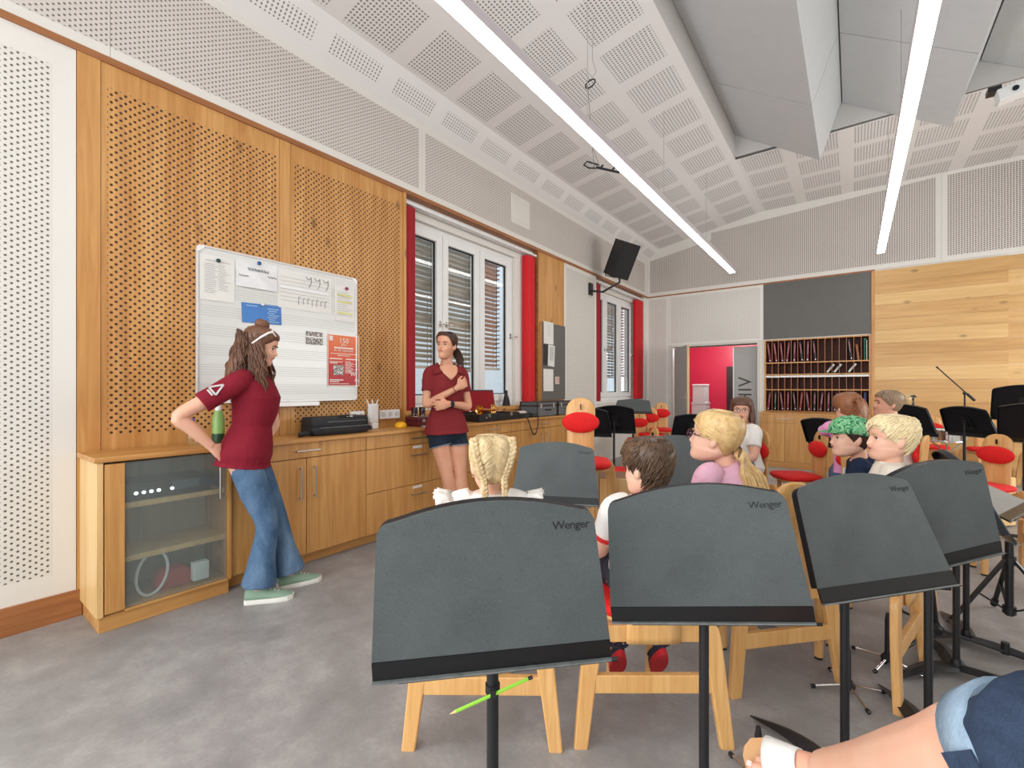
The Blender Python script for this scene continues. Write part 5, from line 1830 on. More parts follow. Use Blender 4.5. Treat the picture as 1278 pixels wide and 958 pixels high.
def torso_rings(J, s, rows, off=0.0):
    """rows: (t along spine 0 pelvis .. 1 neck base, rx, ry, forward shift)"""
    P, Cc, Nn = J['pelvis'], J['chest'], J['neck']
    XR_ = (J['hipR'] - J['hipL']).normalized()
    XS = (J['shR'] - J['shL']).normalized()
    out = []
    for t, rx_, ry_, fy in rows:
        if t < 0: c = P + (P - Cc).normalized() * (-t) * (Nn - P).length
        else:
            u = t
            a, b = P.lerp(Cc, min(1, u / .6)), Cc.lerp(Nn, max(0, (u - .6) / .4))
            c = a if u <= .6 else b
        X = XR_.lerp(XS, min(1, max(0, t / .7))).normalized()
        T = ((Cc - P) if t < .6 else (Nn - Cc)).normalized()
        Y = T.cross(X).normalized()
        X = Y.cross(T).normalized()
        out.append(ell(c + Y * fy * s, X, Y, (rx_ + off) * s, (ry_ + off) * s))
    return out


TR_F = [(-.22, .10, .08, -.01), (-.12, .150, .105, -.008), (.0, .165, .112, -.008), (.15, .150, .100, .0), (.36, .122, .088, .006), (.55, .136, .102, .012), (.70, .150, .108, .018), (.84, .150, .092, .004), (.93, .105, .068, -.004), (1.0, .058, .054, .0)]
TR_K = [(-.22, .10, .08, -.005), (-.12, .140, .105, 0), (.0, .148, .105, 0), (.18, .140, .098, .004), (.4, .130, .092, .006), (.6, .138, .094, .006), (.78, .142, .088, 0), (.9, .115, .070, -.004), (1.0, .055, .052, 0)]


def limb(q, pts, rr, n=14, steps=4):
    P = spline([tuple(p) + (r,) for p, r in zip(pts, rr)], steps)
    q.tube([V(p[:3]) for p in P], [p[3] for p in P], n)


def midpt(a, b, t=.5):
    return V(a).lerp(V(b), t)


def body(root, J, s, mat, rows, voxel, M, hands=None, legs=True, child=0.0, arm=1.0, leg=1.0, feet=False, fem=0.0):
    q = MB()
    q.loft(torso_rings(J, s, rows))
    hc = J['head']
    nw = .84 if child else (.92 if fem else 1.0)
    limb(q, [J['neck'] - (hc - J['neck']).normalized() * .03 * s, midpt(J['neck'], hc, .35) + (M.to_3x3() @ V((0, -.012, 0))) * (1 if child else 0), M @ V((0, -.024, -.05))], [.060 * s * nw, .052 * s * nw, .052 * s * nw])
    head_shapes(q, M, child, fem)
    for S in 'RL':
        sh, el, wr = J['sh' + S], J['el' + S], J['wr' + S]
        limb(q, [midpt(sh, J['neck'], .25), sh, midpt(sh, el), el, midpt(el, wr, .35), wr], [.05 * s * arm, .052 * s * arm, .045 * s * arm, .037 * s * arm, .038 * s * arm, .025 * s * arm])
        h = (hands or {}).get(S)
        if h: hand_shapes(q, wr, *h[:3], s=s * (h[4] if len(h) > 4 else 1), curl=h[3])
        if legs:
            hp, kn, an = J['hip' + S], J['kn' + S], J['an' + S]
            limb(q, [hp, midpt(hp, kn, .5), kn, midpt(kn, an, .3), midpt(kn, an, .7), an], [.088 * s * leg, .075 * s * leg, .054 * s * leg, .055 * s * leg, .040 * s * leg, .034 * s * leg])
            if feet:
                to = J['toe' + S]
                limb(q, [an, midpt(an, to, .5) + V((0, 0, .0)), to], [.034 * s, .036 * s, .026 * s])
    return fused('body', q, mat, root, voxel, 3)


def shirt(root, J, s, mat, rows, hem, sleeve, off=.013, voxel=.007, name='shirt', flare=0.0, arm=1.0, top=1.0, extra=None, low=0.0):
    """hem: spine t of the lower edge; sleeve: fraction shoulder..elbow (or >1 towards the wrist)"""
    q = MB()
    rr = [r for r in rows if hem < r[0] <= top]
    # interpolate the hem row
    lo = [r for r in rows if r[0] <= hem]
    a, b = (lo[-1] if lo else rr[0]), rr[0]
    t = 0 if a[0] == b[0] else (hem - a[0]) / (b[0] - a[0])
    h = [hem] + [a[i] + (b[i] - a[i]) * t for i in (1, 2, 3)]
    h[1] += flare; h[2] += flare
    rr = [(r[0], r[1] + low * max(0, min(1, (.3 - r[0]) / .2)), r[2] + low * max(0, min(1, (.3 - r[0]) / .2)), r[3]) for r in [tuple(h)] + rr]
    q.loft(torso_rings(J, s, rr, off))
    for S in 'RL':
        sh, el, wr = J['sh' + S], J['el' + S], J['wr' + S]
        if sleeve <= 1:
            e = midpt(sh, el, sleeve)
            limb(q, [midpt(sh, J['neck'], .45), sh, midpt(sh, e, .6), e], [.056 * s * arm, .064 * s * arm, .061 * s * arm, .062 * s * arm])
        else:
            e = midpt(el, wr, sleeve - 1)
            limb(q, [midpt(sh, J['neck'], .45), sh, midpt(sh, el), el, e], [.056 * s * arm, .064 * s * arm, .056 * s * arm, .050 * s * arm, .038 * s * arm])
    if extra: extra(q)
    return fused(name, q, mat, root, voxel, 3)


def pants(root, J, s, mat, name, kn_t=1.0, radii=(.105, .088, .068, .066), voxel=.008, rows=None, low=None, waist=.12):
    q = MB()
    q.loft(torso_rings(J, s, [(-.2, .09, .09, 0), (-.12, .152, .110, -.006), (0, .160, .110, -.006), (waist, .142, .096, 0)], .014))
    for S in 'RL':
        hp, kn, an = J['hip' + S], J['kn' + S], J['an' + S]
        if kn_t <= 1.0:
            e = midpt(hp, kn, kn_t)
            limb(q, [hp + V((0, 0, .03)), midpt(hp, e, .5), e], [radii[0] * s, radii[1] * s, radii[2] * s])
        else:
            e = midpt(kn, an, kn_t - 1)
            limb(q, [hp + V((0, 0, .02)), midpt(hp, kn, .5), kn, midpt(kn, e, .5), e], [radii[0] * s, radii[1] * s, radii[2] * s, radii[3] * s, (low or radii[3]) * s])
    return fused(name, q, mat, root, voxel, 3)


def hair_cap(root, M, mat, zlow, off=.014, name='hair', n=48, rows=12, lump=.003, seed=1, parent=None, part=None, top=.108):
    q = MB()
    R_ = []
    for j in range(rows + 1):
        t = j / rows
        row = []
        for k in range(n):
            az = 2 * PI * k / n
            zl = zlow(az)
            z = top + (zl - top) * (t ** .85)
            o = off * (1 - t ** 3 * .85)
            o += lump * noise.noise(V((math.cos(az) * 4 + seed, math.sin(az) * 4, z * 30)))
            o += lump * .8 * math.sin(az * 22 + 3 * noise.noise(V((az * 2, z * 20, seed)))) * min(1, t * 2)
            row.append(M @ head_pt(z, az, o))
        R_.append(row)
    c = M @ V((0, -.01, .113 + off))
    b = len(q.v)
    q.loft(R_, False, True)
    q.add([c] + R_[0], [(0, 1 + k, 1 + (k + 1) % n) for k in range(n)], True)
    return q.build(name, mat, parent or root, thick=.004)


def lerp_az(tab):
    """hairline height from (azimuth in degrees 0..180, z) table, symmetric"""
    def f(az):
        a = abs((math.degrees(az) + 180) % 360 - 180)
        for (a0, z0), (a1, z1) in zip(tab[:-1], tab[1:]):
            if a0 <= a <= a1: return z0 + (z1 - z0) * (a - a0) / (a1 - a0)
        return tab[-1][1]
    return f


def lock(q, pts, r, n=5):
    P = spline([tuple(p) for p in pts], 3)
    m = len(P)
    q.tube([V(p) for p in P], [max(.0006, r * 1.15 * math.sin(PI * (.10 + .88 * i / (m - 1))) ** .6) for i in range(m)], n)


def person(label, loc, rotz, group=None):
    t = thing('person', label, 'person', loc, rotz, group)
    return t


def headM(c, yaw, pitch, roll=0.0, s=1.0):
    """head matrix: yaw about z (positive = left), pitch positive looks up"""
    return Matrix.Translation(V(c)) @ Matrix.Rotation(yaw, 4, 'Z') @ Matrix.Rotation(pitch, 4, 'X') @ Matrix.Rotation(roll, 4, 'Y') @ Matrix.Scale(s, 4)


def sunglasses(root, M, mat, lens, c, tilt, name='sunglasses', w=.068):
    t = thing(name, '', 'sunglasses')
    return t


def glasses_on(label, rootloc, rot, M, z, y, pitch, frame_mat, lens_mat, w=.066, temple=.12):
    """spectacles placed with lens centres at head-local (±.032, y, z)"""
    t = thing('glasses', label, 'glasses', rootloc, rot)
    G = M @ Matrix.Translation(V((0, y, z))) @ Matrix.Rotation(pitch, 4, 'X')
    sc_ = M.to_scale().x
    for s in (-1, 1):
        q = MB()
        q.tube([G @ V((s * .033 + .025 * math.cos(a), .002 - abs(math.cos(a)) * .0, .019 * math.sin(a))) for a in [2 * PI * i / 20 for i in range(20)]], .0024 * sc_, 6, closed=True)
        q.build('rim', frame_mat, t)
        q = MB(); q.loft([[G @ V((s * .033 + .024 * math.cos(a), yy, .018 * math.sin(a))) for a in [2 * PI * i / 20 for i in range(20)]] for yy in (.001, .0025)]); q.build('lens', lens_mat, t)
        q = MB(); q.tube([G @ V((s * .058, .0, .008)), G @ V((s * w * 1.09, -.02, .006)), G @ V((s * w * 1.14, -temple * .7, .002)), G @ V((s * w * 1.12, -temple, -.012))], [.003 * sc_, .003 * sc_, .0028 * sc_, .002 * sc_], 6); q.build('temple', frame_mat, t)
    q = MB(); q.tube([G @ V((-.009, .002, .006)), G @ V((0, .004, .010)), G @ V((.009, .002, .006))], .0022 * sc_, 6); q.build('bridge', frame_mat, t)
    return t


SKIN_A = skin_mat('skin_fair', (226, 176, 150))
SKIN_B = skin_mat('skin_warm', (214, 160, 130))
SKIN_C = skin_mat('skin_child', (234, 188, 164))
DARKLENS = plain('dark_lens', (26, 22, 24), .12)
k_ = NT('clear_spectacle_lens')
tr_ = k_.n('ShaderNodeBsdfTransparent'); gl_ = k_.n('ShaderNodeBsdfGlossy'); gl_.inputs['Roughness'].default_value = .05
mx_ = k_.n('ShaderNodeMixShader'); mx_.inputs[0].default_value = .008
k_.l(tr_.outputs[0], mx_.inputs[1]); k_.l(gl_.outputs[0], mx_.inputs[2]); k_.l(mx_.outputs[0], k_.t.nodes['Material Output'].inputs[0])
CLEARLENS = k_.m
POLO = cloth('wine_red_polo', (128, 28, 44), .08, .55)
POLO2 = cloth('brick_red_polo', (126, 40, 44), .08, .55)


def jv(d):
    return {k: V(v) for k, v in d.items()}


def sneaker(root, an, d, s, mat, sole, lace):
    """shoe under ankle an, pointing along d (root-local)"""
    d = V(d).normalized(); X = V((d.y, -d.x, 0)); z0 = 0
    c = V((an.x, an.y, 0))
    q = MB()
    N = 16
    st = [(-.065, .028, .020), (-.05, .036, .0), (0, .037, .0), (.06, .043, 0), (.11, .045, 0), (.15, .038, 0), (.175, .018, 0)]
    def prof(scale, z, rows):
        left, right = [], []
        for t, w, _ in rows:
            right.append(c + d * t * s + X * w * s * scale + V((0, 0, z)))
            left.append(c + d * t * s - X * w * s * scale + V((0, 0, z)))
        return right + left[::-1]
    q.loft([prof(1.03, .001, st), prof(1.06, .012 * s, st), prof(1.02, .026 * s, st)], True, False)
    so = q.build('shoe_sole', sole, root, bevel=.003)
    q = MB()
    rows = [(-.062, .030, .075), (-.03, .036, .082), (.0, .038, .085), (.03, .040, .078), (.06, .042, .066), (.10, .043, .050), (.14, .038, .040), (.170, .020, .030)]
    rg = []
    for t, w, h in rows:
        cc = c + d * t * s
        rg.append([cc + X * (w * s * math.cos(a)) + V((0, 0, .022 * s + (h - .022) * s * max(0, math.sin(a)) ** .7)) for a in [PI * i / 10 for i in range(11)]] + [cc + V((0, 0, .018 * s))])
    q.loft(rg)
    up = q.build('shoe', mat, root)
    q = MB()
    for t in (.035, .055, .075, .095):
        h = .082 - (t - .02) * .42
        q.tube([c + d * t * s + X * .022 * s + V((0, 0, (h - .012) * s)), c + d * (t + .006) * s + V((0, 0, (h + .002) * s)), c + d * t * s - X * .022 * s + V((0, 0, (h - .012) * s))], .0032 * s, 6)
    q.build('laces', lace, up)


# ---------------------------------------------------------------- woman in jeans
LOC1, ROT1 = V((.56, 1.36, 0)), R(-30)
w1 = person('standing woman with long curly brown hair, wine red polo shirt and flared jeans', LOC1, ROT1)
J = jv(dict(pelvis=(.0, -.075, .90), chest=(-.005, -.035, 1.18), neck=(-.01, -.045, 1.405), head=(.0, .0, 1.568),
            hipR=(.085, -.085, .86), hipL=(-.085, -.065, .86), knR=(.10, .045, .47), knL=(-.055, .085, .46), anR=(.11, .0, .075), anL=(-.05, .165, .075),
            shR=(.160, -.105, 1.335), elR=(.235, -.375, 1.145), wrR=(.165, -.235, .965), shL=(-.165, -.005, 1.335), elL=(-.215, .06, 1.07), wrL=(-.15, .0, .93)))
M1 = headM(J['head'], R(-6), R(-16), 0, 1.0)
body(w1, J, 1.0, SKIN_A, [(t, a * (.86 if t < .2 else 1), b * (.84 if t < .2 else 1), f) for t, a, b, f in TR_F], .0052, M1, hands={'R': ((-.35, .5, -.55), (-.6, .1, -.6), (.5, .5, .3), .35), 'L': ((.3, -.4, -.8), (1, 0, 0), (0, 1, 0), .4)}, legs=True, fem=.7)


shirt(w1, J, 1.0, POLO, TR_F, -.16, .62, .016, .0065, 'polo_shirt', flare=.024, low=.020)
pants(w1, J, 1.0, denim('light_blue_denim', (56, 84, 116), (112, 138, 164)), 'jeans', 1.93, (.090, .084, .066, .072), .0075, low=.100)
SOLE = plain('white_shoe_sole', (226, 224, 214), .6)
GSH = plain('sage_green_canvas', (134, 160, 138), .8, bump=.2, bscale=300)
sneaker(w1, J['anR'], (.12, 1, 0), 1.12, GSH, SOLE, FRAMEW)
sneaker(w1, J['anL'], (-.25, 1, 0), 1.12, GSH, SOLE, FRAMEW)
face_parts(w1, M1, lip=(186, 100, 92))
# collar and sleeve emblem
q = MB()
q.tube([J['neck'] + V((.066 * math.cos(a), .058 * math.sin(a) + .004, .012 - .014 * max(0, math.sin(a)))) for a in [2 * PI * i / 22 for i in range(22)]], .016, 8, closed=True, flat=.45, up=(0, 0, 1)); q.build('collar', POLO, w1)
q = MB()
e0 = midpt(J['shR'], J['elR'], .34); ax = (J['elR'] - J['shR']).normalized(); out_ = V((.82, -.25, .15)); out_ = (out_ - ax * out_.dot(ax)).normalized(); sd_ = ax.cross(out_)
for a, b in (((-.03, .02), (0, -.045)), ((0, -.045), (.03, .02)), ((.03, .02), (-.03, .02)), ((-.022, .034), (.022, .034))):
    p = [e0 + ax * v_[1] + sd_ * v_[0] + out_ * .066 for v_ in (a, b)]
    q.bar(p[0], p[1], .010, .004, up=out_)
q.build('sleeve_emblem', plain('grey_white_emblem', (190, 182, 180), .7), w1)
# hair
H1 = hair_mat('brown_curly_hair', (128, 88, 66), (64, 40, 30))
hair_cap(w1, M1, H1, lerp_az([(0, .062), (35, .058), (60, .028), (80, .005), (100, -.02), (130, -.06), (180, -.085)]), .012, 'hair')
q = MB()
rg = []
for z, rx_, yb, yf in ((.06, .070, -.105, -.02), (.0, .084, -.112, -.010), (-.06, .094, -.130, -.005), (-.13, .104, -.142, -.0), (-.20, .102, -.142, .01), (-.26, .085, -.130, .01), (-.31, .050, -.105, -.02)):
    rg.append([M1 @ V((rx_ * math.cos(2 * PI * k / 20), (yb + yf) / 2 + (yf - yb) / 2 * math.sin(2 * PI * k / 20), z)) for k in range(20)])
q.loft(rg)
rr_ = random.Random(21)
Minv = M1.to_3x3().inverted()
down = (Minv @ V((0, 0, -1))).normalized()
for i in range(520):
    a = rr_.uniform(78, 282)
    z0 = rr_.uniform(-.02, .066)
    az = R(a)
    p = head_pt(z0, az, .008)
    front = abs(a - 180) > 60
    L = rr_.uniform(.26, .40) if not front else rr_.uniform(.24, .38)
    amp = rr_.uniform(.006, .014); ph = rr_.uniform(0, 6.28); fr = rr_.uniform(38, 62)
    dirh = V((math.sin(az), math.cos(az), 0))
    rad = p.to_2d().length
    pts = []
    mx = rr_.uniform(.095, .150) if not front else rr_.uniform(.085, .118)
    for k in range(9):
        t = k / 8
        rr2 = rad + (mx - rad) * min(1, t * 1.5) * (1 - .35 * max(0, t - .6))
        side = V((-dirh.y, dirh.x, 0))
        off = V((dirh.x * rr2, dirh.y * rr2 * (1.15 if dirh.y < 0 else 1) - (.02 if not front else -.028 * t), p.z)) + down * (L * t)
        off += side * (amp * math.sin(ph + fr * L * t)) + dirh * (amp * .8 * math.cos(ph * 1.3 + fr * L * t))
        pts.append(M1 @ off)
    lock(q, pts, rr_.uniform(.0032, .0065))
q.build('curls', H1, w1)
q = MB(); q.ball(M1 @ V((0, -.028, .135)), (.034, .034, .026), 14, 9)
for i in range(14):
    a = 2 * PI * i / 14
    lock(q, [M1 @ V((.030 * math.cos(a + b) * c_, -.028 + .030 * math.sin(a + b) * c_, z)) for b, c_, z in ((0, 1.0, .112), (.5, 1.15, .135), (1.0, .8, .155), (1.7, .2, .163))], .009)
q.build('hair_bun', H1, w1)
g = thing('sunglasses', 'white sunglasses pushed up into the curly brown hair', 'sunglasses', LOC1, ROT1)
G = M1 @ Matrix.Translation(V((0, .060, .098))) @ Matrix.Rotation(R(46), 4, 'X')
WF = plain('white_plastic_frame', (238, 226, 222), .35)
for s in (-1, 1):
    q = MB(); q.tube([G @ V((s * .034 + .030 * math.cos(a), .0, .022 * math.sin(a))) for a in [2 * PI * i / 20 for i in range(20)]], .005, 6, closed=True); q.build('rim', WF, g)
    q = MB(); q.loft([[G @ V((s * .034 + .029 * math.cos(a), yy, .021 * math.sin(a))) for a in [2 * PI * i / 20 for i in range(20)]] for yy in (.0, .002)]); q.build('lens', DARKLENS, g)
    q = MB(); q.tube([G @ V((s * .062, .0, .006)), G @ V((s * .088, -.018, .008)), G @ V((s * .096, -.07, .004)), G @ V((s * .096, -.135, -.006))], [.0075, .0075, .007, .005], 8); q.build('temple', WF, g)
q = MB(); q.tube([G @ V((-.008, 0, .005)), G @ V((0, .003, .010)), G @ V((.008, 0, .005))], .003, 6); q.build('bridge', WF, g)

# ---------------------------------------------------------------- woman with crossed arms
LOC2, ROT2 = V((.60, 2.98, 0)), R(-115)
w2 = person('standing woman with crossed arms in brick red polo shirt and dark denim shorts', LOC2, ROT2)
S2 = 1.07
J = jv(dict(pelvis=(.0, -.02, .935), chest=(.01, -.015, 1.245), neck=(.005, -.01, 1.515), head=(.02, .03, 1.685),
            hipR=(.085, -.02, .90), hipL=(-.09, -.02, .90), knR=(.02, .06, .51), knL=(-.105, .055, .50), anR=(-.07, .05, .09), anL=(-.145, .09, .09),
            shR=(.152, -.035, 1.435), elR=(.205, .015, 1.155), wrR=(-.02, .195, 1.305), shL=(-.148, -.03, 1.435), elL=(-.185, .05, 1.135), wrL=(.045, .175, 1.165)))
M2 = headM(J['head'], R(-48), R(2), R(-3), S2)
TR_F2 = [(t, a * .90, b * .97, f) for t, a, b, f in TR_F]
body(w2, J, S2, SKIN_B, TR_F2, .0056, M2, hands={'R': ((-.75, -.12, .42), (-.1, -1, .1), (.4, .1, .8), .45), 'L': ((.8, -.25, -.12), (-.2, -1, 0), (0, .2, 1), .35)}, legs=True, fem=1.0, arm=.88)
shirt(w2, J, S2, POLO2, TR_F2, -.07, .58, .018, .007, 'polo_shirt', low=.016, flare=.018, arm=.90)
DD = denim('dark_denim', (22, 30, 42), (42, 54, 70))
pants(w2, J, S2, DD, 'denim_shorts', .32, (.088, .094, .100, .1), .0075)
for S in 'RL':
    q = MB(); e = midpt(J['hip' + S], J['kn' + S], .305); ax = (J['kn' + S] - J['hip' + S]).normalized()
    q.tube([e - ax * .002, e + ax * .004], .108, 24); q.build('hem_seam', plain('pale_seam', (120, 138, 156), .8), w2)
face_parts(w2, M2, iris=(80, 60, 40), lip=(170, 84, 76), smile=.6, brow=(54, 34, 26))
def ring_pt(J, s, rows, t, ang, off):
    for r0, r1 in zip(rows[:-1], rows[1:]):
        if r0[0] <= t <= r1[0]:
            f = (t - r0[0]) / (r1[0] - r0[0])
            row = tuple(r0[i] + (r1[i] - r0[i]) * f for i in range(4))
            e = torso_rings(J, s, [row], off)[0]
            k = ang / 360 * len(e)
            i = int(math.floor(k)); f = k - i
            return e[i % len(e)].lerp(e[(i + 1) % len(e)], f)


# open neckline with skin, and the two collar leaves
q = MB()
rows = []
for t, w in ((1.0, 62), (.96, 50), (.92, 34), (.88, 20), (.84, 9), (.80, 2)):
    rows.append([ring_pt(J, S2, TR_F2, t, 90 + w * (i / 4 - 1), .0245 + .004 * (1 - t) / .2) for i in range(9)])
q.grid(rows); q.build('neckline', SKIN_B, w2, thick=.002)
for g in (1, -1):
    q = MB()
    inner, outer = [], []
    for t, w, wo in ((1.0, 150, 150), (1.0, 100, 110), (.985, 62, 84), (.94, 44, 72), (.89, 24, 52)):
        inner.append(ring_pt(J, S2, TR_F2, t, (90 + g * w) % 360, .030) + V((0, 0, .016 if t > .99 else .006)))
        outer.append(ring_pt(J, S2, TR_F2, max(.86, t - .06), (90 + g * wo) % 360, .034))
    q.grid([inner, [a_.lerp(b_, .5) + V((0, .004, .004)) for a_, b_ in zip(inner, outer)], outer]); q.build('collar', POLO2, w2, thick=.005)
q = MB(); q.tube([J['neck'] + V((.052 * math.sin(a), .066 * math.cos(a) + .012, .012 - .05 * max(0, math.cos(a)))) for a in [-1.4 + 2.8 * i / 16 for i in range(17)]], .0028, 6); q.build('necklace', plain('pale_bead', (222, 206, 180), .4), w2)
q = MB(); wv = (J['wrL'] - J['elL']).normalized(); wc = J['wrL'] - wv * .02
q.tube([wc - wv * .012, wc + wv * .012], .033, 16); q.build('watch_strap', RUBBER, w2)
q = MB(); q.tube([wc + V((0, .034, .005)) - wv * .0, wc + V((0, .042, .006))], .017, 14); q.build('watch_face', BLACKG, w2)
q = MB(); wv = (J['wrR'] - J['elR']).normalized(); wc = J['wrR'] - wv * .025
q.tube([wc - wv * .003, wc + wv * .003], .032, 16); q.build('bracelet', plain('brown_bracelet', (120, 84, 60), .6), w2)
q = MB(); q.box(J['shR'] + V((.066, .0, -.075)), (.004, .05, .05), rz(.1)); q.build('sleeve_emblem', plain('grey_emblem', (120, 110, 118), .7), w2, bevel=.001)
H2 = hair_mat('dark_brown_hair', (88, 58, 44), (40, 24, 20))
hair_cap(w2, M2, H2, lerp_az([(0, .078), (35, .070), (58, .042), (74, .010), (84, -.006), (97, .004), (112, -.045), (180, -.08)]), .008, 'hair', lump=.0015)
q = MB()
rr_ = random.Random(5)
for i in range(60):
    a = rr_.uniform(0, 6.28); r_ = rr_.uniform(0, .028)
    p = V((r_ * math.cos(a) - .0, -.112 + r_ * .4 * math.sin(a), .0 + r_ * math.sin(a)))
    pts = [p]
    for k in range(1, 6):
        t = k / 5
        pts.append(p + V((-.075 * t + .022 * math.sin(a) * t + rr_.uniform(-.010, .010), -.045 * t * (1.2 - t) - .02, -.15 * t * rr_.uniform(.75, 1.1))))
    lock(q, [M2 @ v for v in pts], rr_.uniform(.005, .009))
q.build('ponytail', H2, w2)
q = MB(); q.tube([M2 @ V((.022 * math.cos(a), -.115, .0 + .022 * math.sin(a))) for a in [2 * PI * i / 14 for i in range(14)]], .006, 6, closed=True); q.build('hair_tie', RUBBER, w2)
g = glasses_on('dark sunglasses on top of the head of the arms-crossed woman', LOC2, ROT2, M2, .098, .052, R(40), plain('dark_brown_frame', (40, 28, 24), .3), DARKLENS)
SH2 = plain('white_sneaker', (220, 218, 214), .7)
sneaker(w2, J['anR'], (.1, 1, 0), 1.1, SH2, SOLE, FRAMEW)
sneaker(w2, J['anL'], (-.1, 1, 0), 1.1, SH2, SOLE, FRAMEW)


# ---------------------------------------------------------------- seated people
def seated_joints(s, head, lean=(0, 0), knees=.0, feet=None, arms='lap', zs=.49, twist=0.0):
    hx, hy, hz = head
    nk = V((hx * .8, hy * .75 - .02, hz - .118 * s - .016))
    pz = zs + .085 * s
    J = dict(pelvis=(0, -.05, pz), neck=tuple(nk), head=head)
    P = V(J['pelvis'])
    ch = P.lerp(nk, .6) + V((0, -.015, 0))
    J['chest'] = tuple(ch)
    sw = .150 * s
    c, n = math.cos(twist), math.sin(twist)
    sz = nk.z - .055 * s
    for S, g in (('R', 1), ('L', -1)):
        J['hip' + S] = (g * .082 * s, -.03, pz - .01)
        J['kn' + S] = (g * (.10 + knees) * s, .37 * s, zs + .055 * s)
        J['an' + S] = (g * (.10 + knees) * s, .40 * s, .075)
        J['sh' + S] = (nk.x + g * sw * c, nk.y + g * sw * n - .01, sz)
        if arms == 'lap':
            J['el' + S] = (nk.x * .5 + g * .205 * s, nk.y * .5 + .03, zs + .20 * s)
            J['wr' + S] = (g * .07 * s, .20 * s, zs + .155 * s)
        else:
            J['el' + S], J['wr' + S] = arms[S]
    if feet:
        for S in 'RL': J['an' + S] = feet[S]
    return jv(J)


HANDS_LAP = {'R': ((-.5, .8, -.2), (0, -.1, -1), (-1, -.3, 0), .35), 'L': ((.5, .8, -.2), (0, -.1, -1), (1, -.3, 0), .35)}


def tilted_shoe(root, pos, rot, s, mat, sole, strap=None):
    """small sandal/shoe whose own axis is +Y, placed with a rotation matrix"""
    Mx = Matrix.Translation(V(pos)) @ rot.to_4x4()
    N = 14
    out = lambda k, z: [Mx @ V((w * k * math.cos(a) * s, (.03 + .105 * math.sin(a)) * s, z * s)) for a in [2 * PI * i / 20 for i in range(20)] for w in [.036 + .006 * math.sin(a)]]
    q = MB(); q.loft([out(.96, -.012), out(1.0, -.006), out(1.0, .010), out(.97, .014)]); so = q.build('shoe_sole', sole, root)
    q = MB(); q.loft([out(.95, .0145), out(.96, .03), out(.8, .045), out(.5, .055)]); up = q.build('shoe', mat, root)
    if strap:
        q = MB()
        q.tube([Mx @ V((.038 * s * math.cos(a), -.045 * s + .012 * s * math.sin(a), (.05 + .02 * math.sin(a)) * s)) for a in [2 * PI * i / 16 for i in range(16)]], .008 * s, 8, closed=True)
        q.build('heel_strap', strap, up)
        q = MB()
        q.tube([Mx @ V(((-.036 + .009 * i) * s, .05 * s, (.035 + .028 * math.sin(PI * i / 8)) * s)) for i in range(9)], .008 * s, 8)
        q.build('strap', strap, up)


SHORT = [(0, .060), (30, .056), (55, .030), (72, .002), (88, -.030), (97, -.028), (108, -.048), (140, -.066), (180, -.074)]
FRINGE = [(0, .052), (40, .047), (58, .026), (72, -.002), (88, -.026), (97, -.026), (108, -.048), (140, -.068), (180, -.076)]
FULL = [(0, .055), (35, .050), (60, .02), (80, -.01), (100, -.05), (140, -.07), (180, -.078)]


def short_locks(root, M, mat, n, seed, flow, zr, r=(.004, .007), L=(.03, .055), azr=(0, 360), name='hair_locks', off=.012):
    rn_ = random.Random(seed)
    q = MB()
    for i in range(n):
        az = R(rn_.uniform(*azr)); z = rn_.uniform(*zr)
        da = abs((math.degrees(az) + 180) % 360 - 180)
        if 66 < da < 112 and z < .03: continue
        if da < 66 and z < .066: continue
        d = flow(az, z)
        LL = rn_.uniform(*L)
        pts = []
        for k in range(5):
            t = k / 4
            a2, z2 = az + d[0] * LL * t / .085, z + d[1] * LL * t
            pts.append(M @ head_pt(max(-.1, min(.11, z2)), a2, off + .004 * math.sin(PI * t) + rn_.uniform(-.001, .002)))
        lock(q, pts, rn_.uniform(*r))
    return q.build(name, mat, root)


# girl with two braids
LOC, ROT = V((2.37, 1.42, 0)), .63
p = person('girl with two blond braids and a white ruffled top, seen from behind', LOC, ROT)
s = .80
J = seated_joints(s, (.023, -.092, 1.011))
M = headM(J['head'], R(14), R(-4), 0, .93)
body(p, J, s, SKIN_C, TR_K, .006, M, hands=HANDS_LAP, child=1)
WTOP = cloth('white_cotton', (226, 222, 216), .04, .5)
shirt(p, J, s, WTOP, TR_K, -.12, .22, .016, .007, 'white_top')
for g in (1, -1):
    q = MB()
    rows = []
    for j in range(4):
        row = []
        for i in range(25):
            a = PI * i / 24
            r_ = (.060 + .012 * j) * s * (1 + .03 * math.sin(i * 1.9) * j)
            c = J['shR' if g > 0 else 'shL'] + V((g * (.010 + .020 * j) * s, 0, (.022 - .006 * j + .003 * math.sin(i * 1.7) * j) * s))
            row.append(c + V((g * r_ * .45 * math.sin(a), r_ * 1.1 * math.cos(a), r_ * .62 * math.sin(a))))
        rows.append(row)
    q.grid(rows)
    q.build('ruffle', WTOP, p, thick=.003)
JS = denim('kid_denim', (60, 84, 120), (100, 126, 160))
pants(p, J, s, JS, 'shorts', .6, (.10, .09, .085, .08), .009)
BLOND = hair_mat('blond_hair', (226, 204, 160), (176, 144, 100), .42, (40, 40, 24))
hair_cap(p, M, BLOND, lerp_az(FULL), .010, 'hair', lump=.002)
def part_flow(az, z):
    return (1.0 if math.sin(az) > 0 else -1.0) * -.75 * (1 if math.cos(az) < 0 else -1) , -.55
q = MB()
rn_ = random.Random(3)
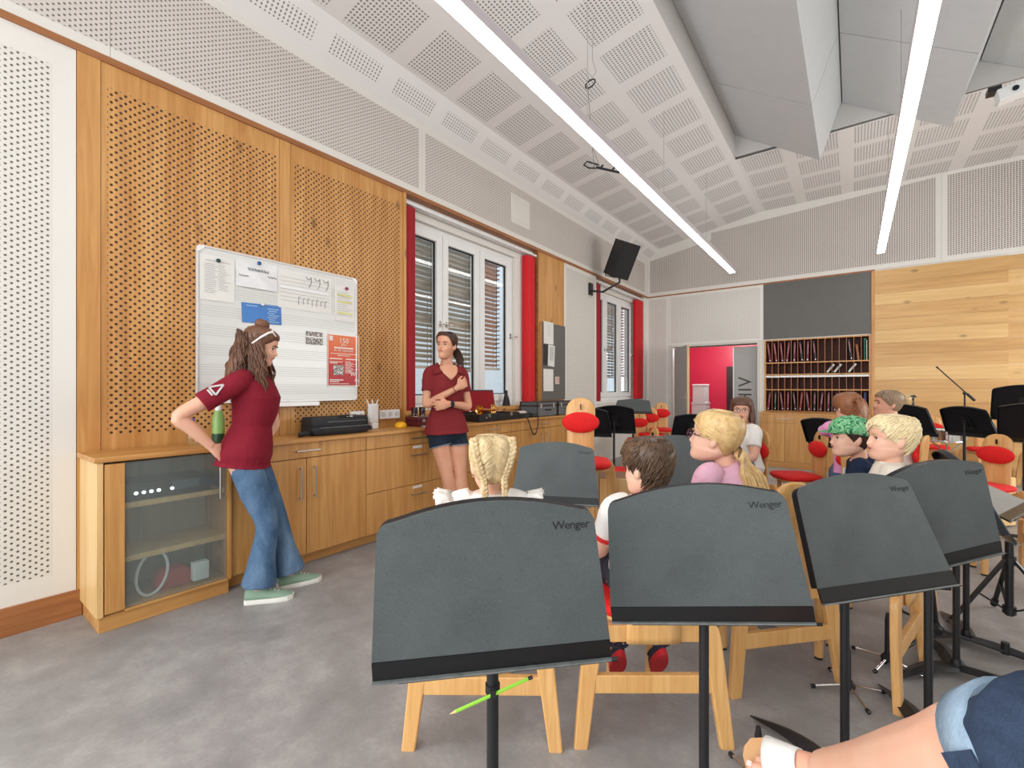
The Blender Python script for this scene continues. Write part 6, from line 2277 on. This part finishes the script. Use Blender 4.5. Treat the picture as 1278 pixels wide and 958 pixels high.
for i in range(430):       # combed strands from the middle parting to each braid
    g = rn_.choice((1, -1))
    z = rn_.uniform(-.055, .108)
    a0 = PI - g * rn_.uniform(.02, .12) if rn_.random() < .6 else g * rn_.uniform(1.2, 1.7)
    a1 = PI - g * (.52 + .3 * max(0, min(1, (z + .03) / .1)))
    z1 = max(-.075, z - rn_.uniform(.035, .06))
    pts = [M @ head_pt(max(-.08, z + (z1 - z) * t), a0 + (a1 - a0) * t, .0105 + .004 * math.sin(PI * t)) for t in (0, .25, .5, .75, 1)]
    lock(q, pts, rn_.uniform(.002, .0036))
q.build('combed_strands', BLOND, p)
for g in (1, -1):
    q = MB()
    path = [head_pt(z, PI - g * a_, .020) for z, a_ in ((.088, 1.05), (.06, .86), (.025, .72), (-.015, .60), (-.05, .50))] + [V((g * .040, -.092, -.085)), V((g * .039, -.092, -.12)), V((g * .038, -.090, -.155)), V((g * .038, -.086, -.19))]
    P_ = [V(v) for v in spline([tuple(v) for v in path], 5)]
    m_ = len(P_)
    for k in range(3):
        pts, rs = [], []
        for i, v in enumerate(P_):
            ph = i * .95 + k * 2 * PI / 3
            tp = 1 - .45 * (i / m_)
            pts.append(M @ (v + V((math.cos(ph) * .0105 * tp, 0, 0)) + V((0, -.007 * math.sin(2 * ph) * tp, 0))))
            rs.append(.0105 * tp)
        q.tube(pts, rs, 6)
    br = q.build('braid', BLOND, p)
    q = MB(); e = P_[-1]; q.tube([M @ (e + V((0, 0, .004))), M @ (e - V((0, 0, .006)))], .010, 10); q.build('hair_tie', plain('mint_tie', (120, 180, 170), .6), br)
    q = MB(); q.tube([M @ (e - V((0, 0, .006))), M @ (e - V((0, 0, .03))), M @ (e - V((0, .004, .055)))], [.007, .010, .002], 8); q.build('braid_end', BLOND, br)
face_parts(p, M, child=1, brow=(170, 134, 96))
for S in 'RL': tilted_shoe(p, (J['an' + S].x, J['an' + S].y + .03, .02), Matrix.Identity(3), .85, plain('brown_sandal', (150, 104, 78), .7), plain('tan_sole', (190, 150, 112), .7))

# brown-haired boy with red shoes
LOC, ROT = V((2.86, 1.80, 0)), .64
p = person('boy with short brown hair seen from behind, sitting left of the girl in pink', LOC, ROT)
s = .82
J = seated_joints(s, (-.004, -.143, 1.003), feet={'R': (.085, -.01, .275), 'L': (-.085, -.02, .275)})
J['knR'], J['knL'] = V((.10, .27, .50)), V((-.10, .27, .50))
M = headM(J['head'], R(34), R(-5), 0, .93)
body(p, J, s, SKIN_C, TR_K, .006, M, hands=HANDS_LAP, child=1)
shirt(p, J, s, WTOP, TR_K, -.12, .6, .016, .008, 't_shirt')
q = MB()
for S in 'RL':
    e = midpt(J['sh' + S], J['el' + S], .58); ax = (J['el' + S] - J['sh' + S]).normalized()
    q.tube([e - ax * .012, e + ax * .004], .056, 18)
q.tube([J['neck'] + V((.056 * math.cos(a) * s, .052 * math.sin(a) * s, .0)) for a in [2 * PI * i / 20 for i in range(20)]], .010, 8, closed=True)
q.build('red_trim', plain('red_knit', (206, 40, 36), .8), p)
pants(p, J, s, cloth('dark_shorts', (52, 54, 66)), 'shorts', .7, (.10, .092, .085, .08), .009)
BRN = hair_mat('brown_short_hair', (104, 78, 56), (54, 38, 28), .4, (110, 60, 40))
hair_cap(p, M, BRN, lerp_az(SHORT), .013, 'hair', lump=.003)
short_locks(p, M, BRN, 760, 11, lambda a, z: (.35, -.8 if z < .06 else -.4), (-.055, .108), r=(.0018, .0030), L=(.035, .06), azr=(10, 350), off=.0105)
face_parts(p, M, child=1, brow=(80, 56, 40))
REDS = plain('red_shoe_sole', (190, 30, 40), .6)
NAVY = plain('dark_blue_strap', (32, 34, 52), .7)
for S in 'RL':
    tilted_shoe(p, J['an' + S] + V((0, -.01, -.065)), rx(R(-52)) , .92, NAVY, REDS, NAVY)

# girl in pink with ponytail and glasses
LOC, ROT = V((3.14, 2.41, 0)), .83
p = person('girl in pale pink shirt with long blond ponytail and glasses, looking up to the left', LOC, ROT)
s = .90
J = seated_joints(s, (-.169, -.034, 1.071), twist=.35)
M = headM(J['head'], R(44), R(9), 0, 1.07)
body(p, J, s, SKIN_C, TR_K, .006, M, hands=HANDS_LAP, child=1)
PINK = cloth('pale_pink_cotton', (228, 176, 196), .05, .6)
shirt(p, J, s, PINK, TR_K, -.12, 1.6, .018, .008, 'long_sleeved_shirt')
pants(p, J, s, JS, 'trousers', 1.85, (.10, .09, .075, .07), .009)
GOLD = hair_mat('golden_blond_hair', (222, 190, 134), (182, 142, 90), .36, (30, 30, 24))
hair_cap(p, M, GOLD, lerp_az([(0, .060), (35, .052), (55, .022), (72, -.002), (88, .012), (98, .0), (108, -.03), (135, -.058), (180, -.074)]), .012, 'hair', lump=.0015)
PT = V((.0, -.084, -.046))
q = MB()
rn_ = random.Random(9)
for i in range(320):      # strands combed back to the ponytail
    g = rn_.choice((1, -1))
    a0, z0 = g * rn_.uniform(.1, 2.4), rn_.uniform(.0, .108)
    if z0 < .055 and abs(a0) < .9: z0 = .06
    pts = []
    for t in (0, .3, .6, .85, 1):
        v = head_pt(z0 + (PT.z - z0) * t ** 1.4, a0 + (g * PI - a0) * t, .0115)
        pts.append(M @ v)
    lock(q, pts, rn_.uniform(.0018, .0034))
q.build('combed_strands', GOLD, p)
q = MB()
for i in range(120):
    a = rn_.uniform(0, 2 * PI); r_ = rn_.uniform(0, .026)
    o_ = V((math.cos(a) * r_, 0, math.sin(a) * r_))
    b_ = V((math.cos(a) * r_ * 2.0, math.sin(a) * r_ * .8, 0))
    ln = rn_.uniform(.75, 1.05)
    w_ = lambda x, y, z: (M @ PT) + V((x, y, z))
    pts = [M @ (PT + o_ * .5), M @ (PT + V((.0, -.035, -.012)) + o_)]
    base = M @ (PT + V((.0, -.05, -.03)))
    for k in range(1, 6):
        t = k / 5 * ln
        pts.append(base + V((.06 * t + b_.x * (1 + .4 * t), -.05 * t + b_.y - .015 * math.sin(PI * t), -.27 * t)))
    lock(q, pts, rn_.uniform(.004, .0075))
q.build('ponytail', GOLD, p)
q = MB(); q.tube([M @ (PT + V((.02 * math.cos(a), -.022, .02 * math.sin(a)))) for a in [2 * PI * i / 14 for i in range(14)]], .007, 6, closed=True); q.build('hair_tie', plain('brown_tie', (120, 84, 60), .6), p)
face_parts(p, M, child=1, brow=(190, 150, 104))
glasses_on('dark rimmed glasses of the girl in pink', LOC, ROT, M, .0, .103, 0, plain('plum_frame', (70, 40, 50), .3), CLEARLENS)

# blond boy
LOC, ROT = V((3.60, 2.72, 0)), 1.335
p = person('boy with very light blond hair and cream T-shirt in profile behind the third stand', LOC, ROT)
s = .86
J = seated_joints(s, (.07, -.092, 1.066), twist=.2)
M = headM(J['head'], R(34), R(2), 0, .94)
body(p, J, s, SKIN_C, TR_K, .0056, M, hands=HANDS_LAP, child=1)
CREAM = cloth('cream_jersey', (222, 212, 198), .04, .5)
shirt(p, J, s, CREAM, TR_K, -.12, .6, .018, .008, 't_shirt')
q = MB(); q.tube([J['neck'] + V((.060 * math.cos(a) * s, .056 * math.sin(a) * s, .004)) for a in [2 * PI * i / 20 for i in range(20)]], .010, 8, closed=True); q.build('neckband', CREAM, p)
pants(p, J, s, JS, 'shorts', .8, (.10, .092, .085, .08), .009)
PALE = hair_mat('pale_blond_hair', (240, 224, 184), (216, 190, 142), .4, (60, 60, 60))
hair_cap(p, M, PALE, lerp_az(FRINGE), .009, 'hair', lump=.002)
short_locks(p, M, PALE, 760, 5, lambda a, z: ((-.4 if math.sin(a) > 0 else .4), -.7 if z < .07 else -.4), (-.045, .108), r=(.0018, .0030), L=(.035, .055), off=.008)
face_parts(p, M, child=1, brow=(206, 170, 120), smile=.6)
for S in 'RL': tilted_shoe(p, (J['an' + S].x, J['an' + S].y + .03, .02), Matrix.Identity(3), .9, plain('grey_trainer', (120, 124, 130), .7), SOLE)

# boy with green cap
LOC, ROT = V((3.62, 3.42, 0)), 1.335
p = person('boy with green patterned cap and navy T-shirt behind the blond boy', LOC, ROT)
s = .88
J = seated_joints(s, (-.133, .039, 1.014), twist=.25)
M = headM(J['head'], R(34), R(0), 0, 1.0)
body(p, J, s, SKIN_C, TR_K, .006, M, hands=HANDS_LAP, child=1)
NAVYC = cloth('navy_jersey', (30, 42, 66), .06, .5)
shirt(p, J, s, NAVYC, TR_K, -.12, .62, .018, .008, 't_shirt')
q = MB()
for i in range(9):
    a = -.05 + .018 * i
    q.box(J['chest'] + V((-.03 + .010 * i, .118 * s + .012, .03 * ((i * 5) % 3) - .02)), (.012, .006, .05), rz(.1) @ ry(.5 * ((i % 3) - 1)))
q.build('white_print', FRAMEW, p)
pants(p, J, s, cloth('grey_shorts', (96, 100, 108)), 'shorts', .8, (.10, .092, .085, .08), .009)
DKB = hair_mat('dark_brown_boy_hair', (78, 58, 44), (44, 30, 24), .45, (110, 60, 40))
hair_cap(p, M, DKB, lerp_az([(0, .05), (60, .03), (76, .0), (90, -.03), (110, -.05), (180, -.078)]), .008, 'hair')
k = NT('green_camouflage_cotton')
vo = k.noise(k.obj(), 38, 3, .6, 1.2)
CAPM = k.fin(k.ramp(vo, [(.40, srgb(24, 92, 62)), (.47, srgb(64, 150, 96)), (.54, srgb(160, 206, 160)), (.60, srgb(80, 164, 108))]), .85)
cp = thing('cap', 'green patterned peaked cap worn by the boy in the navy T-shirt', 'cap', LOC, ROT)
q = MB()
rows = []
for j in range(9):
    t = j / 8
    z = .125 - (.125 - (.030)) * t ** 1.3
    rows.append([M @ (head_pt(min(.11, z), 2 * PI * i / 40, .020 - .002 * t) + V((0, 0, .012 * (1 - t)))) if False else M @ V((.0 + (.094 * math.sin(2 * PI * i / 40)) * math.sin(PI / 2 * (.12 + .88 * t)), -.006 + .117 * math.cos(2 * PI * i / 40) * math.sin(PI / 2 * (.12 + .88 * t)), (.126 - .096 * t ** 2) - .030 * t * max(0, -math.cos(2 * PI * i / 40)))) for i in range(40)])
q.loft(rows, True, True)
q.build('crown', CAPM, cp, thick=.003)
q = MB()
rows = []
for j in range(5):
    t = j / 4
    rows.append([M @ V(((.088 - .012 * t) * math.sin(R(a)), -.006 + (.112 + .060 * t * math.cos(R(a) * .9)) * math.cos(R(a) * (1 - .1 * t)), .032 + .002 - .012 * t + .012 * math.cos(R(a)) * t)) for a in range(-62, 63, 6)])
q.grid(rows)
q.build('peak', CAPM, cp, thick=.005)
q = MB(); q.lathe([(.010, 0), (.008, .006), (.002, .008)], M @ V((0, -.006, .126)), 12, axis=(M.to_3x3() @ V((0, 0, 1)))); q.build('button', CAPM, cp)
face_parts(p, M, child=1, brow=(70, 50, 40), smile=.4)

# woman with glasses near the door
LOC, ROT = V((2.72, 4.66, 0)), 2.35
p = person('laughing woman with brown shoulder-length hair and white T-shirt near the door', LOC, ROT)
s = 1.0
J = seated_joints(s, (.047, -.05, 1.093), twist=0)
M = headM(J['head'], R(52), R(2), 0, 1.05)
body(p, J, s, SKIN_A, TR_F, .008, M, hands=HANDS_LAP)
shirt(p, J, s, WTOP, TR_F, -.12, .6, .016, .009, 't_shirt')
pants(p, J, s, denim('blue_denim', (54, 76, 112), (90, 116, 150)), 'jeans', 1.9, (.10, .09, .07, .07), .010)
MBR = hair_mat('mid_brown_hair', (112, 76, 58), (60, 38, 30))
hair_cap(p, M, MBR, lerp_az([(0, .046), (35, .042), (55, .02), (70, -.03), (90, -.08), (180, -.09)]), .013, 'hair')
q = MB(); rn_ = random.Random(31)
for i in range(120):
    a = R(rn_.uniform(62, 298)); z0 = rn_.uniform(-.03, .08)
    v = head_pt(z0, a, .012)
    lock(q, [M @ v] + [M @ (V((v.x * (1.0 + .15 * t), v.y * (1.0 + .12 * t), v.z - (.10 + z0 * .9 + .02) * t)) + V((rn_.uniform(-.004, .004), rn_.uniform(-.004, .004), 0))) for t in (.35, .7, 1.0)], rn_.uniform(.006, .010))
q.build('loose_hair', MBR, p)
face_parts(p, M, open_mouth=True, lip=(190, 96, 92), smile=.8)
glasses_on('thin glasses of the laughing woman near the door', LOC, ROT, M, .0, .103, 0, plain('copper_frame', (150, 100, 80), .3), CLEARLENS)

# woman with sunglasses on her head
LOC, ROT = V((3.84, 5.30, 0)), 1.25
p = person('woman with dark sunglasses on her light hair and cream top, looking left', LOC, ROT)
J = seated_joints(1.0, (.056, .048, 1.158))
M = headM(J['head'], R(38), R(6), 0, 1.05)
body(p, J, 1.0, SKIN_A, TR_F, .008, M, hands=HANDS_LAP)
shirt(p, J, 1.0, CREAM, TR_F, -.12, .6, .016, .009, 'top')
pants(p, J, 1.0, cloth('black_trousers', (30, 30, 34)), 'trousers', 1.9, (.10, .09, .07, .07), .010)
ASH = hair_mat('ash_blond_hair', (176, 150, 120), (96, 76, 60))
hair_cap(p, M, ASH, lerp_az(FULL), .010, 'hair')
q = MB(); q.ball(M @ V((0, -.125, .06)), (.04, .036, .036), 14, 9)
rn_ = random.Random(2)
for i in range(26):
    a = rn_.uniform(0, 6.28)
    lock(q, [M @ V((.03 * math.cos(a + b), -.125 + .01, .06 + .03 * math.sin(a + b))) + V((0, 0, .0)) for b in (0, .5, 1.0, 1.5)] + [M @ V((.05 * math.cos(a + 1.8), -.16, .06 + .05 * math.sin(a + 1.8)))], .006)
q.build('hair_bun', hair_mat('light_blond_bun', (224, 196, 146), (170, 136, 92)), p)
face_parts(p, M, lip=(180, 96, 92))
glasses_on('dark sunglasses on the head of the woman in the cream top', LOC, ROT, M, .085, .066, R(36), plain('black_frame', (24, 22, 24), .3), DARKLENS)

# child behind the boy with the cap
LOC, ROT = V((3.56, 4.78, 0)), .1
p = person('child with ginger hair in a pink shirt, behind the boy with the green cap', LOC, ROT)
s = .86
J = seated_joints(s, (-.031, .055, 1.132), arms={'R': ((.19, .10, .86), (.09, .24, .80)), 'L': ((-.20, .06, .93), (-.06, .22, .86))})
M = headM(J['head'], R(30), R(-14), 0, 1.05)
body(p, J, s, SKIN_C, TR_K, .008, M, hands=HANDS_LAP, child=1)
shirt(p, J, s, cloth('bright_pink_cotton', (232, 158, 200), .05, .6), TR_K, -.12, 1.6, .018, .009, 'long_sleeved_shirt')
pants(p, J, s, JS, 'trousers', 1.85, (.10, .09, .075, .07), .010)
GIN = hair_mat('ginger_brown_hair', (168, 112, 76), (104, 64, 42))
hair_cap(p, M, GIN, lerp_az(FULL), .014, 'hair')
q = MB()
for i in range(60):
    a = rn_.uniform(0, 6.28); r_ = rn_.uniform(0, .022)
    lock(q, [M @ V((r_ * math.cos(a), -.108, .03 + r_ * math.sin(a))), M @ V((r_ * math.cos(a) * 1.4, -.15, .03 + r_ * math.sin(a))), M @ V((r_ * 1.6 * math.cos(a), -.17, -.04)), M @ V((r_ * math.cos(a), -.165, -.12))], .006)
q.build('ponytail', GIN, p)
q = MB(); q.ball(M @ V((0, -.118, .032)), .016, 10, 7); q.build('hair_bead', FRAMEW, p)
face_parts(p, M, child=1)

# person sitting beside the camera, of whom only the crossed leg with a sandal shows
LOC, ROT = V((4.02, .34, 0)), .42
st_ = thing('stool', 'low round stool below the person with the white sandal', 'stool', LOC)
q = MB(); q.lathe([(.17, .40), (.18, .41), (.18, .43), (.17, .44)], n=24); q.build('seat', BEECH, st_)
q = MB(); q.lathe([(.165, .4405), (.175, .46), (.16, .478), (.01, .482)], n=24); q.build('seat_cushion', RED, st_)
for k in range(4):
    a = PI / 4 + k * PI / 2
    q = MB(); q.tube([(.11 * math.cos(a), .11 * math.sin(a), .40), (.15 * math.cos(a), .15 * math.sin(a), 0)], .018, 8); q.build('leg', BEECH, st_)
p = person('person at the lower right, bare leg in rolled-up denim shorts and white sandal', LOC, ROT)
s = 1.02
J = seated_joints(s, (.0, .0, 1.25))
Rm = rz(-ROT)
wl_ = lambda x, y, z: Rm @ (V((x, y, z)) - LOC)
J['hipR'], J['knR'], J['anR'], J['toeR'] = wl_(4.03, .55, .62), wl_(3.762, .985, .762), wl_(3.515, 1.265, .425), wl_(3.37, 1.295, .395)
J['hipL'], J['knL'], J['anL'], J['toeL'] = wl_(3.90, .36, .57), wl_(3.83, .78, .56), wl_(3.86, .80, .085), wl_(3.80, .93, .04)
# only the legs are built: the rest of this person is beside and behind the camera
q = MB()
q.loft(torso_rings(J, s, TR_F[:4]))
for S in 'RL':
    hp, kn, an = J['hip' + S], J['kn' + S], J['an' + S]
    limb(q, [hp, midpt(hp, kn, .5), kn, midpt(kn, an, .3), midpt(kn, an, .7), an], [.108 * s, .092 * s, .066 * s, .067 * s, .049 * s, .041 * s])
fused('body', q, skin_mat('skin_bare_leg', (218, 172, 148), .05), p, .0055, 3)  # plain skin tone of the bare leg
DJ = denim('dark_blue_denim', (30, 40, 58), (58, 72, 94))
q = MB()
q.loft(torso_rings(J, s, [(-.2, .09, .09, 0), (-.12, .155, .115, -.004), (0, .170, .120, -.004), (.12, .158, .108, 0)], .006))
shin = (J['knR'] - J['anR']).normalized()
c0 = J['knR'] + shin * .022
limb(q, [J['hipR'], midpt(J['hipR'], J['knR'], .55), J['knR'] + shin * .045 + V((0, 0, .004)), c0], [.115, .105, .098, .088])
limb(q, [J['hipL'], midpt(J['hipL'], J['knL'], .5), midpt(J['hipL'], J['knL'], .9)], [.112, .10, .094])
fused('denim_shorts', q, DJ, p, .007, 3)
q = MB()
q.tube([c0 - shin * .058, c0 - shin * .056, c0 + shin * .002, c0 + shin * .006], [.080, .090, .096, .088], 30)
cf = q.build('rolled_cuff', denim('pale_denim_cuff', (112, 134, 154), (150, 168, 184)), p)
ou = V((0, 0, 1)); ou = (ou - shin * ou.dot(shin)).normalized(); sw = shin.cross(ou); ou2 = (ou * .55 + sw * (-.83)).normalized()
vv = (Rm @ (V((3.564, 0, 1.3)) - LOC)) - c0; vv = (vv - shin * vv.dot(shin)).normalized()
q = MB(); q.bar(c0 - shin * .057 + vv * .0915, c0 + shin * .003 + vv * .0975, .022, .004, up=vv); q.build('cuff_seam', DJ, cf)
# bare feet and sandals
SKL = skin_mat('skin_foot', (226, 172, 146))
for S in 'RL':
    an, to, kn_ = J['an' + S], J['toe' + S], J['kn' + S]
    d = (to - an); d = (d - V((0, 0, d.z)) if S == 'L' else d).normalized()
    sh_ = (an - kn_).normalized()
    Zf = (-sh_ - d * (-sh_).dot(d)).normalized() if S == 'R' else V((0, 0, 1))
    X = d.cross(Zf).normalized()
    hl = an - d * .05 - Zf * .085
    f = lambda t, x, z: hl + d * t + X * x + Zf * z
    q = MB()
    N = 14
    rg = []
    for t, w, h, zc in ((.0, .024, .022, .045), (.03, .031, .034, .058), (.07, .034, .040, .066), (.11, .036, .032, .056), (.16, .042, .022, .045), (.195, .044, .016, .038)):
        rg.append([f(t, w * math.cos(2 * PI * k / N), zc + h * math.sin(2 * PI * k / N)) for k in range(N)])
    q.loft(rg)
    limb(q, [an + (J['kn' + S] - an).normalized() * .05, an, f(.055, 0, .06)], [.036, .037, .034])
    g = 1 if S == 'R' else -1
    for i, (x, L, r_) in enumerate(((-.031, .058, .0125), (-.010, .052, .0095), (.008, .045, .009), (.024, .038, .0085), (.038, .030, .008))):
        x = x * g
        q.tube([f(.18 - .008 * i, x, .038), f(.18 - .008 * i + L * .5, x, .040), f(.18 - .008 * i + L, x, .033)], [r_ * 1.05, r_, r_ * .75], 8)
    ft = fused('foot', q, SKL, p, .004, 2)
    q = MB()
    q.box(f(.18 + .052, -.031 * g, .047), (.012, .012, .003), Matrix((X, d, Zf)).transposed())
    q.build('toe_nail', plain('toe_nail_pink', (236, 196, 186), .25), ft)
    sd = thing('sandal', 'white strappy sandal on the %s foot of the person at the right edge' % ('visible' if S == 'R' else 'hidden'), 'sandal', LOC, ROT)
    pr = [(-.025, .022), (-.01, .034), (.05, .037), (.11, .039), (.17, .049), (.22, .048), (.25, .036), (.262, .012)]
    def outl(k, z): return [f(t, w * k, z) for t, w in pr] + [f(t, -w * k, z) for t, w in pr[::-1]]
    q = MB(); q.loft([outl(.96, .001), outl(1.0, .006), outl(1.0, .016)], True, False); q.build('outsole', plain('white_rubber', (226, 222, 214), .6), sd)
    q = MB(); q.loft([outl(.98, .0165), outl(.96, .022)], True, False); q.build('footbed', plain('cork_tan', (196, 150, 104), .8), sd)
    WL = plain('white_leather', (232, 230, 226), .5)
    for t0, t1 in ((.115, .195),):
        q = MB()
        rows = []
        for j in range(5):
            t = t0 + (t1 - t0) * j / 4
            w = .040 + .006 * j / 4
            h = .064 - .012 * j / 4
            rows.append([f(t + .004 * math.cos(PI * i / 10), w * 1.06 * math.cos(PI * i / 10), .016 + (h + .012) * math.sin(PI * i / 10) ** .8) for i in range(11)])
        q.grid(rows); q.build('broad_strap', WL, sd, thick=.004)
    q = MB(); q.tube([f(.045 + .052 * math.sin(a), .046 * math.cos(a), .078 - .03 * math.sin(a)) for a in [2 * PI * i / 20 for i in range(20)]], .010, 8, closed=True) ; q.build('ankle_strap', WL, sd)
    q = MB()
    for i in range(6):
        q.ball(f(.135 + .008 * (i % 2) * 4, -.03 + .012 * i, .072 - .0035 * abs(i - 2.5) ** 1.6), .003, 6, 5)
    q.build('studs', plain('pale_blue_stud', (170, 190, 206), .3, .4), sd)
